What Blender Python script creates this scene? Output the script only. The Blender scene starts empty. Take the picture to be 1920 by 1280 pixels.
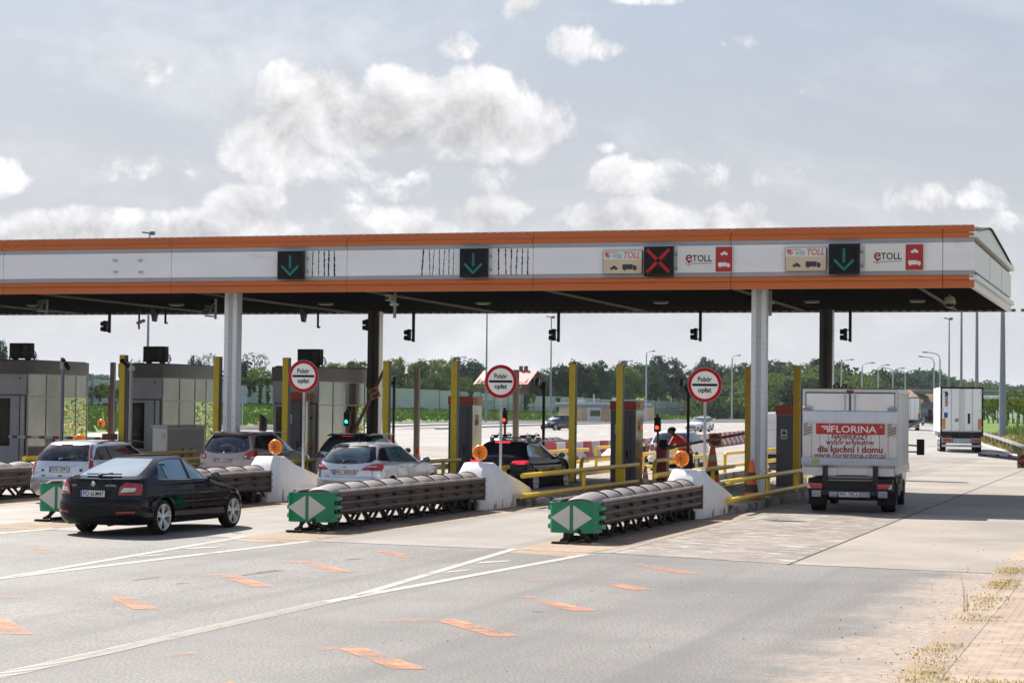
import bpy, bmesh, math, random
from mathutils import Vector, Matrix, Quaternion
from math import sin, cos, pi, radians as R
SC = bpy.context.scene
COL = SC.collection

# ------------------------------------------------------------------ camera
YAW, PITCH, ROLL, FPX, EYE = R(17.64), R(1.80), R(.63), 3850.0, 2.52
_F = Vector((-sin(YAW)*cos(PITCH), cos(YAW)*cos(PITCH), sin(PITCH)))
_R0 = Vector((cos(YAW), sin(YAW), 0)); _U0 = _R0.cross(_F)
_R = _R0*cos(ROLL)+_U0*sin(ROLL); _U = _U0*cos(ROLL)-_R0*sin(ROLL)
cd = bpy.data.cameras.new("camera"); cam = bpy.data.objects.new("camera", cd); COL.objects.link(cam)
m = Matrix((_R, _U, -_F)).transposed().to_4x4(); m.translation = (0, 0, EYE); cam.matrix_world = m
cd.sensor_width = 36; cd.lens = FPX/1920*36; cd.clip_start = .5; cd.clip_end = 9000
SC.camera = cam
CAMP = Vector((0, 0, EYE))

# ------------------------------------------------------------------ light
SUN_EL, SUN_DIR = R(45.5), Vector((-.75, .63, 1.0)).normalized()
EXPO = 0.95
SC.view_settings.view_transform = 'Standard'; SC.view_settings.look = 'None'
SC.view_settings.exposure = EXPO; SC.view_settings.gamma = 1
sd = bpy.data.lights.new("sun", 'SUN'); sd.energy = 5.0; sd.angle = R(.5); sd.color = (1, .95, .87)
sun = bpy.data.objects.new("sun", sd); COL.objects.link(sun)
sun.rotation_euler = SUN_DIR.to_track_quat('Z', 'Y').to_euler()

def px_dir(x, y):
    return (_F+_R*((x-960)/FPX)-_U*((y-640)/FPX)).normalized()

W = bpy.data.worlds.new("World"); SC.world = W; W.use_nodes = True
nt = W.node_tree; nt.nodes.clear()
def wn(t, **k):
    n = nt.nodes.new(t)
    for a, b in k.items(): setattr(n, a, b)
    return n
def wl(a, b): nt.links.new(a, b)
def wmath(op, a, b=None, c=None, clamp=False):
    n = wn('ShaderNodeMath', operation=op, use_clamp=clamp)
    for i, v in enumerate((a, b, c)):
        if v is None: continue
        if isinstance(v, (int, float)): n.inputs[i].default_value = v
        else: wl(v, n.inputs[i])
    return n.outputs[0]
sky = wn('ShaderNodeTexSky', sky_type='NISHITA', sun_disc=False, sun_elevation=SUN_EL,
         sun_rotation=math.atan2(SUN_DIR.x, SUN_DIR.y), air_density=1.0, dust_density=1.6, ozone_density=1.0)
tc = wn('ShaderNodeTexCoord'); VEC = tc.outputs['Generated']
def wnoise(scale, detail, rough, dist=0, sx=(1, 1, 1), off=(0, 0, 0)):
    mp = wn('ShaderNodeMapping'); mp.inputs['Scale'].default_value = sx; mp.inputs['Location'].default_value = off
    wl(VEC, mp.inputs['Vector'])
    n = wn('ShaderNodeTexNoise'); n.inputs['Scale'].default_value = scale; n.inputs['Detail'].default_value = detail
    n.inputs['Roughness'].default_value = rough; n.inputs['Distortion'].default_value = dist
    wl(mp.outputs[0], n.inputs['Vector']); return n.outputs[0]
def wramp(x, a, b):
    n = wn('ShaderNodeMapRange', interpolation_type='SMOOTHSTEP'); n.inputs[1].default_value = a; n.inputs[2].default_value = b
    wl(x, n.inputs[0]); return n.outputs[0]
N1 = wnoise(24, 9, .62, .25); N2 = wnoise(80, 6, .65); N3 = wnoise(9, 4, .5, .4, off=(3.1, 2, 7))
# soft cloud blobs: (direction given in photo pixels, angular radii in 1/FPX units, strength)
BLOBS = [(590,190,95,75,1.25),(750,195,100,66,1.2),(900,195,100,70,1.2),(1000,235,75,66,1.1),(700,245,180,52,1.0),(860,260,150,44,.95),
         (500,265,95,55,1.05),(470,285,80,36,.9),(600,310,150,40,.62),(780,345,170,44,.6),
         (275,315,85,30,.85),(330,330,60,26,.7),(290,135,58,36,.75),(330,80,46,28,.5),(860,88,56,32,.66),(975,25,55,40,.8),(1050,80,60,45,.75),(1140,95,50,20,.5),
         (1180,330,90,34,.75),(1290,335,120,40,.8),(1230,405,170,34,1.05),(1330,405,110,34,.9),(1430,430,80,26,.7),(900,400,90,34,.95),(790,420,120,40,.85),
         (450,385,80,36,.85),(330,420,180,34,1.0),(130,425,180,34,.95),(0,330,60,40,.62),(600,420,200,40,.7),(1720,370,70,34,.85),(1850,365,70,36,.85),(1910,290,40,34,.7),
         (1385,82,36,18,.5),(1240,0,80,14,.9),(1130,275,26,14,.5),(1900,420,90,34,.7),(-200,250,140,80,1.0),(-420,380,200,60,1.0),(2150,300,150,60,.9),(2400,380,200,60,.9)]
# direction -> tangent-plane coordinates about the photograph's centre azimuth (pure direction space, at infinity)
def wdot(v):
    n = wn('ShaderNodeVectorMath', operation='DOT_PRODUCT'); wl(VEC, n.inputs[0]); n.inputs[1].default_value = v; return n.outputs['Value']
zc = wdot(_F); xc = wmath('DIVIDE', wdot(_R), wmath('MAXIMUM', zc, .05)); yc = wmath('DIVIDE', wdot(_U), wmath('MAXIMUM', zc, .05))
acc = None; acc2 = None
for (bx, by, rx, ry, s_) in BLOBS:
    dx = wmath('MULTIPLY', wmath('SUBTRACT', xc, (bx-960)/FPX), FPX/rx)
    dy = wmath('MULTIPLY', wmath('SUBTRACT', yc, (640-by)/FPX), FPX/ry)
    r2 = wmath('ADD', wmath('MULTIPLY', dx, dx), wmath('MULTIPLY', dy, dy))
    v = wmath('MULTIPLY', wmath('SUBTRACT', 1.0, wmath('MULTIPLY', r2, .5), clamp=True), s_)
    acc = v if acc is None else wmath('MAXIMUM', acc, v)
    if rx*ry > 2800:
        dy2 = wmath('ADD', dy, .62); v2 = wmath('MULTIPLY', wmath('SUBTRACT', 1.0, wmath('MULTIPLY', wmath('ADD', wmath('MULTIPLY', dx, dx), wmath('MULTIPLY', dy2, dy2)), .62), clamp=True), s_)
        acc2 = v2 if acc2 is None else wmath('MAXIMUM', acc2, v2)
cl_in = wmath('MULTIPLY_ADD', wmath('SUBTRACT', N1, .5), 2.5, acc)
cl_in = wmath('MULTIPLY_ADD', wmath('SUBTRACT', N2, .5), .42, cl_in)
front = wramp(zc, .1, .4)
cl_front = wramp(cl_in, .36, .80)
# elsewhere in the sky the same kind of scattered cloud, from noise alone
cl_back = wmath('MULTIPLY', wramp(N3, .50, .64), .9)
# pale summer haze low in the sky
sep = wn('ShaderNodeSeparateXYZ'); wl(VEC, sep.inputs[0])
low = wmath('SUBTRACT', 1.0, wramp(sep.outputs[2], .0, .55))
mixc = wn('ShaderNodeMix', data_type='FLOAT'); wl(front, mixc.inputs[0]); wl(cl_back, mixc.inputs[2]); wl(cl_front, mixc.inputs[3])
VEIL = wmath('MULTIPLY', wramp(wnoise(5, 6, .62, .6, sx=(1, 1, 3.2), off=(2, 5, .3)), .42, .72), wmath('MULTIPLY_ADD', low, .45, .05))
CLOUD = wmath('MAXIMUM', mixc.outputs[0], VEIL)
N1b = wnoise(24, 9, .62, .25, off=(.004, .0, .011))
relief = wmath('MULTIPLY', wmath('SUBTRACT', N1, N1b), 1.5)
shade = wmath('ADD', wmath('MULTIPLY_ADD', wramp(wmath('ADD', acc2, wmath('MULTIPLY', wmath('SUBTRACT', N2, .5), .8)), .25, 1.0), -.20, 1.03), relief)
skyc = wn('ShaderNodeMix', data_type='RGBA', blend_type='MULTIPLY'); skyc.inputs[0].default_value = 1
wl(sky.outputs[0], skyc.inputs[6]); skyc.inputs[7].default_value = (.125, .125, .125, 1)
near_h = wmath('SUBTRACT', 1.0, wramp(sep.outputs[2], -.02, .24))
hz = wn('ShaderNodeMix', data_type='RGBA'); wl(wmath('MULTIPLY', low, .9), hz.inputs[0]); wl(skyc.outputs[2], hz.inputs[6])
HZ = hz; hz.inputs[7].default_value = (.345, .365, .435, 1)
cc = wn('ShaderNodeCombineColor')
for i, k in enumerate((.76, .757, .77)): wl(wmath('MULTIPLY', shade, k), cc.inputs[i])
hz2 = wn('ShaderNodeMix', data_type='RGBA'); wl(wmath('MULTIPLY', near_h, .8), hz2.inputs[0]); wl(hz.outputs[2], hz2.inputs[6]); hz2.inputs[7].default_value = (.64, .65, .675, 1)
cm = wn('ShaderNodeMix', data_type='RGBA'); wl(CLOUD, cm.inputs[0]); wl(hz2.outputs[2], cm.inputs[6]); wl(cc.outputs[0], cm.inputs[7])
bg = wn('ShaderNodeBackground'); wl(cm.outputs[2], bg.inputs[0]); bg.inputs[1].default_value = .60
wo = wn('ShaderNodeOutputWorld'); wl(bg.outputs[0], wo.inputs[0])

# ------------------------------------------------------------------ points from the survey of the photograph
def at(x, y, Y):
    d = px_dir(x, y); return CAMP+d*(Y/d.y)
def atd(x, y, D):
    d = _F+_R*((x-960)/FPX)-_U*((y-640)/FPX); return CAMP+d*D
def gz(X): return min(max(0.0, (-X-10)*.008), .14)
def G(x, y, dz=0):
    z = 0
    d = px_dir(x, y)
    for _ in range(15):
        q = CAMP+d*((z+dz-EYE)/d.z); z = gz(q.x)
    return q

# ------------------------------------------------------------------ materials
MATS = {}
def mat(name, col, rough=.6, metal=0, var=.12, scale=3.0, bump=0, bscale=40, spec=.5, emit=None, es=0, coat=0, stain=None, trans=0, stretch=None, alpha=1):
    if name in MATS: return MATS[name]
    if max(col) < .05 and spec == .5: spec = .18
    m = bpy.data.materials.new(name); m.use_nodes = True; t = m.node_tree; b = t.nodes['Principled BSDF']
    def N(k, **kw):
        n = t.nodes.new(k)
        for a, v in kw.items(): setattr(n, a, v)
        return n
    co = N('ShaderNodeTexCoord'); vec = co.outputs['Object']
    if stretch:
        mp = N('ShaderNodeMapping'); mp.inputs['Scale'].default_value = stretch; t.links.new(vec, mp.inputs[0]); vec = mp.outputs[0]
    n1 = N('ShaderNodeTexNoise'); n1.inputs['Scale'].default_value = scale; n1.inputs['Detail'].default_value = 5; n1.inputs['Roughness'].default_value = .6
    t.links.new(vec, n1.inputs[0])
    mr = N('ShaderNodeMapRange'); mr.inputs[1].default_value = .3; mr.inputs[2].default_value = .7; mr.inputs[3].default_value = 1-var; mr.inputs[4].default_value = 1+var
    t.links.new(n1.outputs[0], mr.inputs[0])
    mx = N('ShaderNodeMix', data_type='RGBA', blend_type='MULTIPLY'); mx.inputs[0].default_value = 1
    mx.inputs[6].default_value = (*col, 1); t.links.new(mr.outputs[0], mx.inputs[7]); out = mx.outputs[2]
    if stain:
        n2 = N('ShaderNodeTexNoise'); n2.inputs['Scale'].default_value = stain[1]; n2.inputs['Detail'].default_value = 6; n2.inputs['Roughness'].default_value = .65
        t.links.new(vec, n2.inputs[0])
        r2 = N('ShaderNodeMapRange'); r2.inputs[1].default_value = stain[2]; r2.inputs[2].default_value = stain[2]+.12; t.links.new(n2.outputs[0], r2.inputs[0])
        m2 = N('ShaderNodeMix', data_type='RGBA'); t.links.new(r2.outputs[0], m2.inputs[0]); t.links.new(out, m2.inputs[6]); m2.inputs[7].default_value = (*stain[0], 1); out = m2.outputs[2]
    t.links.new(out, b.inputs['Base Color'])
    mr2 = N('ShaderNodeMapRange'); mr2.inputs[3].default_value = max(0, rough-.06); mr2.inputs[4].default_value = min(1, rough+.08); t.links.new(n1.outputs[0], mr2.inputs[0])
    t.links.new(mr2.outputs[0], b.inputs['Roughness'])
    b.inputs['Metallic'].default_value = metal; b.inputs['Specular IOR Level'].default_value = spec
    if coat: b.inputs['Coat Weight'].default_value = coat; b.inputs['Coat Roughness'].default_value = .03
    if trans: b.inputs['Transmission Weight'].default_value = trans
    if emit: b.inputs['Emission Color'].default_value = (*emit, 1); b.inputs['Emission Strength'].default_value = es
    if bump:
        n3 = N('ShaderNodeTexNoise'); n3.inputs['Scale'].default_value = bscale; n3.inputs['Detail'].default_value = 3; t.links.new(vec, n3.inputs[0])
        bm_ = N('ShaderNodeBump'); bm_.inputs['Strength'].default_value = bump; bm_.inputs['Distance'].default_value = .02; t.links.new(n3.outputs[0], bm_.inputs['Height']); t.links.new(bm_.outputs[0], b.inputs['Normal'])
    m.diffuse_color = (*col, 1)
    MATS[name] = m; return m

# ------------------------------------------------------------------ mesh helper
class MB:
    def __init__(s): s.v = []; s.f = []; s.m = []; s.cur = 0
    def add(s, vs, fs):
        o = len(s.v); s.v += [tuple(v) for v in vs]; s.f += [[i+o for i in f] for f in fs]; s.m += [s.cur]*len(fs); return s
    def box(s, c, d, rz=0, top=(1, 1), M=None):
        x, y, z = d[0]/2, d[1]/2, d[2]/2
        vs = [Vector((sx*x*(top[0] if sz > 0 else 1), sy*y*(top[1] if sz > 0 else 1), sz*z)) for sz in (-1, 1) for sy in (-1, 1) for sx in (-1, 1)]
        if rz: vs = [Matrix.Rotation(rz, 3, 'Z') @ v for v in vs]
        if M: vs = [M @ v for v in vs]
        c = Vector(c)
        return s.add([v+c for v in vs], [(0, 2, 3, 1), (4, 5, 7, 6), (0, 1, 5, 4), (1, 3, 7, 5), (3, 2, 6, 7), (2, 0, 4, 6)])
    def bar(s, p, q, w, h=None, up=(0, 0, 1)):
        p, q = Vector(p), Vector(q); h = h or w; d = (q-p); L = d.length; d.normalize(); up = Vector(up)
        if abs(d.dot(up)) > .98: up = Vector((0, 1, 0))
        sx = d.cross(up).normalized(); sz = sx.cross(d)
        vs = [e+sx*a*w/2+sz*b*h/2 for e in (p, q) for b in (-1, 1) for a in (-1, 1)]
        return s.add(vs, [(0, 1, 3, 2), (4, 6, 7, 5), (0, 4, 5, 1), (1, 5, 7, 3), (3, 7, 6, 2), (2, 6, 4, 0)])
    def tube(s, pts, r, n=10, caps=True):
        pts = [Vector(p) for p in pts]; rs = r if isinstance(r, (list, tuple)) else [r]*len(pts)
        d0 = (pts[1]-pts[0]).normalized(); u = Vector((0, 0, 1)) if abs(d0.z) < .9 else Vector((1, 0, 0))
        a = d0.cross(u).normalized(); vs = []; fs = []
        for i, p in enumerate(pts):
            d = ((pts[min(i+1, len(pts)-1)]-pts[i]).normalized()+(pts[i]-pts[max(i-1, 0)]).normalized())
            d = d.normalized() if d.length > 1e-6 else d0
            a = (a-d*a.dot(d)).normalized(); b = d.cross(a)
            vs += [p+(a*cos(2*pi*k/n)+b*sin(2*pi*k/n))*rs[i] for k in range(n)]
        for i in range(len(pts)-1):
            fs += [(i*n+k, i*n+(k+1) % n, (i+1)*n+(k+1) % n, (i+1)*n+k) for k in range(n)]
        if caps: fs += [tuple(range(n-1, -1, -1)), tuple(range((len(pts)-1)*n, len(pts)*n))]
        return s.add(vs, fs)
    def cyl(s, p, q, r, r2=None, n=20): return s.tube([p, q], [r, r if r2 is None else r2], n)
    def prism(s, poly, a, b, axis='x'):
        # poly in the two other axes (x:(y,z) y:(x,z) z:(x,y)), extruded from a to b
        def P(u, v, t): return {'x': (t, u, v), 'y': (u, t, v), 'z': (u, v, t)}[axis]
        n = len(poly); vs = [P(u, v, a) for u, v in poly]+[P(u, v, b) for u, v in poly]
        return s.add(vs, [tuple(range(n-1, -1, -1)), tuple(range(n, 2*n))]+[(i, (i+1) % n, n+(i+1) % n, n+i) for i in range(n)])
    def lathe(s, prof, n=32, axis='z', c=(0, 0, 0), caps=True):
        # prof: (radius, height) list
        c = Vector(c); vs = []; fs = []
        for r, h in prof:
            for k in range(n):
                a, b = r*cos(2*pi*k/n), r*sin(2*pi*k/n)
                vs.append(c+Vector({'z': (a, b, h), 'y': (a, h, b), 'x': (h, a, b)}[axis]))
        for i in range(len(prof)-1):
            fs += [(i*n+k, i*n+(k+1) % n, (i+1)*n+(k+1) % n, (i+1)*n+k) for k in range(n)]
        if caps:
            if prof[0][0] > 1e-5: fs.append(tuple(range(n)))
            if prof[-1][0] > 1e-5: fs.append(tuple(range((len(prof)-1)*n, len(prof)*n)))
        return s.add(vs, fs)
    def loft(s, rings, closed=True, caps=True):
        n = len(rings[0]); vs = [v for r in rings for v in r]; fs = []
        for i in range(len(rings)-1):
            for k in range(n if closed else n-1):
                fs.append((i*n+k, i*n+(k+1) % n, (i+1)*n+(k+1) % n, (i+1)*n+k))
        if caps and closed: fs += [tuple(range(n-1, -1, -1)), tuple(range((len(rings)-1)*n, len(rings)*n))]
        return s.add(vs, fs)
    def sphere(s, c, r, n=12, m=8, sc=(1, 1, 1)):
        return s.lathe_s(c, r, n, m, sc)
    def lathe_s(s, c, r, n, m, sc):
        vs = []; fs = []; c = Vector(c)
        for i in range(m+1):
            t = pi*i/m
            for k in range(n): vs.append(c+Vector((r*sin(t)*cos(2*pi*k/n)*sc[0], r*sin(t)*sin(2*pi*k/n)*sc[1], r*cos(t)*sc[2])))
        for i in range(m): fs += [(i*n+k, (i+1)*n+k, (i+1)*n+(k+1) % n, i*n+(k+1) % n) for k in range(n)]
        return s.add(vs, fs)
    def tf(s, M, start=0):
        s.v[start:] = [tuple(M @ Vector(v)) for v in s.v[start:]]; return s
    def join(s, o, M=None):
        vs = [M @ Vector(v) for v in o.v] if M else o.v
        off = len(s.v); s.v += [tuple(v) for v in vs]; s.f += [[i+off for i in f] for f in o.f]; s.m += o.m; return s
    def build(s, name, mats, parent=None, smooth=35, bevel=0, seg=2, weld=1e-5, recalc=True):
        me = bpy.data.meshes.new(name); bm = bmesh.new()
        bv = [bm.verts.new(v) for v in s.v]
        for f, mi in zip(s.f, s.m):
            try:
                fc = bm.faces.new([bv[i] for i in f]); fc.material_index = mi
            except ValueError: pass
        if weld: bmesh.ops.remove_doubles(bm, verts=bm.verts, dist=weld)
        if recalc: bmesh.ops.recalc_face_normals(bm, faces=bm.faces)
        if bevel:
            es = [e for e in bm.edges if len(e.link_faces) == 2 and e.calc_face_angle(0) > R(30)]
            bmesh.ops.bevel(bm, geom=es, offset=bevel, segments=seg, affect='EDGES', profile=.6, clamp_overlap=True)
        if smooth:
            for f in bm.faces: f.smooth = True
            for e in bm.edges:
                if len(e.link_faces) != 2 or e.calc_face_angle(0) > R(smooth): e.smooth = False
        bm.to_mesh(me); bm.free()
        for m_ in (mats if isinstance(mats, (list, tuple)) else [mats]): me.materials.append(m_)
        o = bpy.data.objects.new(name, me); COL.objects.link(o)
        if parent: o.parent = parent
        return o

def tag(o, label=None, cat=None, group=None, kind=None):
    if label: o['label'] = label
    if cat: o['category'] = cat
    if group: o['group'] = group
    if kind: o['kind'] = kind
    return o
def thing(name, label, cat, loc=(0, 0, 0), rz=0, group=None):
    o = bpy.data.objects.new(name, None); COL.objects.link(o); o.location = loc; o.rotation_euler = (0, 0, rz); o.empty_display_size = .3
    return tag(o, label, cat, group)
def copy_tree(o, parent=None, loc=None, rz=None, label=None, group=None, scale=None):
    c = o.copy(); COL.objects.link(c)
    if parent: c.parent = parent
    for ch in [x for x in KIDS(o)]: copy_tree(ch, c)
    if loc is not None: c.location = loc
    if rz is not None: c.rotation_euler = (0, 0, rz)
    if scale is not None: c.scale = scale
    if label: c['label'] = label
    if group: c['group'] = group
    return c
def KIDS(o): return list(o.children)

_fc = {}
def text(s, size=1.0, ext=.002, bold=0.0, align='CENTER', width=None, shear=0, spacing=1):
    """text as mesh faces in the local XZ plane, facing -Y, centred on the origin"""
    key = (s, bold, shear, spacing)
    if key not in _fc:
        cu = bpy.data.curves.new('t', 'FONT'); cu.body = s; cu.size = 1; cu.extrude = 0; cu.offset = bold; cu.shear = shear; cu.space_character = spacing; cu.resolution_u = 3
        ob = bpy.data.objects.new('t', cu); COL.objects.link(ob)
        dg = bpy.context.evaluated_depsgraph_get(); me = bpy.data.meshes.new_from_object(ob.evaluated_get(dg))
        _fc[key] = ([v.co.copy() for v in me.vertices], [list(p.vertices) for p in me.polygons])
        bpy.data.objects.remove(ob); bpy.data.curves.remove(cu); bpy.data.meshes.remove(me)
    vs, fs = _fc[key]
    x0, x1 = min(v.x for v in vs), max(v.x for v in vs); y0, y1 = min(v.y for v in vs), max(v.y for v in vs)
    k = size if size else 1; kx = k
    if width: kx = width/(x1-x0)
    if not size: k = kx
    ox = (x0+x1)/2 if align == 'CENTER' else x0
    m_ = MB(); m_.add([((v.x-ox)*kx, 0, (v.y-(y0+y1)/2)*k) for v in vs], fs)
    return m_
def cap_text(s, h, width=None, **k):
    """size so that capital height is h"""
    return text(s, size=h/.70, width=width, **k)
def put(m_, M): m_.tf(M); return m_
def T(x, y, z): return Matrix.Translation((x, y, z))
def RX(a): return Matrix.Rotation(a, 4, 'X')
def RY(a): return Matrix.Rotation(a, 4, 'Y')
def RZ(a): return Matrix.Rotation(a, 4, 'Z')

def roundpoly(pts, r, n=5):
    out = []; N = len(pts)
    for i, p in enumerate(pts):
        rr = r[i] if isinstance(r, (list, tuple)) else r
        p = Vector(p); a = Vector(pts[i-1])-p; b = Vector(pts[(i+1) % N])-p
        rr = min(rr, a.length*.48, b.length*.48)
        if rr < 1e-4: out.append(tuple(p)); continue
        A = p+a.normalized()*rr; B = p+b.normalized()*rr
        for k in range(n+1):
            t = k/n; out.append(tuple(A*(1-t)**2+p*2*t*(1-t)+B*t*t))
    return out
def patch(poly, f, step=.07, off=.004, back=.004, vstep=None):
    """a 2-D outline cut into a fine grid and laid on a curved surface f(u, v, off)"""
    bm = bmesh.new(); vs = [bm.verts.new((u, v, 0)) for u, v in poly]; bm.faces.new(vs)
    for ax, st in ((0, step), (1, vstep or step)):
        lo = min(p[ax] for p in poly); hi = max(p[ax] for p in poly); n = max(1, int(math.ceil((hi-lo)/st)))
        for i in range(1, n):
            c = [0, 0, 0]; c[ax] = lo+(hi-lo)*i/n; no = [0, 0, 0]; no[ax] = 1
            bmesh.ops.bisect_plane(bm, geom=bm.verts[:]+bm.edges[:]+bm.faces[:], dist=1e-6, plane_co=c, plane_no=no)
    bm.verts.index_update(); m_ = MB(); uv = [(v.co.x, v.co.y) for v in bm.verts]
    m_.add([f(u, v, off) for u, v in uv], [[v.index for v in fc.verts] for fc in bm.faces])
    n = len(uv)
    bd = [e for e in bm.edges if len(e.link_faces) == 1]; bv = {}
    for e in bd:
        for v in e.verts:
            if v.index not in bv: bv[v.index] = len(m_.v); m_.v.append(tuple(f(v.co.x, v.co.y, -back)))
        a, b = e.verts[0].index, e.verts[1].index
        m_.f.append([a, b, bv[b], bv[a]]); m_.m.append(0)
    bm.free(); return m_

# ================================================================== materials used widely
def ground_mat(name, base, fine, sand=None, rough=.85, bump=.25, patch_c=None, bscale=90, streak=None, spec=.4, tyre=None):
    m = bpy.data.materials.new(name); m.use_nodes = True; t = m.node_tree; b = t.nodes['Principled BSDF']; MATS[name] = m
    L = t.links.new
    def N(k, **kw):
        n = t.nodes.new(k)
        for a, v in kw.items(): setattr(n, a, v)
        return n
    def noise(sc, det=4, ro=.6, stretch=None):
        n = N('ShaderNodeTexNoise'); n.inputs['Scale'].default_value = sc; n.inputs['Detail'].default_value = det; n.inputs['Roughness'].default_value = ro
        if stretch:
            mp = N('ShaderNodeMapping'); mp.inputs['Scale'].default_value = stretch; L(geo.outputs['Object'], mp.inputs[0]); L(mp.outputs[0], n.inputs[0])
        else: L(geo.outputs['Object'], n.inputs[0])
        return n.outputs[0]
    def ramp(x, a, b_, lo=0, hi=1):
        n = N('ShaderNodeMapRange', interpolation_type='SMOOTHSTEP'); n.inputs[1].default_value = a; n.inputs[2].default_value = b_; n.inputs[3].default_value = lo; n.inputs[4].default_value = hi; L(x, n.inputs[0]); return n.outputs[0]
    def mix(f, a, b_, bt='MIX'):
        n = N('ShaderNodeMix', data_type='RGBA', blend_type=bt)
        for s_, v in ((0, f), (6, a), (7, b_)):
            if isinstance(v, tuple): n.inputs[s_].default_value = (*v, 1)
            elif isinstance(v, (int, float)): n.inputs[s_].default_value = v
            else: L(v, n.inputs[s_])
        return n.outputs[2]
    geo = N('ShaderNodeTexCoord')
    c = mix(ramp(noise(.25, 5), .35, .65), tuple(x*.82 for x in base), tuple(x*1.12 for x in base))
    c = mix(ramp(noise(28, 3, .8), .35, .66), mix(1.0, c, (1-fine,)*3, 'MULTIPLY'), mix(1.0, c, (1+fine,)*3, 'MULTIPLY'))
    c = mix(ramp(noise(75, 2, .7), .60, .72, 0, fine*1.1), c, (.42, .41, .39))
    if patch_c: c = mix(ramp(noise(.6, 6, .7), patch_c[1], patch_c[1]+.12), c, patch_c[0])
    if streak: c = mix(ramp(noise(*streak[1]), streak[2], streak[2]+.05), c, streak[0])
    if tyre:   # dark polished wheel tracks along the lanes
        c = mix(ramp(noise(1.0, 3, .5, (1.3, .03, 1)), .45, .7, 0, tyre), c, tuple(x*.5 for x in base))
    if sand:
        sp = N('ShaderNodeSeparateXYZ'); L(geo.outputs['Object'], sp.inputs[0])
        ma = N('ShaderNodeMath', operation='ADD'); L(sp.outputs[0], ma.inputs[0]); L(ramp(noise(.8, 6, .65), .3, .7, -.5, .5), ma.inputs[1])
        c = mix(ramp(ma.outputs[0], sand[1], sand[2]), c, mix(ramp(noise(9, 5), .4, .6), sand[0], tuple(x*.72 for x in sand[0])))
    L(c, b.inputs['Base Color']); b.inputs['Roughness'].default_value = rough; b.inputs['Specular IOR Level'].default_value = spec
    if bump:
        bm_ = N('ShaderNodeBump'); bm_.inputs['Strength'].default_value = bump; bm_.inputs['Distance'].default_value = .012
        L(noise(bscale, 3), bm_.inputs['Height']); L(bm_.outputs[0], b.inputs['Normal'])
    return m
M_ASPH = ground_mat('asphalt', (.152, .143, .136), .48, sand=((.33, .265, .215), -3.9, -2.6), rough=.7, bump=.5, spec=.35, tyre=.45)
M_CONC = ground_mat('concrete_lane', (.232, .208, .185), .10, patch_c=((.19, .16, .135), .56), bump=.15, rough=.7, tyre=.5)
M_CONC2 = ground_mat('concrete_light', (.255, .222, .19), .08, patch_c=((.21, .175, .145), .60), bump=.12, rough=.7)
M_WORN = ground_mat('concrete_worn', (.175, .142, .12), .12, streak=((.36, .33, .29), (1.6, 6, .72, (1.0, 3.4, 1)), .52), bump=.25, rough=.6)
M_PLAZA = ground_mat('plaza_surface', (.265, .25, .235), .08, bump=.1, rough=.75, tyre=.25)
M_GRASS = ground_mat('grass_ground', (.10, .165, .025), .35, patch_c=((.15, .18, .04), .56), bump=.6, bscale=12, rough=.9, spec=.15)
M_FIELD = ground_mat('field_green', (.14, .19, .035), .15, bump=.2, bscale=5, rough=.9, spec=.1)
M_DIRT = ground_mat('sandy_dirt', (.31, .24, .19), .25, patch_c=((.27, .20, .13), .5), bump=.5, rough=.9)
M_ISLE = ground_mat('island_concrete', (.34, .30, .26), .2, patch_c=((.17, .14, .115), .5), bump=.3)
M_CRACK = mat('joint_sealant', (.03, .028, .026), .8)

def worn_paint(name, col, thr, sc=9):
    m = bpy.data.materials.new(name); m.use_nodes = True; t = m.node_tree; b = t.nodes['Principled BSDF']; o = t.nodes['Material Output']; MATS[name] = m
    b.inputs['Base Color'].default_value = (*col, 1); b.inputs['Roughness'].default_value = .7
    co = t.nodes.new('ShaderNodeTexCoord'); mul = None
    for s_, w in ((sc*.12, 1.0), (sc*5, .55)):
        n = t.nodes.new('ShaderNodeTexNoise'); n.inputs['Scale'].default_value = s_; n.inputs['Detail'].default_value = 6; n.inputs['Roughness'].default_value = .7; t.links.new(co.outputs['Object'], n.inputs[0])
        k = t.nodes.new('ShaderNodeMath'); k.operation = 'MULTIPLY'; t.links.new(n.outputs[0], k.inputs[0]); k.inputs[1].default_value = w
        if mul is None: mul = k.outputs[0]
        else:
            a = t.nodes.new('ShaderNodeMath'); a.operation = 'ADD'; t.links.new(mul, a.inputs[0]); t.links.new(k.outputs[0], a.inputs[1]); mul = a.outputs[0]
    r = t.nodes.new('ShaderNodeMapRange'); r.inputs[1].default_value = thr; r.inputs[2].default_value = thr+.22; r.inputs[3].default_value = 0; r.inputs[4].default_value = .95; t.links.new(mul, r.inputs[0])
    tr = t.nodes.new('ShaderNodeBsdfTransparent'); mx = t.nodes.new('ShaderNodeMixShader')
    t.links.new(r.outputs[0], mx.inputs[0]); t.links.new(tr.outputs[0], mx.inputs[1]); t.links.new(b.outputs[0], mx.inputs[2]); t.links.new(mx.outputs[0], o.inputs[0])
    return m
M_WLINE = worn_paint('worn_white_paint', (.46, .43, .38), .54)
M_WLINE2 = worn_paint('white_line_paint', (.36, .335, .30), .50)
M_ORANGE = worn_paint('worn_orange_paint', (.50, .20, .09), .70); M_ORANGE2 = worn_paint('very_worn_orange_paint', (.52, .21, .095), .80)

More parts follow.
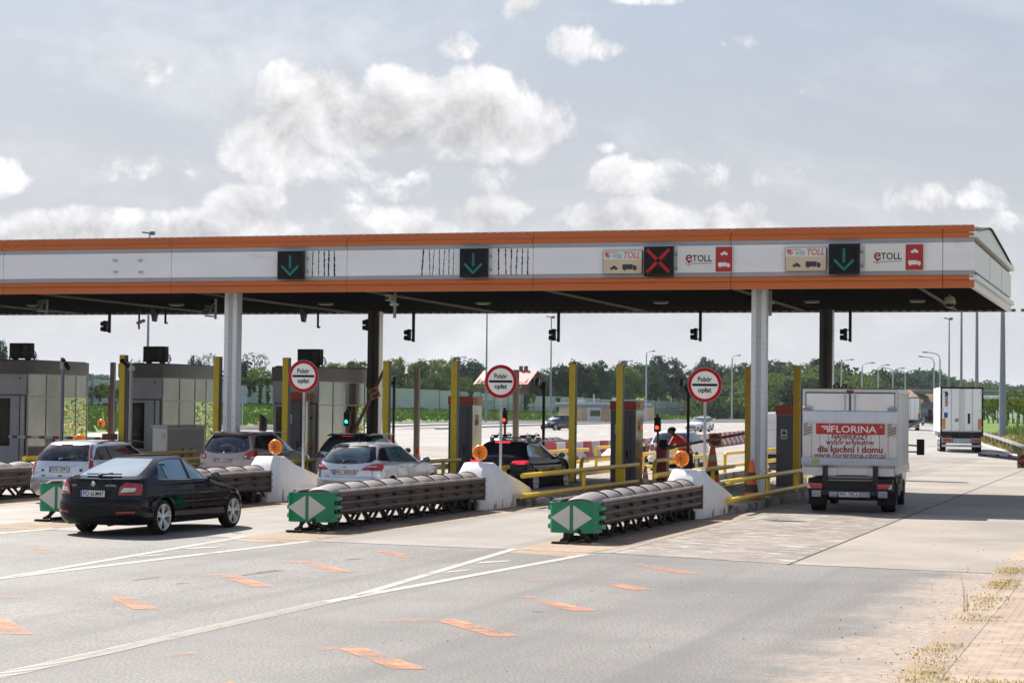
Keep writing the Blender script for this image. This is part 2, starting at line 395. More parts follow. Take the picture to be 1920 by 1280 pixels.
def sheet(name, poly, dz, m_, kind='structure', label=None, cat=None):
    bm = bmesh.new(); bm.faces.new([bm.verts.new((x, y, 0)) for x, y in poly])
    for c in (-10, -27.5):
        bmesh.ops.bisect_plane(bm, geom=bm.verts[:]+bm.edges[:]+bm.faces[:], dist=1e-6, plane_co=(c, 0, 0), plane_no=(1, 0, 0))
    for v in bm.verts: v.co.z = gz(v.co.x)+dz
    bmesh.ops.recalc_face_normals(bm, faces=bm.faces)
    if sum(f.normal.z for f in bm.faces) < 0: bmesh.ops.reverse_faces(bm, faces=bm.faces)
    me = bpy.data.meshes.new(name); bm.to_mesh(me); bm.free(); me.materials.append(m_)
    o = bpy.data.objects.new(name, me); COL.objects.link(o); o['kind'] = kind; return o
def g2(x, y): q = G(x, y); return (q.x, q.y)

# ================================================================== ground and roads
sheet('ground', [(-2500, -150), (1500, -150), (1500, 6000), (-2500, 6000)], -.03, M_GRASS)
sheet('road', [(-70, -60), (-2.15, -60), (-2.15, 30.2), (-2.42, 32.78), (-5.81, 33.32), (-9.12, 34.38), (-70, 34.93)], 0, M_ASPH)
sheet('concrete_apron', [(-70, 34.96), (-9.12, 34.4), (-9.12, 112), (-70, 112)], 0, M_CONC)
sheet('worn_concrete_lane', [(-9.10, 34.4), (-5.83, 33.35), (-5.83, 62), (-9.10, 62)], 0, M_WORN)
sheet('concrete_lane_far', [(-9.10, 62.02), (-5.83, 62.02), (-5.83, 112), (-9.10, 112)], 0, M_CONC2)
sheet('concrete_lane_right', [(-5.80, 33.3), (-2.44, 32.8), (-2.44, 112), (-5.80, 112)], 0, M_CONC2)
for a, b in (((-9.12, 34.38), (-5.8, 33.32)), ((-5.8, 33.32), (-2.44, 32.78)), ((-70, 34.93), (-9.12, 34.38))):
    d = Vector((b[0]-a[0], b[1]-a[1])).normalized(); n = Vector((-d.y, d.x))*.022
    sheet('road_joint', [(a[0]-n.x, a[1]-n.y), (b[0]-n.x, b[1]-n.y), (b[0]+n.x, b[1]+n.y), (a[0]+n.x, a[1]+n.y)], .004, M_CRACK)
for x in (-5.815, -2.43): sheet('road_joint', [(x-.018, 33.2), (x+.018, 33.0), (x+.018, 112), (x-.018, 112)], .0045, M_CRACK)
for y in (41.2, 56.5, 72): sheet('road_joint', [(-2.45, y), (-5.79, y), (-5.79, y+.012), (-2.45, y+.012)], .004, mat('faint_joint', (.2, .17, .14), .8))
# the far plaza and the exit road
kerbpts = [(445, 800), (620, 795.5), (740, 793), (900, 790.5), (1050, 789.5), (1330, 787.5), (1480, 786)]
kp = [g2(*p) for p in kerbpts]
kp = [(kp[0][0]-60, kp[0][1]-75)]+kp
sheet('far_plaza', [(-70, 112.02), (-8.0, 112.02), g2(1919, 853), g2(1840, 829), g2(1790, 814), g2(1748, 803), (-36, 345), (-50, 440), (-64, 560), (-110, 560)]+kp[::-1], 0, M_PLAZA)
sheet('verge_right', [(-2.4, 40), (12, 40), (12, 125), (-7.7, 123), (-2.4, 60)], .012, M_DIRT)
# brick pavement with kerb stones
def brick_mat():
    m = bpy.data.materials.new('brick_paving'); m.use_nodes = True; t = m.node_tree; b = t.nodes['Principled BSDF']; L = t.links.new
    co = t.nodes.new('ShaderNodeTexCoord'); br = t.nodes.new('ShaderNodeTexBrick'); L(co.outputs['Object'], br.inputs[0])
    br.inputs['Scale'].default_value = 1; br.inputs['Brick Width'].default_value = .2; br.inputs['Row Height'].default_value = .1; br.inputs['Mortar Size'].default_value = .011; br.inputs['Bias'].default_value = -.2
    br.inputs['Color1'].default_value = (.32, .235, .18, 1); br.inputs['Color2'].default_value = (.27, .195, .145, 1); br.inputs['Mortar'].default_value = (.16, .115, .08, 1)
    n = t.nodes.new('ShaderNodeTexNoise'); n.inputs['Scale'].default_value = 2.5; n.inputs['Detail'].default_value = 7; L(co.outputs['Object'], n.inputs[0])
    r = t.nodes.new('ShaderNodeMapRange'); r.inputs[1].default_value = .42; r.inputs[2].default_value = .66; L(n.outputs[0], r.inputs[0])
    mx = t.nodes.new('ShaderNodeMix'); mx.data_type = 'RGBA'; L(r.outputs[0], mx.inputs[0]); L(br.outputs[0], mx.inputs[6]); mx.inputs[7].default_value = (.33, .265, .21, 1); L(mx.outputs[2], b.inputs['Base Color'])
    b.inputs['Roughness'].default_value = .85
    bp = t.nodes.new('ShaderNodeBump'); bp.inputs['Strength'].default_value = .5; bp.inputs['Distance'].default_value = .01; L(br.outputs['Fac'], bp.inputs['Height']); bp.invert = True; L(bp.outputs[0], b.inputs['Normal'])
    return m
pv = sheet('pavement', [(-1.93, -20), (9, -20), (9, 39.9), (-2.22, 39.9), (-2.02, 30)], .016, brick_mat())
sheet('sand_verge', [(-2.45, -20), (-1.5, -20), (-1.5, 39.9), (-2.55, 39.9), (-2.55, 33), (-2.42, 30)], .008, M_DIRT)
# kerb edging of the brick pavement
rnd = random.Random(3)
sheet('kerb', [(-2.03, -20), (-1.92, -20), (-2.01, 30), (-2.21, 39.9), (-2.32, 39.9), (-2.12, 30)], .020, ground_mat('kerb_stone', (.30, .245, .20), .2, patch_c=((.24, .19, .15), .5)))
# dry weeds and bits of gravel along the verge
def blades(name, m_, spots, h, n, spread, seed, w=.006, lean=.5):
    rr = random.Random(seed); b = MB()
    for (x, y, z) in spots:
        for _ in range(n):
            px_, py_ = x+rr.gauss(0, spread), y+rr.gauss(0, spread); hh = h*rr.uniform(.4, 1.1); a = rr.uniform(0, 2*pi); l = rr.uniform(.1, lean)*hh
            d = Vector((cos(a), sin(a), 0)); s_ = Vector((-sin(a), cos(a), 0))*w
            p0 = Vector((px_, py_, z)); p1 = p0+d*l*.4+Vector((0, 0, hh*.6)); p2 = p0+d*l+Vector((0, 0, hh))
            b.add([p0-s_, p0+s_, p1+s_*.7, p1-s_*.7, p2], [(0, 1, 2, 3), (3, 2, 4)])
    o = b.build(name, m_, smooth=0, weld=0, recalc=False); tag(o, kind='stuff'); return o
M_DRY = mat('dry_grass', (.45, .36, .13), .8, var=.3, scale=8)
M_LEAFG = mat('green_blades', (.16, .24, .04), .7, var=.35, scale=4)
rnd = random.Random(5)
sp = [(-2.1-.006*y+rnd.gauss(0, .07), y, .045) for y in [rnd.uniform(17, 34) for _ in range(26)]]+[(-1.4+rnd.gauss(0, .3), 18.7+rnd.gauss(0, .12), .05) for _ in range(14)]
tag(blades('dry_weeds', M_DRY, sp+[(x_+.1, y_+.4, z_) for x_, y_, z_ in sp], .038, 60, .10, 2, w=.004, lean=2.6), 'tufts of dry weeds lying in the sandy joint beside the brick pavement', 'weeds')
tag(blades('tall_weed', M_DRY, [(-2.35, 26.2, .02)]*2, .62, 3, .03, 8, w=.004, lean=.25), 'single tall dry weed stalk standing on the sandy road edge', 'weed', kind='stuff')
gv = MB()
for i in range(260):
    x, y = -2.35+rnd.gauss(0, .55), rnd.uniform(16, 36)
    if rnd.random() < .12: x, y = rnd.uniform(-9.5, -2.4), rnd.uniform(17, 60)
    r_ = rnd.uniform(.004, .012); gv.sphere((x, y, .012+(.03 if x > -1.7 else 0)), r_, 5, 3, (1, 1.3, .6))
tag(gv.build('gravel', mat('dark_grit', (.10, .075, .055), .9), smooth=0, weld=0), kind='stuff')

# painted markings -------------------------------------------------
def strip(name, a, b, w, m_, dz=.005):
    a, b = Vector(a[:2]), Vector(b[:2]); d = (b-a).normalized(); n = Vector((-d.y, d.x))*w/2
    return sheet(name, [tuple(a-n), tuple(b-n), tuple(b+n), tuple(a+n)], dz, m_)
GT = [(-10.17, 25.4), (-15.5, 25.7), (-21.0, 26.2), (-26.3, 26.6)]
for i, (gx, gy) in enumerate(GT):
    strip('road_marking', (gx, gy-1.1), (gx+.78, gy+8.7), .18, M_WLINE2)
    strip('road_marking', (gx+.03, gy-.2), (gx-.74, gy+9.2), .15, M_WLINE2)
    lad = MB(); n = 230; y0 = gy-1.0
    for k in range(n):
        y = y0-k*.092; z = gz(gx)+.0045
        lad.add([(gx-.125, y, z), (gx+.125, y, z), (gx+.125, y+.05, z), (gx-.125, y+.05, z)], [(0, 1, 2, 3)])
    tag(lad.build('road_marking', M_WLINE, smooth=0), kind='structure')
    for (t0, s_) in ((3.6, .30), (5.6, .55)):
        x0 = gx; y0 = gy+t0
        sheet('road_marking', [(x0-s_*.55, y0+.1), (x0+.02, y0+.75), (x0+.02, y0+1.1), (x0-s_*.6, y0+.5)], .0055, M_WLINE2)
    sheet('dirt_patch', [(gx-.55, gy+8.2), (gx+.65, gy+7.8), (gx+1.0, gy+14), (gx+.95, gy+23), (gx-.85, gy+23), (gx-.9, gy+13)], .003, ground_mat('island_dirt_%d' % i, (.29, .215, .15), .35, patch_c=((.16, .115, .08), .5), bump=.6))
for (cx, tips) in ((-8.08, (17.1, 20.1, 23.1, 26.2, 29.3, 32.3)), (-12.95, (18.1, 21.1, 24.05, 27.4, 30.2, 33.3)), (-18.3, (22, 25, 28, 31))):
    for ty in tips:
        w, hgt, th = 1.38, 1.55, .42
        sheet('road_marking', [(cx-w, ty-hgt*.85), (cx, ty), (cx, ty-th), (cx-w+.02, ty-hgt*.85-th*.8)], .006, M_ORANGE2)
        sheet('road_marking', [(cx+.003, ty), (cx+w, ty-hgt), (cx+w-.3, ty-hgt-th*.35), (cx+.003, ty-th)], .006, M_ORANGE)
M_SKID = worn_paint('tyre_rubber_mark', (.035, .033, .032), .56, 14)
for (xa, ya, xb, yb, w) in ((455, 1078, 530, 1069, .07), (480, 1073, 520, 1068, .05), (648, 1049, 676, 1047, .08), (330, 1094, 352, 1093, .06), (250, 1088, 300, 1081, .05), (1000, 1146, 1018, 1147, .05), (1105, 1107, 1114, 1107, .05)):
    strip('tyre_mark', g2(xa, ya), g2(xb, yb), w, M_SKID, .0035)
# lane dashes on the far plaza
for X0, Y0, dx in ((-38, 150, -.15), (-47, 165, -.17), (-30, 140, -.12)):
    for k in range(12):
        y = Y0+k*12; strip('road_marking', (X0+dx*k*6, y), (X0+dx*(k*6+2.4), y+4), .3, mat('bright_line', (.75, .73, .70), .7), .006)
rd_edge = [g2(1919, 857), g2(1840, 832), g2(1790, 816.5), g2(1748, 805)]
for a, b in zip(rd_edge, rd_edge[1:]): strip('road_marking', a, b, .35, mat('bright_line', (.75, .73, .70), .7), .006)
# low kerbed strips of the service road in front of the embankment
for off, w_, mm in ((-2, .5, 'k'), (-8.5, 1.6, 'a'), (-12, .5, 'k'), (-17, 2.6, 'a'), (-20.5, .6, 'k')):
    for a, b in zip(kp, kp[1:]):
        d = Vector((b[0]-a[0], b[1]-a[1])).normalized(); n = Vector((d.y, -d.x)); A = Vector(a)-n*off*-1; B = Vector(b)-n*off*-1
        A = Vector(a)+n*(-off); B = Vector(b)+n*(-off)
        if mm == 'k':
            m_ = MB(); m_.bar((A.x, A.y, .24), (B.x, B.y, .24), w_, .2); tag(m_.build('kerb', mat('pale_kerb', (.6, .57, .53), .8)), kind='structure')
        else: strip('service_road', A, B, w_, mat('dark_asphalt_strip', (.09, .085, .085), .85), .012)

# toll islands ------------------------------------------------------
ISL = [(-12.55, -9.78), (-17.75, -14.85), (-24.0, -20.35), (-30.0, -26.0), (-35.9, -31.5), (-41.4, -37.0), (-46.8, -42.4)]
for (xl, xr) in ISL:
    z0 = gz((xl+xr)/2); b = MB(); c = (xl+xr)/2
    poly = [(xl+.9, 48.6), (xl, 52), (xl, 80), (xl+.8, 84), (xr-.8, 84), (xr, 80), (xr, 49.8), (xr-.25, 48.6)]
    b.prism(poly, z0-.06, z0+.17, 'z'); tag(b.build('toll_island', M_ISLE, bevel=.02), kind='structure')
    k = MB(); inner = poly
    for a, q in zip(poly, poly[1:]+poly[:1]): k.bar((a[0], a[1], z0+.085), (q[0], q[1], z0+.085), .13, .20)
    tag(k.build('island_kerb', mat('stained_kerb', (.30, .27, .24), .85, var=.35, scale=2, stain=((.07, .06, .05), 1.5, .5)), bevel=.015), kind='structure')

# ================================================================== canopy
M_OR = mat('orange_panel', (.56, .13, .018), .38, var=.07, scale=1.2, stretch=(.3, 1, 1)); M_WH = mat('white_panel', (.86, .85, .88), .42, var=.05, scale=.7, stain=((.66, .63, .61), .9, .62), stretch=(.5, 1, 2))
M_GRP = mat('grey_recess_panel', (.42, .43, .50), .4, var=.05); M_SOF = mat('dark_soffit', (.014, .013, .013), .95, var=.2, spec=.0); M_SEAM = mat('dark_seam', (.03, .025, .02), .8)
M_ROOF = mat('roof_sheet', (.50, .50, .52), .45, metal=.4, var=.08); M_STEEL = mat('galvanised_steel', (.42, .44, .48), .42, metal=.75, var=.12, scale=5)
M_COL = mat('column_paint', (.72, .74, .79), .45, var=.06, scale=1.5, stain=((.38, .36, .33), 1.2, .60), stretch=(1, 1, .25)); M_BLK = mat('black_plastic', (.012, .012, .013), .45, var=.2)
YF, YB, XE, XW = 54.0, 67.4, -4.68, -50.0
CAN = thing('toll_canopy', 'long flat canopy with orange and white fascia spanning all the toll lanes', 'canopy', (0, 0, 0))
def zrise(x): return 5.70+(-x-XE*-1)*0  # level
def fpiece(prof, x0, x1): b = MB(); b.prism(prof, x0, x1, 'x'); return b
JX = [XW, -44.3, -38.75, -33.2, -27.62, -22.1, -16.58, -11.05, -5.48, XE]
ZB = 5.70
for i in range(len(JX)-1):
    a, b_ = JX[i]+.008, JX[i+1]-.008
    p = thing('fascia_panel', None, None); p.parent = CAN
    y = YF
    b = fpiece([(y, ZB), (y, ZB+.20), (y+.08, ZB+.20), (y+.08, ZB)], a, b_)
    b.prism([(y-.07, ZB+.205), (y-.085, ZB+.30), (y-.03, ZB+.335), (y+.08, ZB+.335), (y+.08, ZB+.205)], a, b_, 'x'); b.build('lower_band', M_OR, p, smooth=0)
    b = fpiece([(y+.02, ZB+.337), (y+.03, ZB+.45), (y+.1, ZB+.45), (y+.1, ZB+.337)], a, b_)
    b.prism([(y+.03, ZB+1.18), (y-.02, ZB+1.298), (y+.1, ZB+1.298), (y+.1, ZB+1.18)], a, b_, 'x'); b.build('shaded_trim', M_GRP, p, smooth=0)  # grey colour paints the shade of the sloping recesses beside the white band
    fpiece([(y-.02, ZB+.452), (y-.02, ZB+1.178), (y+.09, ZB+1.178), (y+.09, ZB+.452)], a, b_).build('white_band', M_WH, p, smooth=0)
    b = fpiece([(y-.085, ZB+1.30), (y-.10, ZB+1.41), (y-.02, ZB+1.44), (y+.08, ZB+1.44), (y+.08, ZB+1.30)], a, b_)
    b.prism([(y, ZB+1.442), (y+.02, ZB+1.63), (y+.08, ZB+1.63), (y+.08, ZB+1.442)], a, b_, 'x'); b.build('upper_band', M_OR, p, smooth=0)
# backing behind the joints
b = MB(); b.box(((XW+XE)/2, YF+.13, ZB+.81), (XE-XW-.1, .05, 1.55)); b.build('backing_board', M_SEAM, CAN)
# end fascia (faces +x)
b = MB(); x = XE
b.prism([(YF+.1, ZB+.45), (YB, ZB+.45), (YB, ZB+1.18), (YF+.1, ZB+1.18)], x-.1, x-.006, 'x')
b.prism([(YF+.1, ZB+1.45), (58.7, ZB+1.93), (59.6, ZB+1.95), (64.4, ZB+1.68), (67.4, ZB+1.45)], x-.12, x-.02, 'x')
M_WHE = mat('white_end_panel', (.74, .75, .77), .4, var=.04)
e_ = thing('end_fascia', None, None); e_.parent = CAN
b.build('white_band', M_WHE, e_, smooth=0)
b = MB(); b.prism([(YF-.09, ZB+1.30), (YB+.1, ZB+1.30), (YB+.1, ZB+1.44), (YF-.09, ZB+1.44)], x-.12, x+.085, 'x'); b.prism([(YF-.08, ZB+.2), (YB+.1, ZB+.2), (YB+.1, ZB+.33), (YF-.08, ZB+.33)], x-.12, x+.08, 'x')
b.prism([(YF+.1, ZB), (YB, ZB), (YB, ZB+.198), (YF+.1, ZB+.198)], x-.10, x-.002, 'x'); b.build('mouldings', M_WHE, e_, smooth=0)
b = MB(); b.prism([(YF+.1, ZB+1.442), (58.7, ZB+1.96), (59.6, ZB+1.98), (64.4, ZB+1.72), (68.2, ZB+1.46), (64.4, ZB+1.66), (59.6, ZB+1.93), (58.7, ZB+1.91)], x-.3, x+.03, 'x'); b.build('roof_edge_flashing', M_SEAM, e_, smooth=0)
for yy in (59, 63.4):
    b = MB(); b.box((x+.001, yy, ZB+.815), (.006, .02, .72)); b.build('panel_seam', M_GRP, e_)
# roof sheet with ribs, rear fascia, soffit, trays
rib = MB(); x = XW
while x < XE-.2:
    rib.prism([(YF-.04, ZB+1.632), (58.9, ZB+1.99), (60, ZB+1.99), (YB, ZB+1.6), (YB, ZB+1.57), (60, ZB+1.95), (58.9, ZB+1.95), (YF-.04, ZB+1.60)], x, x+.08, 'x'); x += .247
rib.prism([(YF+.02, ZB+1.60), (58.9, ZB+1.95), (60, ZB+1.95), (YB, ZB+1.57), (YB, ZB+1.52), (YF+.02, ZB+1.55)], XW, XE-.15, 'x')
rib.build('roof_sheet', M_ROOF, CAN, smooth=0, weld=0)
b = MB(); b.box(((XW+XE)/2, YB-.05, ZB+.8), (XE-XW-.15, .1, 1.6)); b.build('rear_fascia', M_GRP, CAN)
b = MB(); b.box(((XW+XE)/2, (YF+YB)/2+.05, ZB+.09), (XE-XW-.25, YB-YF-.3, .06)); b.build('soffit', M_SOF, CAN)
tr = mat('cable_tray_metal', (.13, .12, .11), .5, metal=.5)
def tray(p, q, w=.09):
    b = MB(); b.bar((p[0], p[1], ZB+.03), (q[0], q[1], ZB+.03), w, .05)
    L_ = (Vector(q)-Vector(p)).length; n = int(L_/.22)
    for i in range(n):
        t = i/n; b.box((p[0]+(q[0]-p[0])*t, p[1]+(q[1]-p[1])*t, ZB), (.05, .03, .03))
    b.build('cable_tray', tr, CAN, smooth=0)
for x in (-43, -37.6, -32.2, -26.9, -21.6, -16.3, -11.0, -6.1): tray((x, YF+.3), (x-.25, YB-.4))
b = MB()
for i in range(150): b.box((XW+1+i*.3, YB-.12, ZB+.05), (.13, .06, .09))
b.build('rear_bracket_row', mat('dull_bracket', (.16, .14, .12), .7), CAN, smooth=0)
lamp_m = mat('unlit_lamp_lens', (.28, .27, .26), .3)
for i, (x_, y_) in enumerate([(372, 655), (1012, 572), (1316, 569), (1664, 568), (543, 527+47), (1405, 570)]): pass
for X_ in (-41.6, -36.2, -30.9, -25.6, -20.3, -14.6, -10.0, -6.9):
    lt = MB(); lt.box((X_, 60.8, ZB+.03), (.42, .30, .07)); o = lt.build('ceiling_lamp', tr, CAN, bevel=.01)
    l2 = MB(); l2.box((X_, 60.8, ZB-.008), (.36, .24, .012)); l2.build('lens', lamp_m, o)

def column(xc, yf, zt, zb, parent, M_COL=M_COL, wm=None):
    """steel column: two outer flanges, recessed web, screw heads"""
    w, d = .40, .36
    c = MB(); n = .012
    c.box((xc-.135, yf+d/2, (zt+zb)/2), (.13, d, zt-zb)); c.box((xc+.135, yf+d/2, (zt+zb)/2), (.13, d, zt-zb))
    o = c.build('column', M_COL, parent, bevel=.008, smooth=35)
    wv = MB(); wv.box((xc, yf+d/2, (zt+zb)/2), (.14, d-.06, zt-zb-.01)); wv.box((xc-.19, yf+.02, (zt+zb)/2), (.012, .03, zt-zb-.02)); wv.box((xc+.19, yf+.02, (zt+zb)/2), (.012, .03, zt-zb-.02))
    wv.build('web', wm or mat('column_web', (.47, .46, .42), .5, var=.08), o)
    s = MB()
    for sx in (-.115, .115):
        z = zb+.5
        while z < zt-.2: s.cyl((xc+sx, yf-.006, z), (xc+sx, yf+.004, z), .012, n=8); s.cyl((xc+sx, yf-.006, z+.16), (xc+sx, yf+.004, z+.16), .012, n=8); z += 1.15
    s.build('screws', mat('screw_dark', (.08, .08, .08), .4, metal=.6), o)
    bp = MB(); bp.box((xc, yf+d/2, zb+.02), (.55, .5, .04)); bp.build('base_plate', M_STEEL, o)
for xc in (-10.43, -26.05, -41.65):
    column(xc, 54.72, ZB+.06, gz(xc)+.17, CAN); column(xc+.03, 66.0, ZB+.06, gz(xc)+.17, CAN, mat('rear_column_shaded', (.10, .088, .08), .55, var=.15, scale=2, spec=.2), mat('rear_web_shaded', (.055, .048, .044), .6, spec=.2))  # rear columns get a dark brown that carries the shade under the canopy
    MB().box((xc+.245, 66.2, (ZB+gz(xc))/2+.1), (.02, .34, ZB-gz(xc)-.16)).build('sky_lit_strip', M_COL, CAN)  # added strip, its pale colour paints sky light on the column's right face


# ================================================================== lane signs on the fascia
M_LEDG = mat('led_green', (.0, .14, .13), .4, emit=(.01, .50, .50), es=.14); M_LEDR = mat('led_red', (.5, .01, .02), .4, emit=(1, .02, .05), es=.34)
M_SCR = mat('dark_display_glass', (.010, .008, .009), .3, spec=.15); M_WSG = mat('sign_white', (.74, .73, .69), .4, var=.03); M_RSG = mat('sign_red', (.42, .012, .015), .38, var=.04)
M_BEIGE = mat('faded_beige_sign', (.66, .52, .36), .5, var=.06); M_INK = mat('sign_black', (.015, .015, .016), .5); M_NAVY = mat('pictogram_navy', (.035, .035, .06), .5)
M_PINK = mat('faded_red_print', (.62, .14, .12), .5); M_PBLUE = mat('faded_blue_print', (.36, .47, .55), .5)
def led_sign(x0, x1, y0, y1, kind, label):
    a = at((x0+x1)/2, (y0+y1)/2, YF-.2); w, h = .80, .80
    t = thing('lane_signal', label, 'lane signal', (a.x, YF-.09, a.z), 0, 'lane signals on the canopy fascia')
    b = MB(); b.box((0, -.09, 0), (w, .16, h)); b.build('housing', M_BLK, t, bevel=.012)
    b = MB(); b.box((0, -.06, h/2+.012), (w+.03, .22, .018)); b.build('top_cover', M_STEEL, t)
    b = MB(); b.box((0, -.173, .01), (w-.12, .006, h-.12)); b.build('screen', M_SCR, t, bevel=.002)
    for zz in (.2, -.17):
        b = MB(); b.bar((w/2, -.05, zz), (w/2+.07, .06, zz-.03), .03); b.cyl((w/2+.05, .0, zz), (w/2+.05, .06, zz), .03, n=8); b.build('bracket', M_STEEL, t)
    b = MB(); dots = []
    if kind == 'X':
        for i in range(30):
            s_ = -.30+i*.6/29
            if abs(s_) < .035: continue
            for o in (-.022, 0, .022): dots += [(s_+o, s_-o), (s_+o, -s_+o)]
    else:
        for i in range(15):
            for o in (-.024, 0, .024): dots.append((o, .25-i*.0245))
        for i in range(17):
            for o in (-.02, .0, .02):
                u = i*.0155; dots += [(u+o*.7, -.29+u-o*.7), (-u+o*.7, -.29+u+o*.7)]
    if kind == 'X': gs = [('led_bar', [d for d in dots if (d[0]*a_ > 0 and d[1]*c_ > 0)]) for a_ in (-1, 1) for c_ in (-1, 1)]
    else: gs = [('led_arrow_shaft', dots[:45]), ('led_arrow_head', dots[45:])]
    for nm, ds in gs:
        b = MB()
        for (u, v) in ds: b.cyl((u, -.177, v+.01), (u, -.183, v+.01), .0085, n=6)
        b.build(nm, M_LEDR if kind == 'X' else M_LEDG, t, smooth=0)

led_sign(521, 570, 472, 522, 'A', 'leftmost lane signal, black box with green down arrow beside five black streaks')
led_sign(864, 913, 466, 520, 'A', 'black lane signal with green down arrow between two sets of black streaks')
led_sign(1208, 1262, 463, 517, 'X', 'black lane signal showing a red cross')
led_sign(1554, 1612, 457, 514, 'A', 'rightmost black lane signal with green down arrow beside the white and red toll sign')
def rbox(w, h, d, r, y): # rounded plate in XZ
    b = MB(); b.prism(roundpoly([(-w/2, -h/2), (w/2, -h/2), (w/2, h/2), (-w/2, h/2)], r), y-d, y, 'y'); return b
def picto_car(s=1, front=False):
    p = [(-.5, -.12), (-.5, .02), (-.38, .10), (-.22, .14), (-.1, .30), (.16, .30), (.30, .13), (.48, .06), (.5, -.12)]
    b = MB(); b.prism([(u*s, v*s) for u, v in p], -.003, 0, 'y')
    for u in (-.27, .27):
        b.prism([(u*s+.11*s*cos(k*pi/6), -.13*s+.11*s*sin(k*pi/6)) for k in range(12)], -.0035, 0, 'y')
    return b
def picto_truck(s=1):
    b = MB(); b.prism([(-.5*s, -.10*s), (.22*s, -.10*s), (.22*s, .24*s), (-.5*s, .24*s)], -.003, 0, 'y')
    b.prism([(.24*s, -.1*s), (.5*s, -.1*s), (.5*s, .04*s), (.42*s, .17*s), (.24*s, .17*s)], -.003, 0, 'y')
    for u in (-.34, .36): b.prism([(u*s+.075*s*cos(k*pi/6), -.12*s+.075*s*sin(k*pi/6)) for k in range(12)], -.0036, 0, 'y')
    return b
def part(mb, name, m_, parent, dx=0, dy=0, dz=0, **k):
    return put(mb, T(dx, dy, dz)).build(name, m_, parent, **k)
def via_sign(cx, cy, label):
    a = at(cx, cy, YF-.12); t = thing('toll_scheme_sign', label, 'sign', (a.x, YF-.03, a.z), 0, 'old cream toll signs on the fascia')
    w, h = 1.10, .64
    rbox(w, h, .08, .04, 0).build('sign_box', mat('sign_edge', (.12, .11, .10), .5), t)
    rbox(w-.03, h-.03, .006, .035, -.08).build('cream_face', M_BEIGE, t)
    part(rbox(w-.03, .235, .005, .03, -.086), 'white_panel', M_WSG, t, dz=.19)
    part(put(text('via', .235, width=.25, shear=.25, bold=.02), T(0, 0, 0)), 'grey_lettering', M_PBLUE, t, -.14, -.094, .185, smooth=0)
    tm = text('TOLL', 1, shear=.25, bold=.02); part(text('TOLL', .235, width=.46, shear=.25, bold=.025), 'lettering', M_PINK, t, .265, -.094, .19, smooth=0)
    b = MB()
    b.prism([(-.49, .27), (-.44, .27), (-.36, .12), (-.42, .12)], -.0945, -.092, 'y'); b.prism([(-.44, .27), (-.12, .27), (-.12, .252), (-.43, .25)], -.0945, -.092, 'y'); b.prism([(-.50, .24), (-.47, .12), (-.45, .12), (-.46, .25)], -.0945, -.092, 'y'); b.prism([(-.43, .235), (-.35, .15), (-.31, .15), (-.42, .26)], -.0945, -.092, 'y')
    b.build('logo_mark', M_PINK, t, smooth=0)
    part(picto_car(.22), 'car_pictogram', M_NAVY, t, -.24, -.088, -.16, smooth=0); part(picto_truck(.40), 'lorry_pictogram', M_NAVY, t, .20, -.088, -.155, smooth=0)
via_sign(1167, 491.5, 'cream and white toll sign left of the red cross signal'); via_sign(1510.5, 486, 'cream and white toll sign left of the rightmost green arrow signal')
def etoll(cx, cy, label):
    a = at(cx, cy, YF-.12); t = thing('electronic_toll_sign', label, 'sign', (a.x, YF-.03, a.z), 0, 'white and red electronic toll signs')
    w, h = 1.52, .70
    rbox(w, h, .09, .045, 0).build('sign_box', M_WSG, t)
    part(rbox(.455, h-.03, .004, .03, -.09), 'red_panel', M_RSG, t, dx=w/2-.245)
    part(text('TOLL', .245, width=.535, bold=.012), 'lettering', M_INK, t, -.08, -.096, .035, smooth=0)
    b = text('e', .42, bold=.012); part(b, 'letter_e', mat('dark_red_print', (.30, .01, .012), .5), t, -.44, -.096, .035, smooth=0)
    b = MB(); b.prism([(-.475, -.07), (-.44, -.12), (-.405, -.07), (-.44, -.05)], -.0965, -.0935, 'y'); b.build('pin_tip', MATS['dark_red_print'], t, smooth=0)
    b = MB()
    for p, q in (((-.52, -.10), (-.44, -.155)), ((-.44, -.155), (-.35, -.105)), ((-.35, -.105), (.16, -.10))): b.bar((p[0], -.0945, p[1]), (q[0], -.0945, q[1]), .004, .012)
    for u in (-.53, .19): b.prism([(u+.011*cos(k*pi/4), -.10+.011*sin(k*pi/4)) for k in range(8)], -.0965, -.0935, 'y')
    b.build('route_line', M_INK, t, smooth=0)
    part(picto_car(.20), 'car_pictogram', M_WSG, t, .52, -.095, .15, smooth=0); part(picto_truck(.32), 'lorry_pictogram', M_WSG, t, .52, -.095, -.16, smooth=0)
etoll(1322, 486.5, 'white and red sign reading TOLL just right of the red cross signal'); etoll(1677, 482.5, 'white and red sign reading TOLL nearest the right end of the canopy')
# black streaks left by removed lettering strips, and four clips
rnd = random.Random(11)
def streaks(xs, ybot, label):
    t = thing('glue_marks', label, 'glue marks', at(sum(xs)/len(xs), ybot-23, YF-.02))
    for x in xs:
        b = MB(); p0 = at(x, ybot-46, YF-.022); n = 16; prev = None
        wv = rnd.uniform(.008, .022); dr = rnd.uniform(-.03, .05)
        for i in range(n):
            z1 = ZB+1.17-i*.72/n; z0 = z1-.72/n*1.04; xx = p0.x+dr*(-i/n)*1+rnd.uniform(-.006, .006); ww = wv*rnd.uniform(.5, 1.3)
            b.add([(xx-ww, YF-.0225, z0), (xx+ww, YF-.0225, z0), (xx+ww, YF-.0225, z1), (xx-ww, YF-.0225, z1)], [(0, 1, 2, 3)])
        b.tf(T(*[-c for c in t.location])); b.build('glue_streak', M_INK, t, smooth=0)
streaks([587, 597.5, 608, 617, 627], 515, 'five thin black vertical glue streaks right of the leftmost green arrow signal')
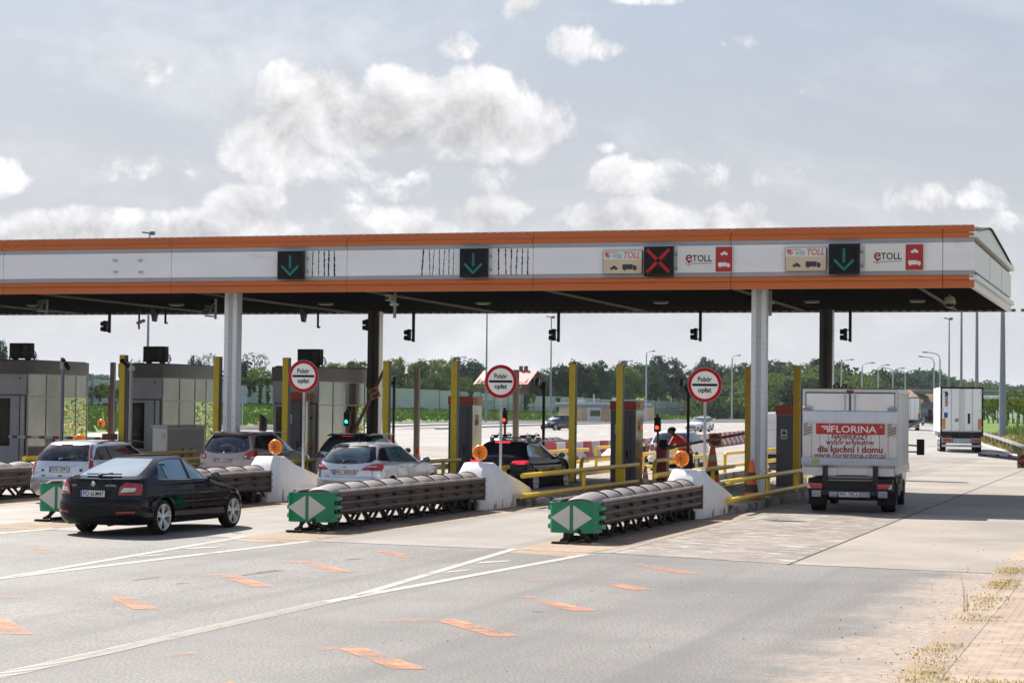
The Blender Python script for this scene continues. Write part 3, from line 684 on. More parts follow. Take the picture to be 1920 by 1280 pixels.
streaks([794, 805, 814, 824, 834, 842, 851], 513, 'row of black vertical glue streaks left of the second green arrow signal')
streaks([935, 948, 959, 970, 980, 990], 513, 'row of black vertical glue streaks right of the second green arrow signal')
for i, (x, y, w_) in enumerate(((215, 488, 'upper left'), (262, 488, 'upper right'), (216, 510, 'lower left'), (263, 510, 'lower right'))):
    p = at(x, y, YF-.05); b = MB(); b.box((0, 0, 0), (.11, .05, .06)); b.box((.04, -.03, -.01), (.05, .04, .05)); o = b.build('mounting_clip', M_STEEL, None); o.location = (p.x, YF-.046, p.z)
    tag(o, '%s clip of the four small empty mounting clips on the white fascia' % w_, 'bracket', 'empty mounting clips on the fascia')

# ================================================================== crash cushions
M_GAL = mat('weathered_guardrail', (.17, .135, .12), .42, metal=.45, var=.18, scale=2.5, stain=((.10, .075, .065), 2, .6), spec=.4); M_GRN = mat('green_plastic', (.0, .235, .10), .38, var=.08)
M_CHEV = mat('pale_reflective', (.62, .60, .58), .45, var=.04); M_DKST = mat('dark_steel', (.03, .028, .027), .55, metal=.3, var=.2)
def wprof(side, n=1): # triple-wave guardrail section, (lateral, z)
    pts = []; H_ = .50; N = 30
    for i in range(N+1):
        t = i/N; pts.append((side*(.45+.055*cos(2*pi*3*t+pi)), .31+(H_-.04)*t))
    return pts
def cushion(label, loc, rz, length=8.3, group='crash cushions in front of the toll islands'):
    t = thing('crash_cushion', label, 'crash cushion', loc, rz, group)
    nb = 9 if length > 9 else 8; L_ = (length-.45)/nb
    for side in (-1, 1):
        for k in range(nb):
            y0 = .42+k*L_; y1 = y0+L_+.12; pr = wprof(side); off = .005*(k % 2)
            r0 = [(u+side*(.012-off), y0, z) for u, z in pr]+[(u+side*(.006-off), y0, z) for u, z in reversed(pr)]
            r1 = [(u+side*(.0-off), y1, z) for u, z in pr]+[(u-side*(.006+off), y1, z) for u, z in reversed(pr)]
            o = MB().loft([r0, r1]).build('side_rail', M_GAL, t)
            tc_ = MB(); tc_.tube([(side*.462, y0, .765), (side*.462, y1-.01, .765)], .030, 8); tc_.build('rail_top', mat('sunlit_rail_top', (.40, .33, .29), .4, metal=.1, var=.12, scale=3), o, smooth=60)  # lighter tan paints the sun highlight along the rail crest
            if True:
                s = MB()
                for zz in (.435, .605):
                    s.box((side*.425, y0+.30, zz), (.012, .30, .035)) ; s.cyl((side*.41, y0+.16, zz), (side*.475, y0+.16, zz), .030, n=8)
                s.build('slot_bolts', M_DKST, o)
    for k in range(nb):     # domed absorber bags on top
        y0 = .55+k*L_
        b = MB(); rings = []
        for i in range(11):
            u = -1+2*i/10; hgt = .70+.19*(1-u*u)**.5
            rings.append([(u*.29, y0+.02, .5), (u*.29, y0+.02, hgt-.09*(1-u*u)**.5), (u*.30, y0+.12, hgt-.055*(1-u*u)**.5), (u*.30, y0+L_-.30, hgt), (u*.30, y0+L_-.10, hgt+.005), (u*.29, y0+L_-.05, hgt-.02), (u*.29, y0+L_-.05, .5)])
        b.loft(rings); b.build('absorber', mat('absorber_cover', (.21, .185, .175), .42, var=.08, scale=1.5), t, smooth=50)
        b = MB(); b.tube([(u*.31, y0+L_-.04, .69+.21*max(0, 1-u*u)**.5) for u in [-1+2*i/12 for i in range(13)]], .014, 6); b.box((0, y0+L_-.02, .5), (.84, .04, .46)); b.build('diaphragm', M_DKST, t)
    # green nose
    b = MB(); n = 14; ring0 = []; ring1 = []
    prof = [(-.46, .46), (-.455, .12), (-.40, .02), (-.30, -.02), (.30, -.02), (.40, .02), (.455, .12), (.46, .46)]
    pr = roundpoly(prof, [0, .06, .05, .05, .05, .05, .06, 0], 4)
    b.loft([[(u, v, .19) for u, v in pr]+[(u*.97, v+.02, .19) for u, v in reversed(pr)], [(u, v, .74) for u, v in pr]+[(u*.97, v+.02, .74) for u, v in reversed(pr)]])
    b.tube([(u, v, .745) for u, v in pr], .014, 6)
    for side in (-1, 1):
        for zz in (.30, .47, .64): b.loft([[(side*(.455+a*.0), .16, zz-.05), (side*(.52), .20, zz-.035), (side*.52, .22, zz+.035), (side*.455, .16, zz+.06)] for a in (0,)]+[[(side*.47, .50, zz-.055), (side*.52, .50, zz-.03), (side*.52, .50, zz+.03), (side*.47, .50, zz+.055)]])
    b.build('nose', M_GRN, t, smooth=40)
    for side in (-1, 1):
        b = MB(); b.prism([(side*.035, .235), (side*.395, .47), (side*.035, .705)], -.030, -.022, 'y'); b.build('chevron_panel', M_CHEV, t)
        b = MB()
        for zz in (.385, .555): b.cyl((side*.46, .30, zz), (side*.485, .30, zz), .035, n=10)
        b.build('nose_bolts', M_BLK, t)
    b = MB(); b.box((0, .28, .70), (.86, .34, .03)); b.bar((-.30, -.0, .71), (-.30, .3, .76), .06); b.build('front_tray', M_BLK, t)
    # legs, rails on the ground, anchor chain
    b = MB()
    for x in (-.17, .17): b.bar((x, .1, .035), (x, length, .035), .09, .05)
    b.build('ground_rails', M_DKST, t)
    for k in range(nb+1):
        y = .42+k*L_; b = MB()
        for x in (-.24, .24):
            b.bar((x, y-.02, .28), (x, y+.34, .05), .05); b.bar((x, y+.36, .05), (x, y+.70 if k < nb else y+.5, .28), .05)
        b.bar((-.3, y+.35, .07), (.3, y+.35, .07), .06); b.build('leg', M_DKST, t)
    b = MB(); b.tube([(-.1, -.30, .05), (-.08, -.16, .09), (-.12, .0, .16), (-.08, .12, .24)], [.05, .035, .045, .04], 8); b.box((-.12, -.34, .03), (.30, .14, .04)); b.bar((.14, -.05, .24), (.28, .3, .03), .06); b.tube([(.0, -.22, .10), (-.06, -.2, .13), (-.12, -.22, .10), (-.06, -.24, .05), (.0, -.22, .10)], .014, 6); b.build('anchor', M_DKST, t)
    b = MB(); b.box((0, length-.02, .52), (1.02, .05, .54)); b.build('end_plate', M_GAL, t)
    b = MB(); b.cyl((-.3, length-.7, .16), (.36, length-.7, .16), .13, n=14); b.cyl((-.3, length-.45, .12), (.42, length-.45, .12), .10, n=14); b.build('rear_roller', M_BLK, t)
    return t
def cpos(x, y, dx=0): q = G(x, y); return (q.x+dx, q.y, q.z)
cushion('crash cushion with green nose nearest the camera, right of the others', (-10.44, 36.6, .0), 0, 9.0)
cushion('crash cushion with green nose in front of the middle toll sign', (-15.80, 36.75, gz(-16)), 0, 9.4)
cushion('crash cushion with green nose half hidden behind the black car', (-21.42, 37.0, gz(-21.6)), 0, 9.4)
cushion('crash cushion at the left edge, cut off by the frame', (-26.8, 37.2, gz(-27)), 0, 9.4)

# ================================================================== concrete plinths, flashing lamps, round signs
M_PLN = mat('white_painted_concrete', (.72, .71, .71), .6, var=.06, scale=2, bump=.3, bscale=60, stain=((.40, .33, .25), 1.1, .66))
M_AMB = mat('amber_lens', (.88, .22, .005), .18, var=.2, scale=16, emit=(1, .25, .0), es=.08)
def plinth(label, loc, rz=0, group='white concrete noses of the toll islands'):
    t = thing('concrete_plinth', label, 'plinth', loc, rz, group)
    def ring(z, hw, y0, y1, ch): return [(-hw+ch, y0, z), (hw-ch, y0, z), (hw, y0+ch, z), (hw, y1, z), (hw-ch*.8, y1+ch*.3, z), (-hw+ch*.8, y1+ch*.3, z), (-hw, y1, z), (-hw, y0+ch, z)]
    rs = [ring(0, .52, -.05, 3.55, .20), ring(.18, .52, -.04, 3.6, .20), ring(.42, .515, .0, 3.4, .2), ring(.62, .48, .14, 2.6, .19), ring(.88, .40, .35, 1.5, .17), ring(1.085, .335, .53, 1.0, .14), ring(1.10, .31, .56, .97, .12)]
    b = MB(); b.loft(rs); b.build('plinth_body', M_PLN, t, smooth=50, bevel=.03)
    rr = random.Random(int(loc[0]*10))
    for i in range(7):
        b = MB(); y = rr.uniform(.3, 2.6); h = rr.uniform(.08, .3); w = rr.uniform(.012, .05)
        b.add([(.5235, y, .02), (.5235, y+w*2, .02), (.5225, y+w*1.6, .04+h), (.5225, y+w*.5, .04+h*.8)], [(0, 1, 2, 3)])
        b.build('rust_run', mat('rust_stain', (.28, .17, .085), .8, var=.3, scale=6), t, smooth=0)
    return t
def flasher(label, loc, rz=0, r=.185, away=False):
    t = thing('warning_lamp', label, 'warning lamp', loc, rz, 'round amber warning lamps')
    b = MB(); b.box((0, .02, -.01), (.16, .12, .02)); b.cyl((0, .02, 0), (0, .02, .08), .03, n=8); b.bar((-.05, .02, .0), (-.10, .02, .06), .012); b.build('foot', M_STEEL, t)
    cz = .06+r
    b = MB(); b.lathe([(0, -.075), (r*.45, -.072), (r*.8, -.055), (r*.98, -.02), (r, 0), (r, .02)], 32, 'y', (0, 0, cz)); b.build('lens', M_AMB, t, smooth=40)
    b = MB()
    for k in range(4):
        a = k*pi/4+.1; b.bar((-cos(a)*r*.8, -.066, cz-sin(a)*r*.8), (cos(a)*r*.8, -.066, cz+sin(a)*r*.8), .03, .020)
    b.lathe([(r*.60, -.0735), (r*.62, -.0735)], 24, 'y', (0, 0, cz), caps=False)
    b.build('lens_pattern', mat('amber_dark', (.45, .10, .0), .3), t, smooth=0)  # darker amber ribs and ring of the lens pattern
    b = MB(); b.lathe([(r, .02), (r*.9, .06), (r*.3, .075), (0, .075)], 32, 'y', (0, 0, cz)); b.build('back_shell', M_AMB, t)
    b = MB(); b.cyl((0, .07, cz), (0, .16, cz), .05, n=12); b.bar((0, .12, cz), (0, .12, .02), .05, .03); b.build('mount', mat('brown_mount', (.12, .05, .02), .6), t)
    return t
PL = [(-10.50, 45.75, 'white concrete plinth behind the nearest crash cushion, right of the others'), (-15.80, 46.35, 'white concrete plinth under the middle round toll sign'), (-21.42, 46.6, 'white concrete plinth in front of the bronze car'), (-26.6, 46.9, 'white concrete plinth hidden behind the silver estate car')]
for (x, y, l) in PL: plinth(l, (x, y, gz(x)), 0)
for (x, y, l, p) in ((-10.76, 46.55, 'round amber warning lamp on the rightmost near plinth', PL[0]), (-15.86, 47.1, 'round amber warning lamp beside the middle toll sign post', PL[1]), (-21.35, 47.35, 'round amber warning lamp in front of the bronze car', PL[2]), (-27.1, 47.75, 'round amber warning lamp seen over the roof of the silver estate', PL[3])):
    flasher(l, (x+.10, y, gz(x)+1.10), 0)
M_SGR = mat('sign_ring_red', (.42, .004, .008), .5, var=.03, spec=.15); M_SGW = mat('sign_face_white', (.84, .82, .78), .45, var=.03)
def toll_sign(cx, cy, Y, label, baseY, plx):
    q = at(cx, cy, Y); z0 = gz(q.x)+.55; t = thing('round_toll_sign', label, 'sign', (q.x, Y, z0), R(2), 'round toll collection signs'); h = q.z-z0; r = .415
    b = MB(); b.cyl((0, .06, 0), (0, .06, h+.25), .034, n=14); b.build('post', mat('sign_post_steel', (.40, .40, .41), .42, metal=.6, var=.15, scale=4), t)
    d = MB(); d.lathe([(r, 0), (r, .012)], 56, 'y', (0, 0, h)); d.build('plate', M_STEEL, t)
    b = MB(); b.lathe([(r*.985, -.002), (r*.985, 0)], 56, 'y', (0, 0, h)); b.build('ring', M_SGR, t, smooth=0)
    b = MB(); b.lathe([(r*.79, -.005), (r*.79, -.002)], 56, 'y', (0, 0, h)); b.build('white_disc', M_WSG, t, smooth=0)
    b = MB(); b.lathe([(r*.765, -.0065), (r*.765, -.005)], 56, 'y', (0, 0, h)); b.build('face', M_SGW, t, smooth=0)
    b = MB(); b.prism(roundpoly([(-.305, h-.028), (.305, h-.028), (.305, h+.032), (-.305, h+.032)], .028), -.010, -.0066, 'y'); b.build('bar', M_INK, t, smooth=0)
    part(text('Pobór', .165, width=.335, bold=.03), 'upper_lettering', M_INK, t, 0, -.0085, h+.135, smooth=0)
    part(text('opłat', .165, width=.325, bold=.03), 'lower_lettering', M_INK, t, 0, -.0085, h-.135, smooth=0)
    for dz in (.2, -.2):
        b = MB(); b.box((0, .045, h+dz), (.14, .04, .03)); b.build('clamp', M_STEEL, t)
toll_sign(1321.5, 721.5, 48.0, 'rightmost of the three round red and white signs reading Pobór opłat', 0, 0)
toll_sign(939, 715, 48.3, 'middle one of the three round red and white signs reading Pobór opłat', 0, 0)
toll_sign(569, 705, 48.8, 'leftmost of the three round red and white signs reading Pobór opłat', 0, 0)

# ================================================================== posts
M_YEL = mat('yellow_post_paint', (.95, .68, .03), .5, var=.10, scale=2, stain=((.20, .13, .03), 3.0, .70)); M_OCH = mat('ochre_post_paint', (.62, .36, .01), .55, var=.14, scale=2, stain=((.07, .05, .02), 2.5, .64))
M_GPOST = mat('grey_post_side', (.16, .15, .15), .55, var=.1); M_TAU = mat('taupe_post_paint', (.46, .37, .30), .5, var=.08)
M_PIPE = mat('yellow_pipe_paint', (.90, .60, .02), .36, var=.10, scale=2.5, stain=((.26, .20, .09), 2.2, .68)); 
def gpost(xt, yt, Y, label, m_=None, w=.19, name='guard_post', cat='post', group='tall yellow guard posts on the toll islands', dep=.24, yb=None):
    q = at(xt, yt, Y); z0 = gz(q.x)+.15; H_ = q.z-z0
    t = thing(name, label, cat, (q.x, Y, z0), 0, group)
    b = MB(); b.box((0, .015, H_/2), (w, .03, H_)); b.build('front_plate', m_ or M_YEL, t, bevel=.004)
    b = MB(); b.box((.0, dep/2+.03, H_/2), (w-.01, dep, H_-.01)); b.build('steel_body', M_GPOST, t, bevel=.006)
    b = MB(); b.box((0, .1, .015), (w+.14, dep+.14, .03)); b.build('foot_plate', M_DKST, t)
    return t
gpost(1073, 682, 60.3, 'yellow guard post left of the payment machine under number 54')
gpost(1161.5, 683, 60.6, 'yellow guard post standing right in front of the payment machine numbered 54')
gpost(1494, 687, 61.0, 'ochre guard post left of the white box truck', M_OCH, w=.20)
gpost(1402.5, 687, 61.0, 'leaning scratched ochre guard post just left of the right front column', M_OCH, w=.17)
gpost(851.5, 677, 60.3, 'yellow guard post in front of the payment machine numbered 53')
gpost(723.5, 676, 60.6, 'yellow guard post just right of the dark rear column')
gpost(535, 670, 60.3, 'yellow guard post left of the leftmost round toll sign')
gpost(406, 668, 60.3, 'yellow guard post just left of the left front column')
gpost(229, 665, 60.3, 'yellow guard post behind the pale camera pole, leftmost of its kind')
for (x, y, Y, l, w) in ((210.5, 679, 66, 'taupe post left of the leftmost yellow guard post', .16), (522, 685, 67, 'taupe post behind the yellow post near the leftmost toll sign', .16), (781.5, 688, 66, 'taupe post standing alone right of the dark rear column', .175), (967, 693, 66, 'taupe post just right of the middle round toll sign', .18)):
    gpost(x, y, Y, l, M_TAU, w=w, group='taupe guard posts at the back of the islands', dep=.12)
# wide pale steel cover between island and column (grey post beside the kiosk)
gpost(240, 683, 61.5, 'grey steel post close behind the pale camera pole', M_GPOST, w=.10, group=None)

# ================================================================== guard rails of yellow pipe
def pipe_rail(label, X, y0, y1, zb, up=.62, low=.24, posts=(), start='plain', r=.062, group='yellow pipe guard rails along the toll islands', endlow=None, bend=0):
    t = thing('pipe_guard_rail', label, 'guard rail', (X, y0, zb), 0, group); L_ = y1-y0
    for nm, z in (('upper_pipe', up), ('lower_pipe', low)):
        if z is None: continue
        pts = [(0, 0, z), (0, L_, z)]
        if nm == 'upper_pipe' and start == 'bend':
            pts = [(0, .0, 0.02), (0, .0, z-.22), (0, .06, z-.08), (0, .20, z), (0, L_, z)]
        if nm == 'upper_pipe' and start == 'flare': pts = [(bend, -1.4, z-.02), (bend*.5, -.5, z), (0, .4, z), (0, L_, z)]
        MB().tube(pts, r, 12).build(nm, M_PIPE, t, smooth=60)
    for p in posts:
        MB().tube([(0, p, 0), (0, p, up)], r*.9, 10).build('upright', M_PIPE, t, smooth=60)
        b = MB(); b.box((0, p, .01), (.2, .2, .02)); b.build('foot_plate', M_DKST, t)
    return t
def zi(x): return gz(x)+.17
pipe_rail('yellow pipe rail beside the box truck, right of the nearest plinth', -9.92, 48.3, 60.5, zi(-10), .60, .15, (5.2, 9.5))
pipe_rail('yellow pipe rail right of the middle plinth, on the near side of machine 54', -15.05, 48.3, 59.9, zi(-15), .60, .10, (5.6, 9.9))
pipe_rail('yellow pipe rail right of the plinth before the bronze car', -20.7, 48.9, 59.9, zi(-20.7), .60, .12, (5.4, 9.5))
pipe_rail('yellow pipe rail on the left side of the middle island, by the black car', -17.35, 51.2, 60.6, zi(-17.3), .60, .16, (2.8, 6.3))
pipe_rail('yellow pipe rail on the left side of the right island, behind the nearest plinth', -12.35, 51.0, 61.0, zi(-12.3), .60, .12, (3, 7))
pipe_rail('yellow pipe rail left of the light grey suv with black roof', -23.7, 52, 60.6, zi(-23.7), .60, .12, (3, 7))
pipe_rail('yellow pipe rail at the left edge behind the silver estate', -30.0, 50, 60.6, zi(-30), .62, .20, (3, 7))
pipe_rail('yellow pipe rail next to the silver estate roof', -26.2, 49.2, 60.6, zi(-26), .62, .20, (3, 7))
pipe_rail('curved yellow pipe rail behind the barrier machine', -14.95, 61.6, 70, zi(-15), .68, .25, (4, 7.6), 'bend')
pipe_rail('curved yellow pipe rail behind the post left of machine 54', -17.4, 62.0, 72, zi(-17.4), .66, .2, (4, 8), 'bend')
pipe_rail('curved yellow pipe rail ahead of the black roof rack car', -20.5, 62.5, 74, zi(-20.5), .68, .25, (4, 8), 'bend')
pipe_rail('curved yellow pipe rail right of the hooded cone', -17.6, 74, 82, zi(-17.4), .72, .25, (.0, 4, 8), 'bend')
pipe_rail('far yellow pipe rail on the island beyond the black roof rack car', -20.6, 75.5, 83, zi(-20.5), .72, .25, (0, 4))
pipe_rail('yellow pipe rail beyond the ochre posts', -12.3, 63, 74, zi(-12.3), .64, .2, (3, 7), 'bend')
pipe_rail('yellow pipe rail beside the right payment machine', -9.95, 62.5, 74, zi(-10), .60, .2, (3, 7), 'bend')
pipe_rail('far yellow pipe rail behind the barrier arm', -14.9, 72, 82, zi(-15), .70, .25, (0, 4, 8), 'bend')

# ================================================================== payment machines
M_MGR = mat('machine_grey', (.11, .108, .118), .45, var=.07); M_MRED = mat('machine_red', (.45, .045, .015), .42, var=.05); M_MOR = mat('machine_orange', (.55, .24, .06), .45, var=.05)
M_STN = mat('brushed_stainless', (.42, .42, .37), .22, metal=.9, var=.12, scale=2, stretch=(1, 1, .3)); M_WSTK = mat('sticker_white', (.6, .6, .6), .6)
def machine(xc, Y, ztop, num, label, X=None):
    x = X if X is not None else at(xc, 740, Y).x; z0 = gz(x)+.17; H_ = ztop-z0
    t = thing('payment_machine', label, 'toll machine', (x-.4, Y, z0), 0, 'grey and red payment machines')
    b = MB(); b.box((-.0, .47, (H_-.27)/2), (.80, .92, H_-.27)); b.build('cabinet', M_MGR, t, bevel=.012)
    b = MB(); b.box((0, .47, H_-.13), (.84, .96, .27)); b.build('header', M_MRED, t, bevel=.012)
    b = MB(); b.box((.424, .47, H_-.13), (.006, .95, .262)); o = b.build('number_panel', M_MOR, t)
    m_ = text(num, .24, width=.36, bold=.015); put(m_, T(.429, .24, H_-.13) @ RZ(pi/2)).build('number', M_INK, o, smooth=0)
    b = MB(); b.box((.404, .47, (H_-.27)/2+.3), (.008, .90, H_-.27-.62)); b.build('steel_side', M_STN, t)
    b = MB(); b.box((.404, .47, .31), (.012, .72, .56)); b.build('lower_hatch', M_STN, t)
    for zz in (H_-.75, H_-1.75):
        b = MB(); b.box((.41, .42, zz), (.006, .36, .34)); o = b.build('screen_notice', mat('orange_notice', (.5, .19, .05), .5), t)
        b = MB(); b.box((.414, .40, zz-.08), (.004, .2, .05)); b.box((.414, .46, zz-.03), (.004, .08, .06)); b.build('notice_print', M_INK, o)
    b = MB(); b.box((.24, -.004, (H_-.27)/2), (.012, .01, H_-.35)); b.box((.14, -.012, .86), (.05, .03, .26)); b.build('door_edge', M_INK, t)
    b = MB(); b.box((-.16, -.004, H_-.86), (.20, .006, .30)); o = b.build('warning_sticker', M_WSTK, t)
    b = MB(); b.prism([(-.23, H_-.86), (-.09, H_-.86), (-.16, H_-.74)], -.0095, -.0075, 'y'); b.box((-.16, -.008, H_-.95), (.15, .003, .03)); b.build('sticker_print', M_NAVY, o)
    return t
machine(1192, 61.6, 2.71, '54', 'grey payment machine with red top numbered 54', X=at(1192, 752, 61.6).x)
machine(886, 61.6, 2.81, '53', 'grey payment machine with red top numbered 53', X=at(886, 743, 61.6).x)
machine(573, 61.6, 2.88, '52', 'grey payment machine with red top numbered 52', X=at(573, 736, 61.6).x)
machine(1506, 61.7, 2.62, '55', 'grey payment machine with red top left of the box truck', X=at(1505, 758, 61.7).x)

# ================================================================== kiosks
M_KDK = mat('kiosk_dark_fascia', (.15, .14, .135), .5, var=.12); M_KGR = mat('kiosk_grey_panel', (.46, .465, .50), .45, var=.06); M_KFR = mat('kiosk_frame', (.42, .42, .39), .4, metal=.3, var=.06)
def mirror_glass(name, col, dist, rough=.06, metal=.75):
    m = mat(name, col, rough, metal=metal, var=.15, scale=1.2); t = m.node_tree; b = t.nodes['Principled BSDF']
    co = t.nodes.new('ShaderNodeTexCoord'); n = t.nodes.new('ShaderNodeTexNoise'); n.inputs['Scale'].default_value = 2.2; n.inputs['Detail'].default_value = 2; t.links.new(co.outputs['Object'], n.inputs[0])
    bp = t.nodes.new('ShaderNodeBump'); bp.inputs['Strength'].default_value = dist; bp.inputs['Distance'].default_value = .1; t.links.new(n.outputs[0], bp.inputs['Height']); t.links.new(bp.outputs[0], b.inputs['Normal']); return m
M_KGL = mirror_glass('frosted_kiosk_panel', (.30, .31, .28), .05, .22, .8); M_KGL2 = mirror_glass('kiosk_mirror_window', (.42, .48, .22), .5, .03, .95); M_DKG = mirror_glass('dark_door_glass', (.03, .028, .025), .3, .05, .4)
def kiosk(px, ytop, Y, label, aclabel):
    q = at(px, ytop, Y); xr = q.x; z0 = gz(xr)+.17; H_ = q.z-z0; Wd, Ln = 1.62, 4.15
    t = thing('toll_kiosk', label, 'kiosk', (xr-Wd/2, Y, z0), 0, 'grey toll kiosks')
    xw = Wd/2
    b = MB(); b.box((0, Ln/2, (H_-.46)/2), (Wd-.06, Ln-.06, H_-.46)); b.build('inner_wall', M_KDK, t)
    b = MB(); b.box((0, Ln/2, H_-.23), (Wd+.06, Ln+.06, .46)); b.build('roof_band', M_KDK, t, bevel=.01)
    b = MB(); b.box((0, Ln/2, H_+.01), (Wd-.1, Ln-.1, .03)); b.build('roof', M_SOF, t)
    # front: grey panels with the door
    top = H_-.46
    b = MB(); b.box((0, -.005, top-.36), (Wd-.02, .05, .70)); b.build('front_panel', M_KGR, t, bevel=.006)
    d = MB(); d.box((-.10, -.012, (top-.76)/2), (Wd-.36, .05, top-.78)); o = d.build('door', M_KGR, t, bevel=.01)
    g = MB(); g.box((-.24, -.042, (top-.76)/2+.28), (Wd-.78, .012, top-1.50)); g.build('door_glass', M_DKG, o)
    for zz in (top-1.15, top-1.80):
        h = MB(); h.cyl((.45, -.04, zz-.04), (.45, -.09, zz-.04), .028, n=8); h.bar((.42, -.07, zz), (.45, -.07, zz-.07), .02); h.build('door_handle', M_STEEL, o)
    b = MB(); b.box((.66, -.015, (top-.76)/2), (.16, .045, top-.78)); b.build('side_light_frame', M_KFR, t, bevel=.005)
    b = MB(); b.box((.55, -.038, top-.16), (.15, .012, .17)); o = b.build('plate', M_WSTK, t)
    b = MB(); b.box((.52, -.046, top-.16), (.03, .004, .10)); b.box((.58, -.046, top-.16), (.03, .004, .10)); b.build('plate_print', M_INK, o)
    # right side: 4 bays x upper/lower + sill
    ys = [.05, 1.28, 2.45, 3.32, 4.12]; zs = [(.06, .62), (.66, top-.80), (top-.76, top-.03)]
    for i in range(4):
        for j, (a, c) in enumerate(zs):
            m_ = M_KGL if not (i >= 2 and j == 1) else M_KGL2
            if j == 0: m_ = M_KDK
            b = MB(); b.box((xw-.005, (ys[i]+ys[i+1])/2, (a+c)/2), (.02, ys[i+1]-ys[i]-.05, c-a)); b.build('window' if m_ is M_KGL2 else 'side_panel', m_, t)
    fr = MB()
    for y in ys: fr.box((xw, y, top/2), (.045, .05, top))
    for z in (.03, .64, top-.78, top-.01): fr.box((xw, Ln/2, z), (.04, Ln, .04))
    fr.build('window_frame', M_KFR, t, smooth=0)
    # AC unit
    t2 = thing('air_conditioner', aclabel, 'air conditioner', (xr-.42, Y+.15, z0+H_+.03), 0, 'black air conditioner units on the kiosk roofs')
    b = MB(); b.box((0, .16, .30), (.80, .32, .53)); b.box((-.25, .16, .02), (.06, .34, .04)); b.box((.25, .16, .02), (.06, .34, .04)); b.build('casing', mat('ac_dark_casing', (.02, .017, .016), .6, var=.2), t2, bevel=.015)
    b = MB(); b.lathe([(.22, -.012), (.23, -.004), (.21, .0), (.0, .0)], 24, 'y', (-.14, 0, .30)); 
    for k in range(5): b.lathe([(.04+k*.04, -.010), (.045+k*.04, -.010)], 24, 'y', (-.14, 0, .30), caps=False)
    b.build('fan_grille', M_BLK, t2)
    b = MB()
    for k in range(9): b.box((.24, -.004, .12+k*.045), (.2, .006, .012))
    b.build('side_louvre', mat('ac_louvre', (.06, .052, .048), .5), t2)
    b = MB(); b.tube([(.40, .2, .32), (.50, .2, .26), (.55, .2, .12), (.48, .22, .04), (.42, .25, .0)], .02, 6); b.tube([(.40, .2, .25), (.47, .22, .18), (.50, .22, .08), (.45, .24, .0)], .014, 6); b.build('pipes', M_BLK, t2)
kiosk(597, 688, 62.2, 'grey toll kiosk behind the payment machine numbered 52', 'black air conditioner on the roof of the kiosk behind machine 52')
kiosk(305, 682, 62.2, 'grey toll kiosk behind the pale cabinet, left of the left front column', 'black air conditioner left of the left front column')
kiosk(52, 675, 62.2, 'grey toll kiosk at the left edge of the picture', 'black air conditioner nearest the left edge')
# pale cabinet
c0 = at(313, 797, 59.0); z0 = gz(-30)+.17
t = thing('control_cabinet', 'pale grey double control cabinet in front of the middle kiosk', 'cabinet', (c0.x, 59.0, z0)); H_ = c0.z-z0; Lc, Wc = 2.7, .50
b = MB(); b.box((-Wc/2, Lc/2, H_/2-.04), (Wc, Lc, H_-.08)); b.build('cabinet_body', mat('cabinet_cream', (.75, .73, .67), .5, var=.04), t, bevel=.008)
b = MB(); b.box((-Wc/2, Lc/2, H_-.04), (Wc+.10, Lc+.10, .085)); b.build('cabinet_top', mat('cabinet_top', (.55, .54, .54), .5), t, bevel=.01)
for k in range(2):
    b = MB(); b.box((.006, .70+k*1.33, H_/2-.05), (.012, 1.26, H_-.18)); o = b.build('cabinet_door', mat('cabinet_door_grey', (.36, .37, .40), .45, var=.04), t)
    b = MB(); b.box((.016, 1.05+k*.62, H_/2-.15), (.01, .04, .28)); b.box((.016, 1.15+k*.62, H_/2-.15), (.01, .04, .28)); b.build('vent_slots', M_INK, o)
b = MB(); b.box((-.12, -.02, H_-.32), (.12, .03, .2)); b.build('meter_box', M_WSTK, t, bevel=.01)
b = MB(); b.box((-Wc/2, Lc/2, .0), (Wc-.05, Lc-.05, .06)); b.build('plinth', M_DKST, t)

# ================================================================== hung signals, cameras, speakers under the canopy
M_RDL = mat('red_lamp_on', (.8, .02, .01), .3, emit=(1, .05, .02), es=1.6); M_GRL = mat('green_lamp_on', (.0, .5, .4), .3, emit=(.05, 1, .75), es=1.0); M_OFF = mat('lamp_off', (.03, .02, .02), .2)
def hung_signal(px, pyb, label, Y=66.3):
    q = at(px, pyb, Y); t = thing('hanging_signal', label, 'traffic signal', (q.x, Y, q.z), 0, 'two lamp signals hanging below the canopy'); h = ZB+.05-q.z
    b = MB(); b.box((0, 0, h/2), (.09, .07, h)); b.build('hanger', M_BLK, t)
    b = MB(); b.bar((-.02, 0, .06), (-.12, 0, .10), .035); b.bar((-.02, 0, .40), (-.12, 0, .38), .035); b.build('bracket', M_BLK, t)
    b = MB(); b.box((-.15, -.02, .24), (.10, .20, .40), top=(1, 1), M=None); b.build('housing', M_BLK, t, bevel=.02)
    for z in (.14, .33):
        b = MB(); b.lathe([(.085, 0), (.082, -.12), (.075, -.12), (.08, 0)], 16, 'x', (-.20, -.02, z), caps=False)
        b.add([(-.20, -.10, z-.02), (-.33, -.10, z-.0), (-.33, .06, z-.0), (-.20, .06, z-.02)], []); b.build('visor', M_BLK, t)
        b = MB(); b.lathe([(.08, 0), (0, -.012)], 16, 'x', (-.201, -.02, z)); b.build('lamp', M_OFF, t)
    return t
for (x, y, l) in ((205, 624, 'leftmost hanging signal, above the left kiosks'), (697, 622, 'hanging signal half hidden by the dark left rear column'), (775, 641, 'hanging signal just right of the dark left rear column'), (1047, 641, 'hanging signal right of the second green arrow, by a tall lamp pole'), (1313, 640, 'hanging signal below the right half between the red cross and the right column'), (1594, 641, 'rightmost hanging signal, above the white box truck')):
    hung_signal(x, y, l)
M_CAMW = mat('camera_housing', (.42, .40, .36), .45, var=.08)
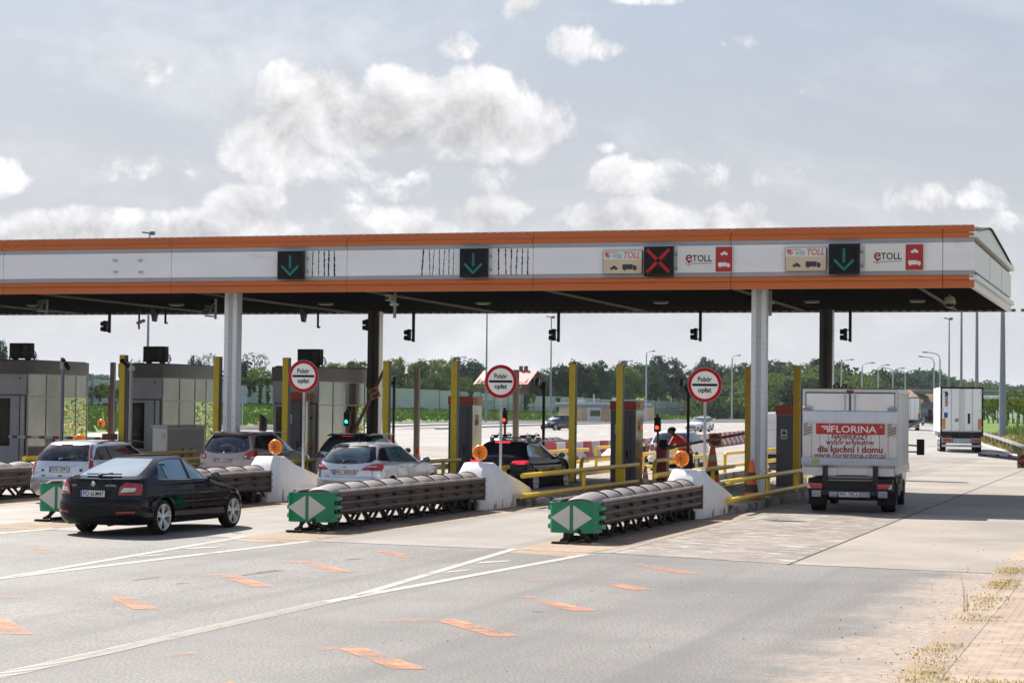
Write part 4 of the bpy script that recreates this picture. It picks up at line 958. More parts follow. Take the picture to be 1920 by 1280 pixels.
def hcam(px, pyb, ytop, label, dark=False, Y=55.6, flip=1):
    q = at(px, pyb, Y); t = thing('overhead_camera', label, 'camera', (q.x, Y, q.z), 0, 'cameras hanging from the canopy edge'); h = ZB+.05-q.z
    b = MB(); b.cyl((0, 0, 0), (0, 0, h), .045, n=12); b.build('hanger', mat('camera_pole', (.36, .33, .29), .5), t)
    zc_ = h-.28 if not dark else h-.22
    b = MB(); b.box((-.12*flip, -.06, zc_+.12), (.16, .42, .15)); b.build('camera_body', M_CAMW, t, bevel=.015)
    b = MB(); b.box((-.12*flip, -.06, zc_+.205), (.22, .52, .02)); b.build('sun_shield', M_CAMW, t)
    b = MB(); b.box((-.14*flip, -.275, zc_+.12), (.10, .01, .09)); b.build('camera_glass', M_BLK, t)
    b = MB(); b.bar((0, 0, zc_), (-.12*flip, 0, zc_+.06), .07); b.box((.0, -.04, zc_-.05), (.22, .16, .07)); b.build('mount', M_STEEL, t)
hcam(740, 596, 556, 'white camera hanging from the fascia left of centre'); hcam(1444, 592, 545, 'white camera hanging beside the right front column')
def icam(px, pyb, label, Y=58):
    q = at(px, pyb, Y); t = thing('infrared_camera', label, 'camera', (q.x, Y, q.z), 0, 'shaded cameras with lamps below the soffit'); h = ZB+.05-q.z
    b = MB(); b.cyl((0, 0, 0), (0, 0, h), .04, n=12); b.bar((-.36, 0, .10), (0, 0, .08), .05); b.build('hanger', MATS['camera_pole'], t)
    for k in range(3):
        b = MB(); b.box((-.28+.05*k, -.05, .22+.11*k), (.20, .28, .07), M=Matrix.Rotation(.5, 3, 'X')); b.build('lamp_unit', mat('dim_camera_grey', (.16, .15, .14), .4, metal=.4), t, bevel=.01)
icam(88, 589, 'shaded camera cluster under the soffit near the left edge'); icam(404, 598, 'shaded camera cluster under the soffit left of the left front column')
q = at(263, 617, 64); t = thing('overhead_camera', 'small camera on a short hanger above the middle kiosk', 'camera', (q.x-.05, 64, q.z), 0); h = ZB-q.z
b = MB(); b.cyl((0, 0, 0), (0, 0, h+.05), .035, n=8); b.build('hanger', M_BLK, t)
b = MB(); b.bar((-.02, -.1, .2), (.26, -.1, .30), .10); b.build('camera_body', M_CAMW, t)
for (x, y, Y, l) in ((310, 607, 64, 'short plain hanger above the middle kiosk'), (596, 615, 64, 'short plain hanger above the leftmost toll sign')):
    q = at(x, y, Y); b = MB(); b.cyl((0, 0, 0), (0, 0, ZB+.05-q.z), .04, n=8); b.box((.03, 0, .03), (.09, .09, .06)); o = b.build('bare_hanger', M_BLK, None); o.location = q; tag(o, l, 'hanger', 'bare hangers below the canopy')
for (x, y, Y, l) in ((289, 603, 63, 'dark horn speaker under the soffit left of the left column'), (569, 604, 63, 'dark horn speaker under the soffit right of the left column')):
    q = at(x, y, Y); t = thing('horn_speaker', l, 'loudspeaker', q, 0, 'horn speakers below the canopy')
    b = MB(); b.loft([[(-.15, 0, .36), (-.15, .1, .36), (-.13, .1, .5), (-.13, 0, .5)], [(-.08, 0, .02), (-.08, .2, .02), (.02, .2, .36), (.02, 0, .36)], [(.0, 0, .0), (.0, .2, .0), (.06, .2, .30), (.06, 0, .30)]]); b.build('horn', mat('speaker_grey', (.09, .08, .075), .6), t)
    b = MB(); b.bar((.0, .1, .3), (.18, .1, .36), .1); b.bar((.1, .1, .3), (.1, .1, ZB-q.z), .03); b.build('driver', M_BLK, t)
q = at(1781, 551, 57.5); t = thing('dome_camera', 'round dome camera under the right end of the canopy', 'camera', (q.x, 57.5, ZB-.02))
b = MB(); b.lathe([(.03, .04), (.03, -.0), (.12, -.03), (.155, -.10), (.165, -.19), (.17, -.20), (.165, -.215)], 28, 'z', (0, 0, 0), caps=False); b.build('housing', mat('dome_cream', (.46, .40, .30), .4), t)
b = MB(); b.lathe([(.15, -.20), (.14, -.26), (.10, -.31), (.0, -.335)], 24, 'z'); b.build('dome_glass', M_DKG, t)

# ================================================================== poles with cameras on the islands
M_PALE = mat('pale_pole', (.47, .47, .47), .45, metal=.3, var=.06); M_BPOLE = mat('blue_grey_pole', (.22, .26, .33), .45, metal=.4)
q = at(118, 683, 59.5); z0 = gz(q.x)+.17; H_ = q.z-z0+.04
t = thing('camera_pole', 'blue grey pole with black cameras before the leftmost kiosk', 'camera pole', (q.x, 59.5, z0), 0, 'camera poles on the toll islands')
b = MB(); b.cyl((0, 0, 0), (0, 0, H_), .055, n=14); b.build('pole', M_BPOLE, t)
b = MB(); b.box((0, -.01, H_-.05), (.13, .13, .30)); b.build('collar', M_STEEL, t, bevel=.01)
b = MB(); b.bar((.12, -.05, H_+.02), (.26, -.05, H_-.22), .13, .09); b.bar((.0, 0, H_-.1), (.15, 0, H_-.12), .04); b.bar((0, -.05, H_+.14), (.08, -.05, H_+.05), .12, .1); b.build('camera', M_BLK, t, bevel=.01)
b = MB(); b.box((.03, -.1, H_+.13), (.09, .05, .1)); b.build('red_cap', M_MRED, t)
q = at(241, 680, 59.0); z0 = gz(q.x)+.17; H_ = q.z-z0
t = thing('camera_pole', 'pale pole with black cameras pointing left before the middle kiosk', 'camera pole', (q.x+.1, 59.0, z0), 0, 'camera poles on the toll islands')
b = MB(); b.cyl((0, 0, 0), (0, 0, H_), .058, n=14); b.build('pole', M_PALE, t)
b = MB(); b.box((.02, -.01, H_-.18), (.15, .13, .14)); b.build('collar', M_STEEL, t, bevel=.01)
b = MB(); b.bar((-.05, -.05, H_-.15), (-.26, -.05, H_+.02), .08); b.sphere((-.30, -.05, H_+.06), .075, 12, 8); b.tube([(-.05, 0, H_-.02), (-.12, 0, H_+.06), (-.28, 0, H_+.12), (-.34, 0, H_+.05)], .015, 6); b.tube([(-.1, 0, H_-.06), (-.02, 0, H_+.04), (.04, 0, H_+.12)], .015, 6); b.build('camera', M_BLK, t)
def black_pole(x, ytop, Y, label, kind):
    q = at(x, ytop, Y); z0 = gz(q.x)+.17; H_ = q.z-z0
    t = thing('camera_pole', label, 'camera pole', (q.x, Y, z0), 0, 'camera poles on the toll islands')
    b = MB(); b.cyl((0, 0, 0), (0, 0, H_-.1), .05, n=12); b.build('pole', mat('dark_brown_pole', (.03, .022, .018), .5), t)
    b = MB(); b.box((0, 0, H_-.22), (.16, .2, .12)); b.sphere((0, 0, H_-.05), .07, 10, 6); 
    if kind: b.box((-.28*kind, -.1, H_-.05), (.02, .02, .02)); b.bar((0, 0, H_-.12), (-.22*kind, -.05, H_-.16), .05)
    else: b.box((-.14, 0, H_-.22), (.12, .06, .04)); b.tube([(0, 0, H_), (-.1, 0, H_+.1), (-.18, 0, H_+.02)], .012, 6)
    b.build('mount', M_BLK, t)
    if kind: 
        b = MB(); b.bar((-.26*kind, .15, H_+.10), (-.20*kind, -.18, H_-.14), .15, .16); b.build('camera', mat('camera_brown', (.13, .11, .10), .35, metal=.5), t, bevel=.03)
black_pole(739, 706, 68, 'thin black pole right of the yellow post beside the rear column', 0)
black_pole(1020, 716, 65, 'black pole with a round brown camera right of the middle toll sign', 1)
black_pole(1291, 718, 65, 'black pole with a brown camera just left of the rightmost toll sign', 1)

# ================================================================== barrier machines
M_BRED = mat('barrier_red', (.30, .02, .01), .45, var=.1); M_ARM = mat('barrier_arm_grey', (.12, .11, .12), .5, var=.1); M_ARMW = mat('barrier_arm_white', (.55, .55, .56), .45)
def stop_sign(parent, x, y, z, s=.34, rot=0):
    M_ = T(x, y, z) @ RY(rot)
    o = put(rbox(s, s, .012, .01, 0), M_).build('sign_board', mat('yellow_green_board', (.42, .36, .03), .5), parent)
    r = s*.46
    b = MB(); b.prism([(r*cos(pi/8+k*pi/4), r*sin(pi/8+k*pi/4)) for k in range(8)], -.018, -.0125, 'y'); put(b, M_).build('octagon', mat('stop_red', (.25, .01, .012), .5), o, smooth=0)
    put(text('STOP', .12, width=s*.72, bold=.01), M_ @ T(0, -.022, 0)).build('lettering', mat('stop_white', (.55, .45, .40), .5), o, smooth=0)
def arm(parent, p, q, name='barrier_arm', w=.10, stripes=True, m1=None, m2=None):
    p, q = Vector(p), Vector(q); b = MB(); n = 7; b.cur = 0
    for i in range(n):
        b.cur = i % 2; b.bar(p+(q-p)*i/n, p+(q-p)*(i+1)/n, w*.5, w)
    return b.build(name, [m1 or M_ARM, m2 or M_BRED], parent)
def signal_post(px, py, Y, label, lit, z_lamp=None):
    q = at(px, py, Y); z0 = gz(q.x)+.17
    t = thing('lane_exit_signal', label, 'traffic signal', (q.x, Y, z0), 0, 'small exit signals on the islands'); h = q.z-z0
    b = MB(); b.box((.0, .06, (h-.1)/2), (.07, .06, h-.1)); b.build('post', M_BRED, t)
    b = MB(); b.box((0, 0, h+.09), (.20, .16, .46)); b.prism([(-.05, h+.30), (.05, h+.30), (.03, h+.42), (-.03, h+.42)], -.05, .05, 'y'); b.build('housing', M_BLK, t, bevel=.02)
    for k, zz in enumerate((h+.20, h)):
        on = (lit == 'red' and k == 0) or (lit == 'green' and k == 1)
        if lit == 'red': on = k == 1
        b = MB(); b.lathe([(.062, 0), (.0, -.02)], 16, 'y', (0, -.082, zz)); b.build('lamp', (M_RDL if lit == 'red' else M_GRL) if on else M_OFF, t)
        b = MB(); b.tube([(.075*cos(a), -.12, zz+.075*sin(a)) for a in [k2*pi/8 for k2 in range(9)]], .012, 5); b.build('visor', M_BLK, t)
signal_post(1233, 801, 63.5, 'exit signal lit red above the red barrier machine by the worker', 'red')
signal_post(946, 787, 66, 'exit signal lit red behind the middle toll sign', 'red')
signal_post(651, 790, 62.5, 'exit signal lit green in front of kiosk mirror windows', 'green')
# machine 54 barrier with STOP sign
q = at(1240, 840, 63.2); z0 = gz(q.x)+.17
t = thing('barrier_machine', 'dark red barrier machine with lowered arm carrying a STOP sign', 'barrier', (q.x, 63.2, z0), 0, 'barrier machines'); H_ = q.z-z0
b = MB(); b.box((0, .2, H_/2), (.34, .40, H_)); b.build('cabinet', M_BRED, t, bevel=.015)
b = MB(); b.box((.05, .12, H_+.14), (.26, .26, .28)); b.box((.2, .0, H_+.04), (.34, .12, .14)); b.build('drive_head', M_BLK, t, bevel=.02)
e1 = at(1395, 812, 62.8)-t.location; arm(t, (.18, -.08, H_+.0), (e1.x, -.3, e1.z), w=.085)
s3 = at(1341, 824, 62.8)-t.location; stop_sign(t, s3.x, -.40, s3.z, .40)
# raised arm left of the yellow post at lane 52
p0 = at(668, 812, 62.6); p1 = at(722, 693, 62.6)
t = thing('barrier_machine', 'barrier machine with raised grey arm carrying a tilted STOP sign near the rear column', 'barrier', (p0.x, 62.6, gz(p0.x)+.17), 0, 'barrier machines'); z0 = gz(p0.x)+.17
b = MB(); b.box((-.08, .2, .5), (.34, .40, 1.0)); b.build('cabinet', M_BRED, t, bevel=.015)
arm(t, (-.25, -.05, .95), (p1.x-p0.x, -.05, p1.z-z0), w=.10)
s1 = at(703, 737, 62.5); stop_sign(t, s1.x-p0.x, -.14, s1.z-z0, .34, rot=-.42)
# striped arm at the left
p0 = at(206, 822, 60.0); p1 = at(20, 818, 60.0); z0 = gz(p0.x)+.17
t = thing('barrier_machine', 'barrier machine at left with lowered red and white striped arm', 'barrier', (p0.x, 60.0, z0), 0, 'barrier machines')
b = MB(); b.box((0, .2, (p0.z-z0)/2-.05), (.34, .40, p0.z-z0-.1)); b.build('cabinet', M_BRED, t, bevel=.015)
b = MB(); b.box((0, .0, p0.z-z0+.06), (.42, .3, .20)); b.build('drive_head', mat('rust_red_cover', (.20, .045, .02), .5), t, bevel=.015)
L0 = Vector((-.1, -.1, p0.z-z0)); L1 = Vector((p1.x-p0.x, -.1, p1.z-z0)); b = MB()
b.bar(L0, L1, .05, .09); o = b.build('barrier_arm', M_ARMW, t); b = MB()
for k in range(7):
    a = L0+(L1-L0)*(k/7+.05); c = L0+(L1-L0)*(k/7+.11); b.bar(a, c, .054, .094)
b.build('arm_stripes', mat('stripe_dark_red', (.30, .02, .02), .5), o)
for k, (px_, n_) in enumerate(((70, 'leaf'),)):
    pass
q = at(91, 828, 60.1); b = MB(); b.box((0, 0, .1), (.28, .2, .36)); o = b.build('junction_box', M_CAMW, t, bevel=.01); o.location = (q.x-p0.x, .2, q.z-z0-.1)
# leaning red brown signs behind posts (backs of signals)
for (x, y, Y, l) in ((205, 762, 70, 'rust red sign back beside the leftmost taupe post'), (488, 795, 74, 'rust red signal back between the left column and the taupe post')):
    q = at(x, y, Y); z0 = gz(q.x)+.1; t = thing('signal_back', l, 'traffic signal', (q.x, Y, z0), 0, 'rust red signals seen from behind'); h = q.z-z0
    b = MB(); b.box((0, 0, h/2+.2), (.07, .08, h+.4)); b.build('post', M_BRED, t)
    b = MB(); b.prism([(.04, h-.35), (.14, h-.38), (.26, h-.22), (.28, h+.18), (.14, h+.36), (.04, h+.40)], -.08, .08, 'y'); b.build('housing', M_BLK, t, bevel=.01)
# right hand barrier: broad grey arm with STOP sign
p0 = at(1834, 856, 62.0); p1 = at(1912, 861, 62.0); z0 = .02
t = thing('barrier_arm_gate', 'long grey barrier arm with STOP sign at the right edge of the picture', 'barrier', (p1.x+2.3, 62, z0), 0)
b = MB(); b.box((0, .2, .55), (.36, .42, 1.1)); b.build('cabinet', M_BRED, t, bevel=.015)
lx0, lx1 = p0.x-(p1.x+2.3), p1.x-(p1.x+2.3)
b = MB(); b.add([(lx0, -.06, p0.z), (lx1, -.06, p1.z-.06), (lx1, 1.6, p1.z-.05), (lx0+.1, 2.4, p0.z+.02), (lx0, -.06, p0.z+.09), (lx1, -.06, p1.z+.03), (lx1, 1.6, p1.z+.03), (lx0+.1, 2.4, p0.z+.10)], [(0, 1, 2, 3), (4, 7, 6, 5), (0, 4, 5, 1), (1, 5, 6, 2), (2, 6, 7, 3), (3, 7, 4, 0)])
o = b.build('barrier_arm', mat('arm_blue_grey', (.14, .15, .18), .45, metal=.3), t)
b = MB(); b.bar((0, 0, p1.z), (lx1, 0, p1.z), .08, .10); b.build('arm_root', M_ARM, t)
b = MB()
for k in (.12, .42, .72): b.bar((lx0+(lx1-lx0)*k, -.065, p0.z+.035), (lx0+(lx1-lx0)*(k+.1), -.065, p0.z+.03), .012, .055)
b.build('arm_stripes', MATS['stripe_dark_red'], o)
s = at(1916, 865, 61.8); stop_sign(t, s.x-(p1.x+2.3)+.08, -.25, s.z, .42)
# second broad arm ahead of the box truck
p0 = at(1699, 800, 75.0); p1 = at(1729, 784, 75.0)
t = thing('barrier_arm_gate', 'slanting grey barrier arm sticking out behind the box truck on its right', 'barrier', (-9.9, 75, .17), 0)
b = MB(); b.box((0, .2, .55), (.36, .42, 1.1)); b.build('cabinet', M_BRED, t, bevel=.015)
b = MB(); b.add([(0, 0, .95), (p0.x+9.9, 0, p0.z-.25), (p1.x+9.9, 0, p1.z-.17-.1), (p1.x+9.9, 0, p1.z-.17+.05), (0, 0, 1.12)]+[(0, .9, .95), (p0.x+9.9, .9, p0.z-.25), (p1.x+9.9, .9, p1.z-.17-.1), (p1.x+9.9, .9, p1.z-.17+.05), (0, .9, 1.12)], [(0, 1, 2, 3, 4), (5, 9, 8, 7, 6), (0, 5, 6, 1), (1, 6, 7, 2), (2, 7, 8, 3), (3, 8, 9, 4), (4, 9, 5, 0)]); b.build('barrier_arm', MATS['arm_blue_grey'], t)

# ================================================================== cones
M_CONE = mat('cone_orange', (.85, .12, .015), .45, var=.08); M_CWH = mat('cone_band', (.55, .5, .48), .6); M_CDK = mat('cone_dirty_band', (.06, .04, .035), .7)
def cone(loc, h, label, bands=1):
    t = thing('traffic_cone', label, 'cone', loc, .2, 'orange traffic cones'); R0, R1 = h*.19, h*.045
    b = MB(); b.lathe([(R0, .03), (R1, h)], 24, 'z'); b.build('cone_body', M_CONE, t)
    b = MB(); b.box((0, 0, .015), (h*.52, h*.52, .03)); b.build('base', M_CDK if bands == 1 else M_CONE, t, bevel=.008)
    rr = lambda z: R0+(R1-R0)*(z-.03)/(h-.03)+.003
    for (a, c, m_) in ((.55, .70, M_CWH if bands != 1 else M_CDK), (.20, .40, M_CWH if bands == 2 else M_CDK)):
        b = MB(); b.lathe([(rr(a*h), a*h), (rr(c*h), c*h)], 24, 'z', caps=False); b.build('band', m_, t)
cone((-10.14, 52.4, .17), 1.02, 'orange cone with dark band beside the right front column'); 
q = G(1210, 912, .17); cone((q.x, q.y, q.z), .62, 'small red cone with pale band right of machine 54', 2)
q = at(1336, 884, 63.0); cone((q.x, 63.0, gz(q.x)+.17), .5+q.z*.0+.75, 'orange cone below the STOP sign of the lowered barrier', 0)
q = at(783, 862, 66.0); cone((q.x, 66, gz(q.x)+.17), .8, 'dark orange cone behind the silver hatchback bonnet', 2)
q = at(740, 830, 69.0); t = thing('orange_bin', 'small orange bollard behind the yellow post by the rear column', 'bollard', (q.x-.2, 69, gz(q.x)+.17)); b = MB(); b.lathe([(.12, 0), (.12, .95), (.08, 1.05), (.08, 1.12)], 16, 'z'); b.build('bollard_body', M_CONE, t)

# ================================================================== rear noses of the islands
M_PLN2 = M_PLN
for (x, l) in ((-16.0, 'white concrete plinth at the far end of the middle island'), (-22.2, 'far white concrete plinth with amber lamp behind the yellow rails'), (-28.0, 'far white concrete plinth right of the left front column'), (-33.6, 'white concrete plinth far behind between the two left kiosks'), (-11.1, 'far white concrete plinth behind the box truck')):
    plinth(l, (x, 87.5, gz(x)), pi, 'white concrete noses at the far ends of the islands')
flasher('round amber warning lamp facing away on the far plinth left of machine 54', (-22.15, 86.6, gz(-22)+1.1), pi, .20)
flasher('small amber warning lamp between the left and middle kiosks', (at(190, 795, 86.6).x, 86.6, gz(-45)+1.1), pi, .20)
for (x, l) in ((-22.3, 'rear crash cushion with green nose beyond the black roof rack car'), (-28.1, 'rear crash cushion with green nose right of the rear column')):
    cushion(l, (x, 97.0, gz(x)), pi, 8.6, 'crash cushions at the far ends of the islands')
# red and white plastic road barriers
M_PRED = mat('plastic_red', (.50, .03, .03), .5, var=.1); M_PWH = mat('plastic_white', (.60, .55, .52), .5, var=.08)
pa = G(1000, 876); pb = G(1160, 872); segs = []
def barrier_unit(p, ang, col, L_, label):
    t = thing('road_barrier', label, 'road barrier', p, ang, 'row of red and white plastic road barriers')
    b = MB(); b.prism([(-.25, 0), (.25, 0), (.25, .18), (.10, .38), (.08, .85), (-.08, .85), (-.10, .38), (-.25, .18)], -L_/2+.02, L_/2-.02, 'x'); b.build('barrier_body', col, t, bevel=.02)
pts = [at(1395, 822, 140), at(1180, 845, 110), at(985, 850, 100)]
pts = [(p.x, p.y) for p in (G(1396, 829), G(1300, 842), G(1180, 856), G(1040, 866), G(960, 868))]
d_ = 0; i = 0
for a, b_ in zip(pts, pts[1:]):
    a, b_ = Vector(a), Vector(b_); L_ = (b_-a).length; n = max(1, int(L_/1.25)); u = (b_-a)/n
    for k in range(n):
        p = a+u*(k+.5); barrier_unit((p.x, p.y, gz(p.x)), math.atan2(u.y, u.x), M_PRED if i % 2 else M_PWH, u.length, '%s plastic road barrier in the alternating row behind the toll islands' % ('red' if i % 2 else 'white')); i += 1

# ================================================================== the toll worker
def skin_figure(name, verts, edges, m_, parent, sub=2, root=0):
    me = bpy.data.meshes.new(name); me.from_pydata([v[0] for v in verts], edges, []); o = bpy.data.objects.new(name, me); COL.objects.link(o)
    md = o.modifiers.new('s', 'SKIN'); sv = me.skin_vertices[0].data
    for i, v in enumerate(verts): sv[i].radius = (v[1], v[2] if len(v) > 2 else v[1])
    sv[root].use_root = True; md.use_smooth_shade = True
    o.modifiers.new('u', 'SUBSURF').levels = sub
    dg = bpy.context.evaluated_depsgraph_get(); me2 = bpy.data.meshes.new_from_object(o.evaluated_get(dg)); bpy.data.objects.remove(o)
    for p in me2.polygons: p.use_smooth = True
    me2.materials.clear(); me2.materials.append(m_); o = bpy.data.objects.new(name, me2); COL.objects.link(o); o.parent = parent; return o
q = at(1296, 880, 66.5); zg = gz(q.x)+.17
M_SKIN = mat('skin', (.10, .055, .035), .5, var=.05); M_VEST = mat('vest_red_orange', (.62, .05, .025), .6, var=.1); M_TRO = mat('dark_trousers', (.02, .02, .03), .8); M_REF = mat('reflective_band', (.6, .6, .58), .4)
wk = thing('person', 'toll worker in red vest with pale bands leaning left and reaching to the barrier machine', 'person', (q.x+.05, 65.5, zg))
wk.scale = (1.2, 1.2, .97)
hz_ = .92  # hip height
V = [((0, 0, hz_), .15, .12), ((-.06, 0, 1.08), .145, .11), ((-.18, 0, 1.27), .165, .115), ((-.27, 0, 1.40), .13, .10), ((-.33, -.0, 1.47), .058), ((-.36, -.01, 1.52), .06),
     ((.05, .09, .86), .10), ((.08, .10, .48), .072), ((.06, .10, .10), .05), ((-.06, .11, .04), .045), ((-.14, .11, .03), .035),
     ((.02, -.09, .86), .10), ((-.02, -.10, .48), .072), ((.04, -.11, .10), .05), ((-.08, -.12, .04), .045), ((-.16, -.12, .03), .035),
     ((-.28, -.17, 1.38), .07), ((-.36, -.26, 1.14), .052), ((-.58, -.28, 1.06), .040), ((-.66, -.28, 1.05), .036),
     ((-.22, .17, 1.38), .07), ((-.24, .28, 1.12), .052), ((-.46, .26, 1.02), .040), ((-.54, .25, 1.02), .036)]
Ed = [(0, 1), (1, 2), (2, 3), (3, 4), (4, 5), (0, 6), (6, 7), (7, 8), (8, 9), (9, 10), (0, 11), (11, 12), (12, 13), (13, 14), (14, 15), (3, 16), (16, 17), (17, 18), (18, 19), (3, 20), (20, 21), (21, 22), (22, 23)]
body = skin_figure('body', V, Ed, M_SKIN, wk)
b = MB(); b.sphere((-.41, -.01, 1.61), .115, 20, 14, (.92, .80, 1.12)); b.sphere((-.525, -.01, 1.595), .022, 8, 6); b.sphere((-.50, -.01, 1.55), .035, 8, 6, (.8, 1.1, .5))
for s_ in (-1, 1): b.sphere((-.40, -.01+s_*.094, 1.60), .026, 8, 6, (1, .5, 1.3)); b.sphere((-.505, -.01+s_*.035, 1.625), .013, 8, 6)
hd = b.build('head', M_SKIN, wk, smooth=80)
b = MB(); b.sphere((-.395, -.01, 1.65), .118, 16, 10, (.98, .86, .85)); b.build('hair', mat('black_hair', (.008, .007, .007), .8), wk, smooth=80)
for hx, hy, hzv in ((-.68, -.28, 1.045), (-.56, .25, 1.015)):
    b = MB(); b.box((hx-.03, hy, hzv), (.09, .045, .075))
    for k in range(4): b.tube([(hx-.06, hy, hzv+.03-k*.02), (hx-.11-.006*(k in (1, 2)), hy, hzv+.028-k*.02), (hx-.135-.008*(k in (1, 2)), hy, hzv+.012-k*.02)], [.0095, .009, .007], 6)
    b.tube([(hx-.01, hy-.02, hzv+.03), (hx-.05, hy-.035, hzv+.055), (hx-.075, hy-.04, hzv+.055)], [.011, .010, .008], 6); b.build('hand', M_SKIN, wk, bevel=.004)
def ell(cx, cy, z, rx, ry, sh=0, n=20): return [(cx+rx*cos(2*pi*k/n)+sh*0, cy+ry*sin(2*pi*k/n), z+sh*cos(2*pi*k/n)) for k in range(n)]
b = MB(); b.loft([ell(.02, 0, .86, .20, .225), ell(-.03, 0, 1.00, .185, .215), ell(-.11, 0, 1.15, .19, .225), ell(-.20, 0, 1.32, .185, .235), ell(-.27, 0, 1.43, .14, .20), ell(-.31, 0, 1.49, .085, .10)]); b.build('vest', M_VEST, wk, smooth=80)
b = MB(); b.loft([ell(-.055, 0, 1.04, .192, .224), ell(-.075, 0, 1.10, .193, .226)], caps=False); b.loft([ell(.0, 0, .91, .204, .228), ell(-.01, 0, .955, .20, .226)], caps=False); b.build('reflective_bands', M_REF, wk, smooth=80)
for sy in (-1, 1):
    b = MB(); b.tube([(-.27, sy*.16, 1.39), (-.33 if sy < 0 else -.24, sy*.24, 1.22), (-.36 if sy < 0 else -.24, sy*.265, 1.13)], [.085, .075, .068], 12); b.build('sleeve', M_VEST, wk, smooth=80)
    b = MB(); x0 = .05 if sy > 0 else .02
    b.tube([(x0-.02, sy*.085, .93), (x0+.03 if sy > 0 else x0-.03, sy*.10, .5), (.06, sy*.105, .08)], [.13, .095, .075], 14); b.build('trouser_leg', M_TRO, wk, smooth=80)

# ================================================================== vehicles
def interp(tab, z):
    if z <= tab[0][0]: return tab[0][1]
    for (a, va), (b, vb) in zip(tab, tab[1:]):
        if z <= b:
            return va+(vb-va)*(z-a)/(b-a) if b > a else vb
    return tab[-1][1]
def smooth_tab(tab, n=6):
    """monotone cubic resampling of a table"""
    t2 = [tab[0]]
    for p in tab[1:]:
        if p[0] > t2[-1][0]+.004: t2.append(p)
    tab = t2; xs = [t[0] for t in tab]; ys = [t[1] for t in tab]; N = len(xs); d = [(ys[i+1]-ys[i])/(xs[i+1]-xs[i]) for i in range(N-1)]
    m_ = [d[0]]+[0 if d[i-1]*d[i] <= 0 else 2*d[i-1]*d[i]/(d[i-1]+d[i]) for i in range(1, N-1)]+[d[-1]]
    out = []
    for i in range(N-1):
        h = xs[i+1]-xs[i]
        for k in range(n):
            t = k/n; out.append((xs[i]+h*t, (2*t**3-3*t*t+1)*ys[i]+(t**3-2*t*t+t)*h*m_[i]+(-2*t**3+3*t*t)*ys[i+1]+(t**3-t*t)*h*m_[i+1]))
    out.append((xs[-1], ys[-1])); return out
class Body:
    def __init__(s, rear, front, width, cr=.42, cf=.75, nr=3.0, nf=2.6, taper=.05, L=4.6):
        s.xr, s.xf, s.w = smooth_tab(rear), smooth_tab(front), smooth_tab(width)
        s.cr, s.cf, s.nr, s.nf, s.tp, s.L = cr, cf, nr, nf, taper, L
        s.zmax = min(rear[-1][0], front[-1][0]); s.zmin = rear[0][0]
    def ends(s, z):
        a, b = interp(s.xr, z), interp(s.xf, z); h = max((b-a)/2, .02); return a, b, min(s.cr, h*.9), min(s.cf, h*.9)
    def wide(s, u, z):
        W_ = interp(s.w, z); return W_*(1-s.tp*abs((u-s.L*.48)/(s.L*.5))**3.2)
    def hw(s, u, z):
        a, b, cr, cf = s.ends(z); w = s.wide(min(max(u, a), b), z)
        if u < a+cr: t = min(1, max(0, (a+cr-u)/cr)); return w*max(0, 1-t**s.nr)**(1/s.nr)
        if u > b-cf: t = min(1, max(0, (u-b+cf)/cf)); return w*max(0, 1-t**s.nf)**(1/s.nf)
        return w
    def ring(s, z, nq=14, ns=44):
        a, b, cr, cf = s.ends(z); pts = []
        for i in range(nq):
            th = pi/2*i/nq; u = a+cr*(1-cos(th)**(2/s.nr)); pts.append((s.wide(u, z)*sin(th)**(2/s.nr), u))
        for i in range(ns+1):
            u = a+cr+(b-cf-a-cr)*i/ns; pts.append((s.wide(u, z), u))
        for i in range(nq-1, -1, -1):
            th = pi/2*i/nq; u = b-cf*(1-cos(th)**(2/s.nf)); pts.append((s.wide(u, z)*sin(th)**(2/s.nf), u))
        return pts
    # mappers -------------------------------------------------------
    def side(s, sg):
        def f(u, z, off):
            e = .01; y = s.hw(u, z); dz = (s.hw(u, z+e)-s.hw(u, z-e))/(2*e); du = (s.hw(u+e, z)-s.hw(u-e, z))/(2*e)
            dz = max(-4, min(4, dz)); du = max(-4, min(4, du)); n = Vector((1, -du, -dz)).normalized()
            return (sg*(y+n.x*off), u+n.y*off, z+n.z*off)
        return f
    def _arc(s, z, end):
        key = (round(z, 4), end)
        if not hasattr(s, 'c'): s.c = {}
        if key not in s.c:
            r = s.ring(z, 40, 30)
            if end < 0: r = r[::-1]
            L_ = [0]
            for p, q in zip(r, r[1:]): L_.append(L_[-1]+math.hypot(q[0]-p[0], q[1]-p[1]))
            s.c[key] = (r, L_)
        return s.c[key]
    def endpt(s, a, z, end):
        r, L_ = s._arc(z, end); v = abs(a)
        lo, hi = 0, len(L_)-1
        while hi-lo > 1:
            mid = (lo+hi)//2
            if L_[mid] <= v: lo = mid
            else: hi = mid
        t = (v-L_[lo])/(L_[hi]-L_[lo]); sg = 1 if a >= 0 else -1
        return Vector((sg*(r[lo][0]+(r[hi][0]-r[lo][0])*t), r[lo][1]+(r[hi][1]-r[lo][1])*t, z))
    def end(s, end=1):
        def f(a, z, off):
            e = .006; p = s.endpt(a, z, end); d1 = s.endpt(a+e, z, end)-s.endpt(a-e, z, end); d2 = s.endpt(a, min(z+e, s.zmax-.001), end)-s.endpt(a, z-e, end)
            n = d1.cross(d2); 
            if n.length < 1e-9: n = Vector((0, -1, 0))
            n.normalize()
            if (n.y > 0) == (end > 0) and abs(n.y) > .05: n = -n
            if abs(n.y) <= .05 and n.x*a < 0: n = -n
            return tuple(p+n*off)
        return f
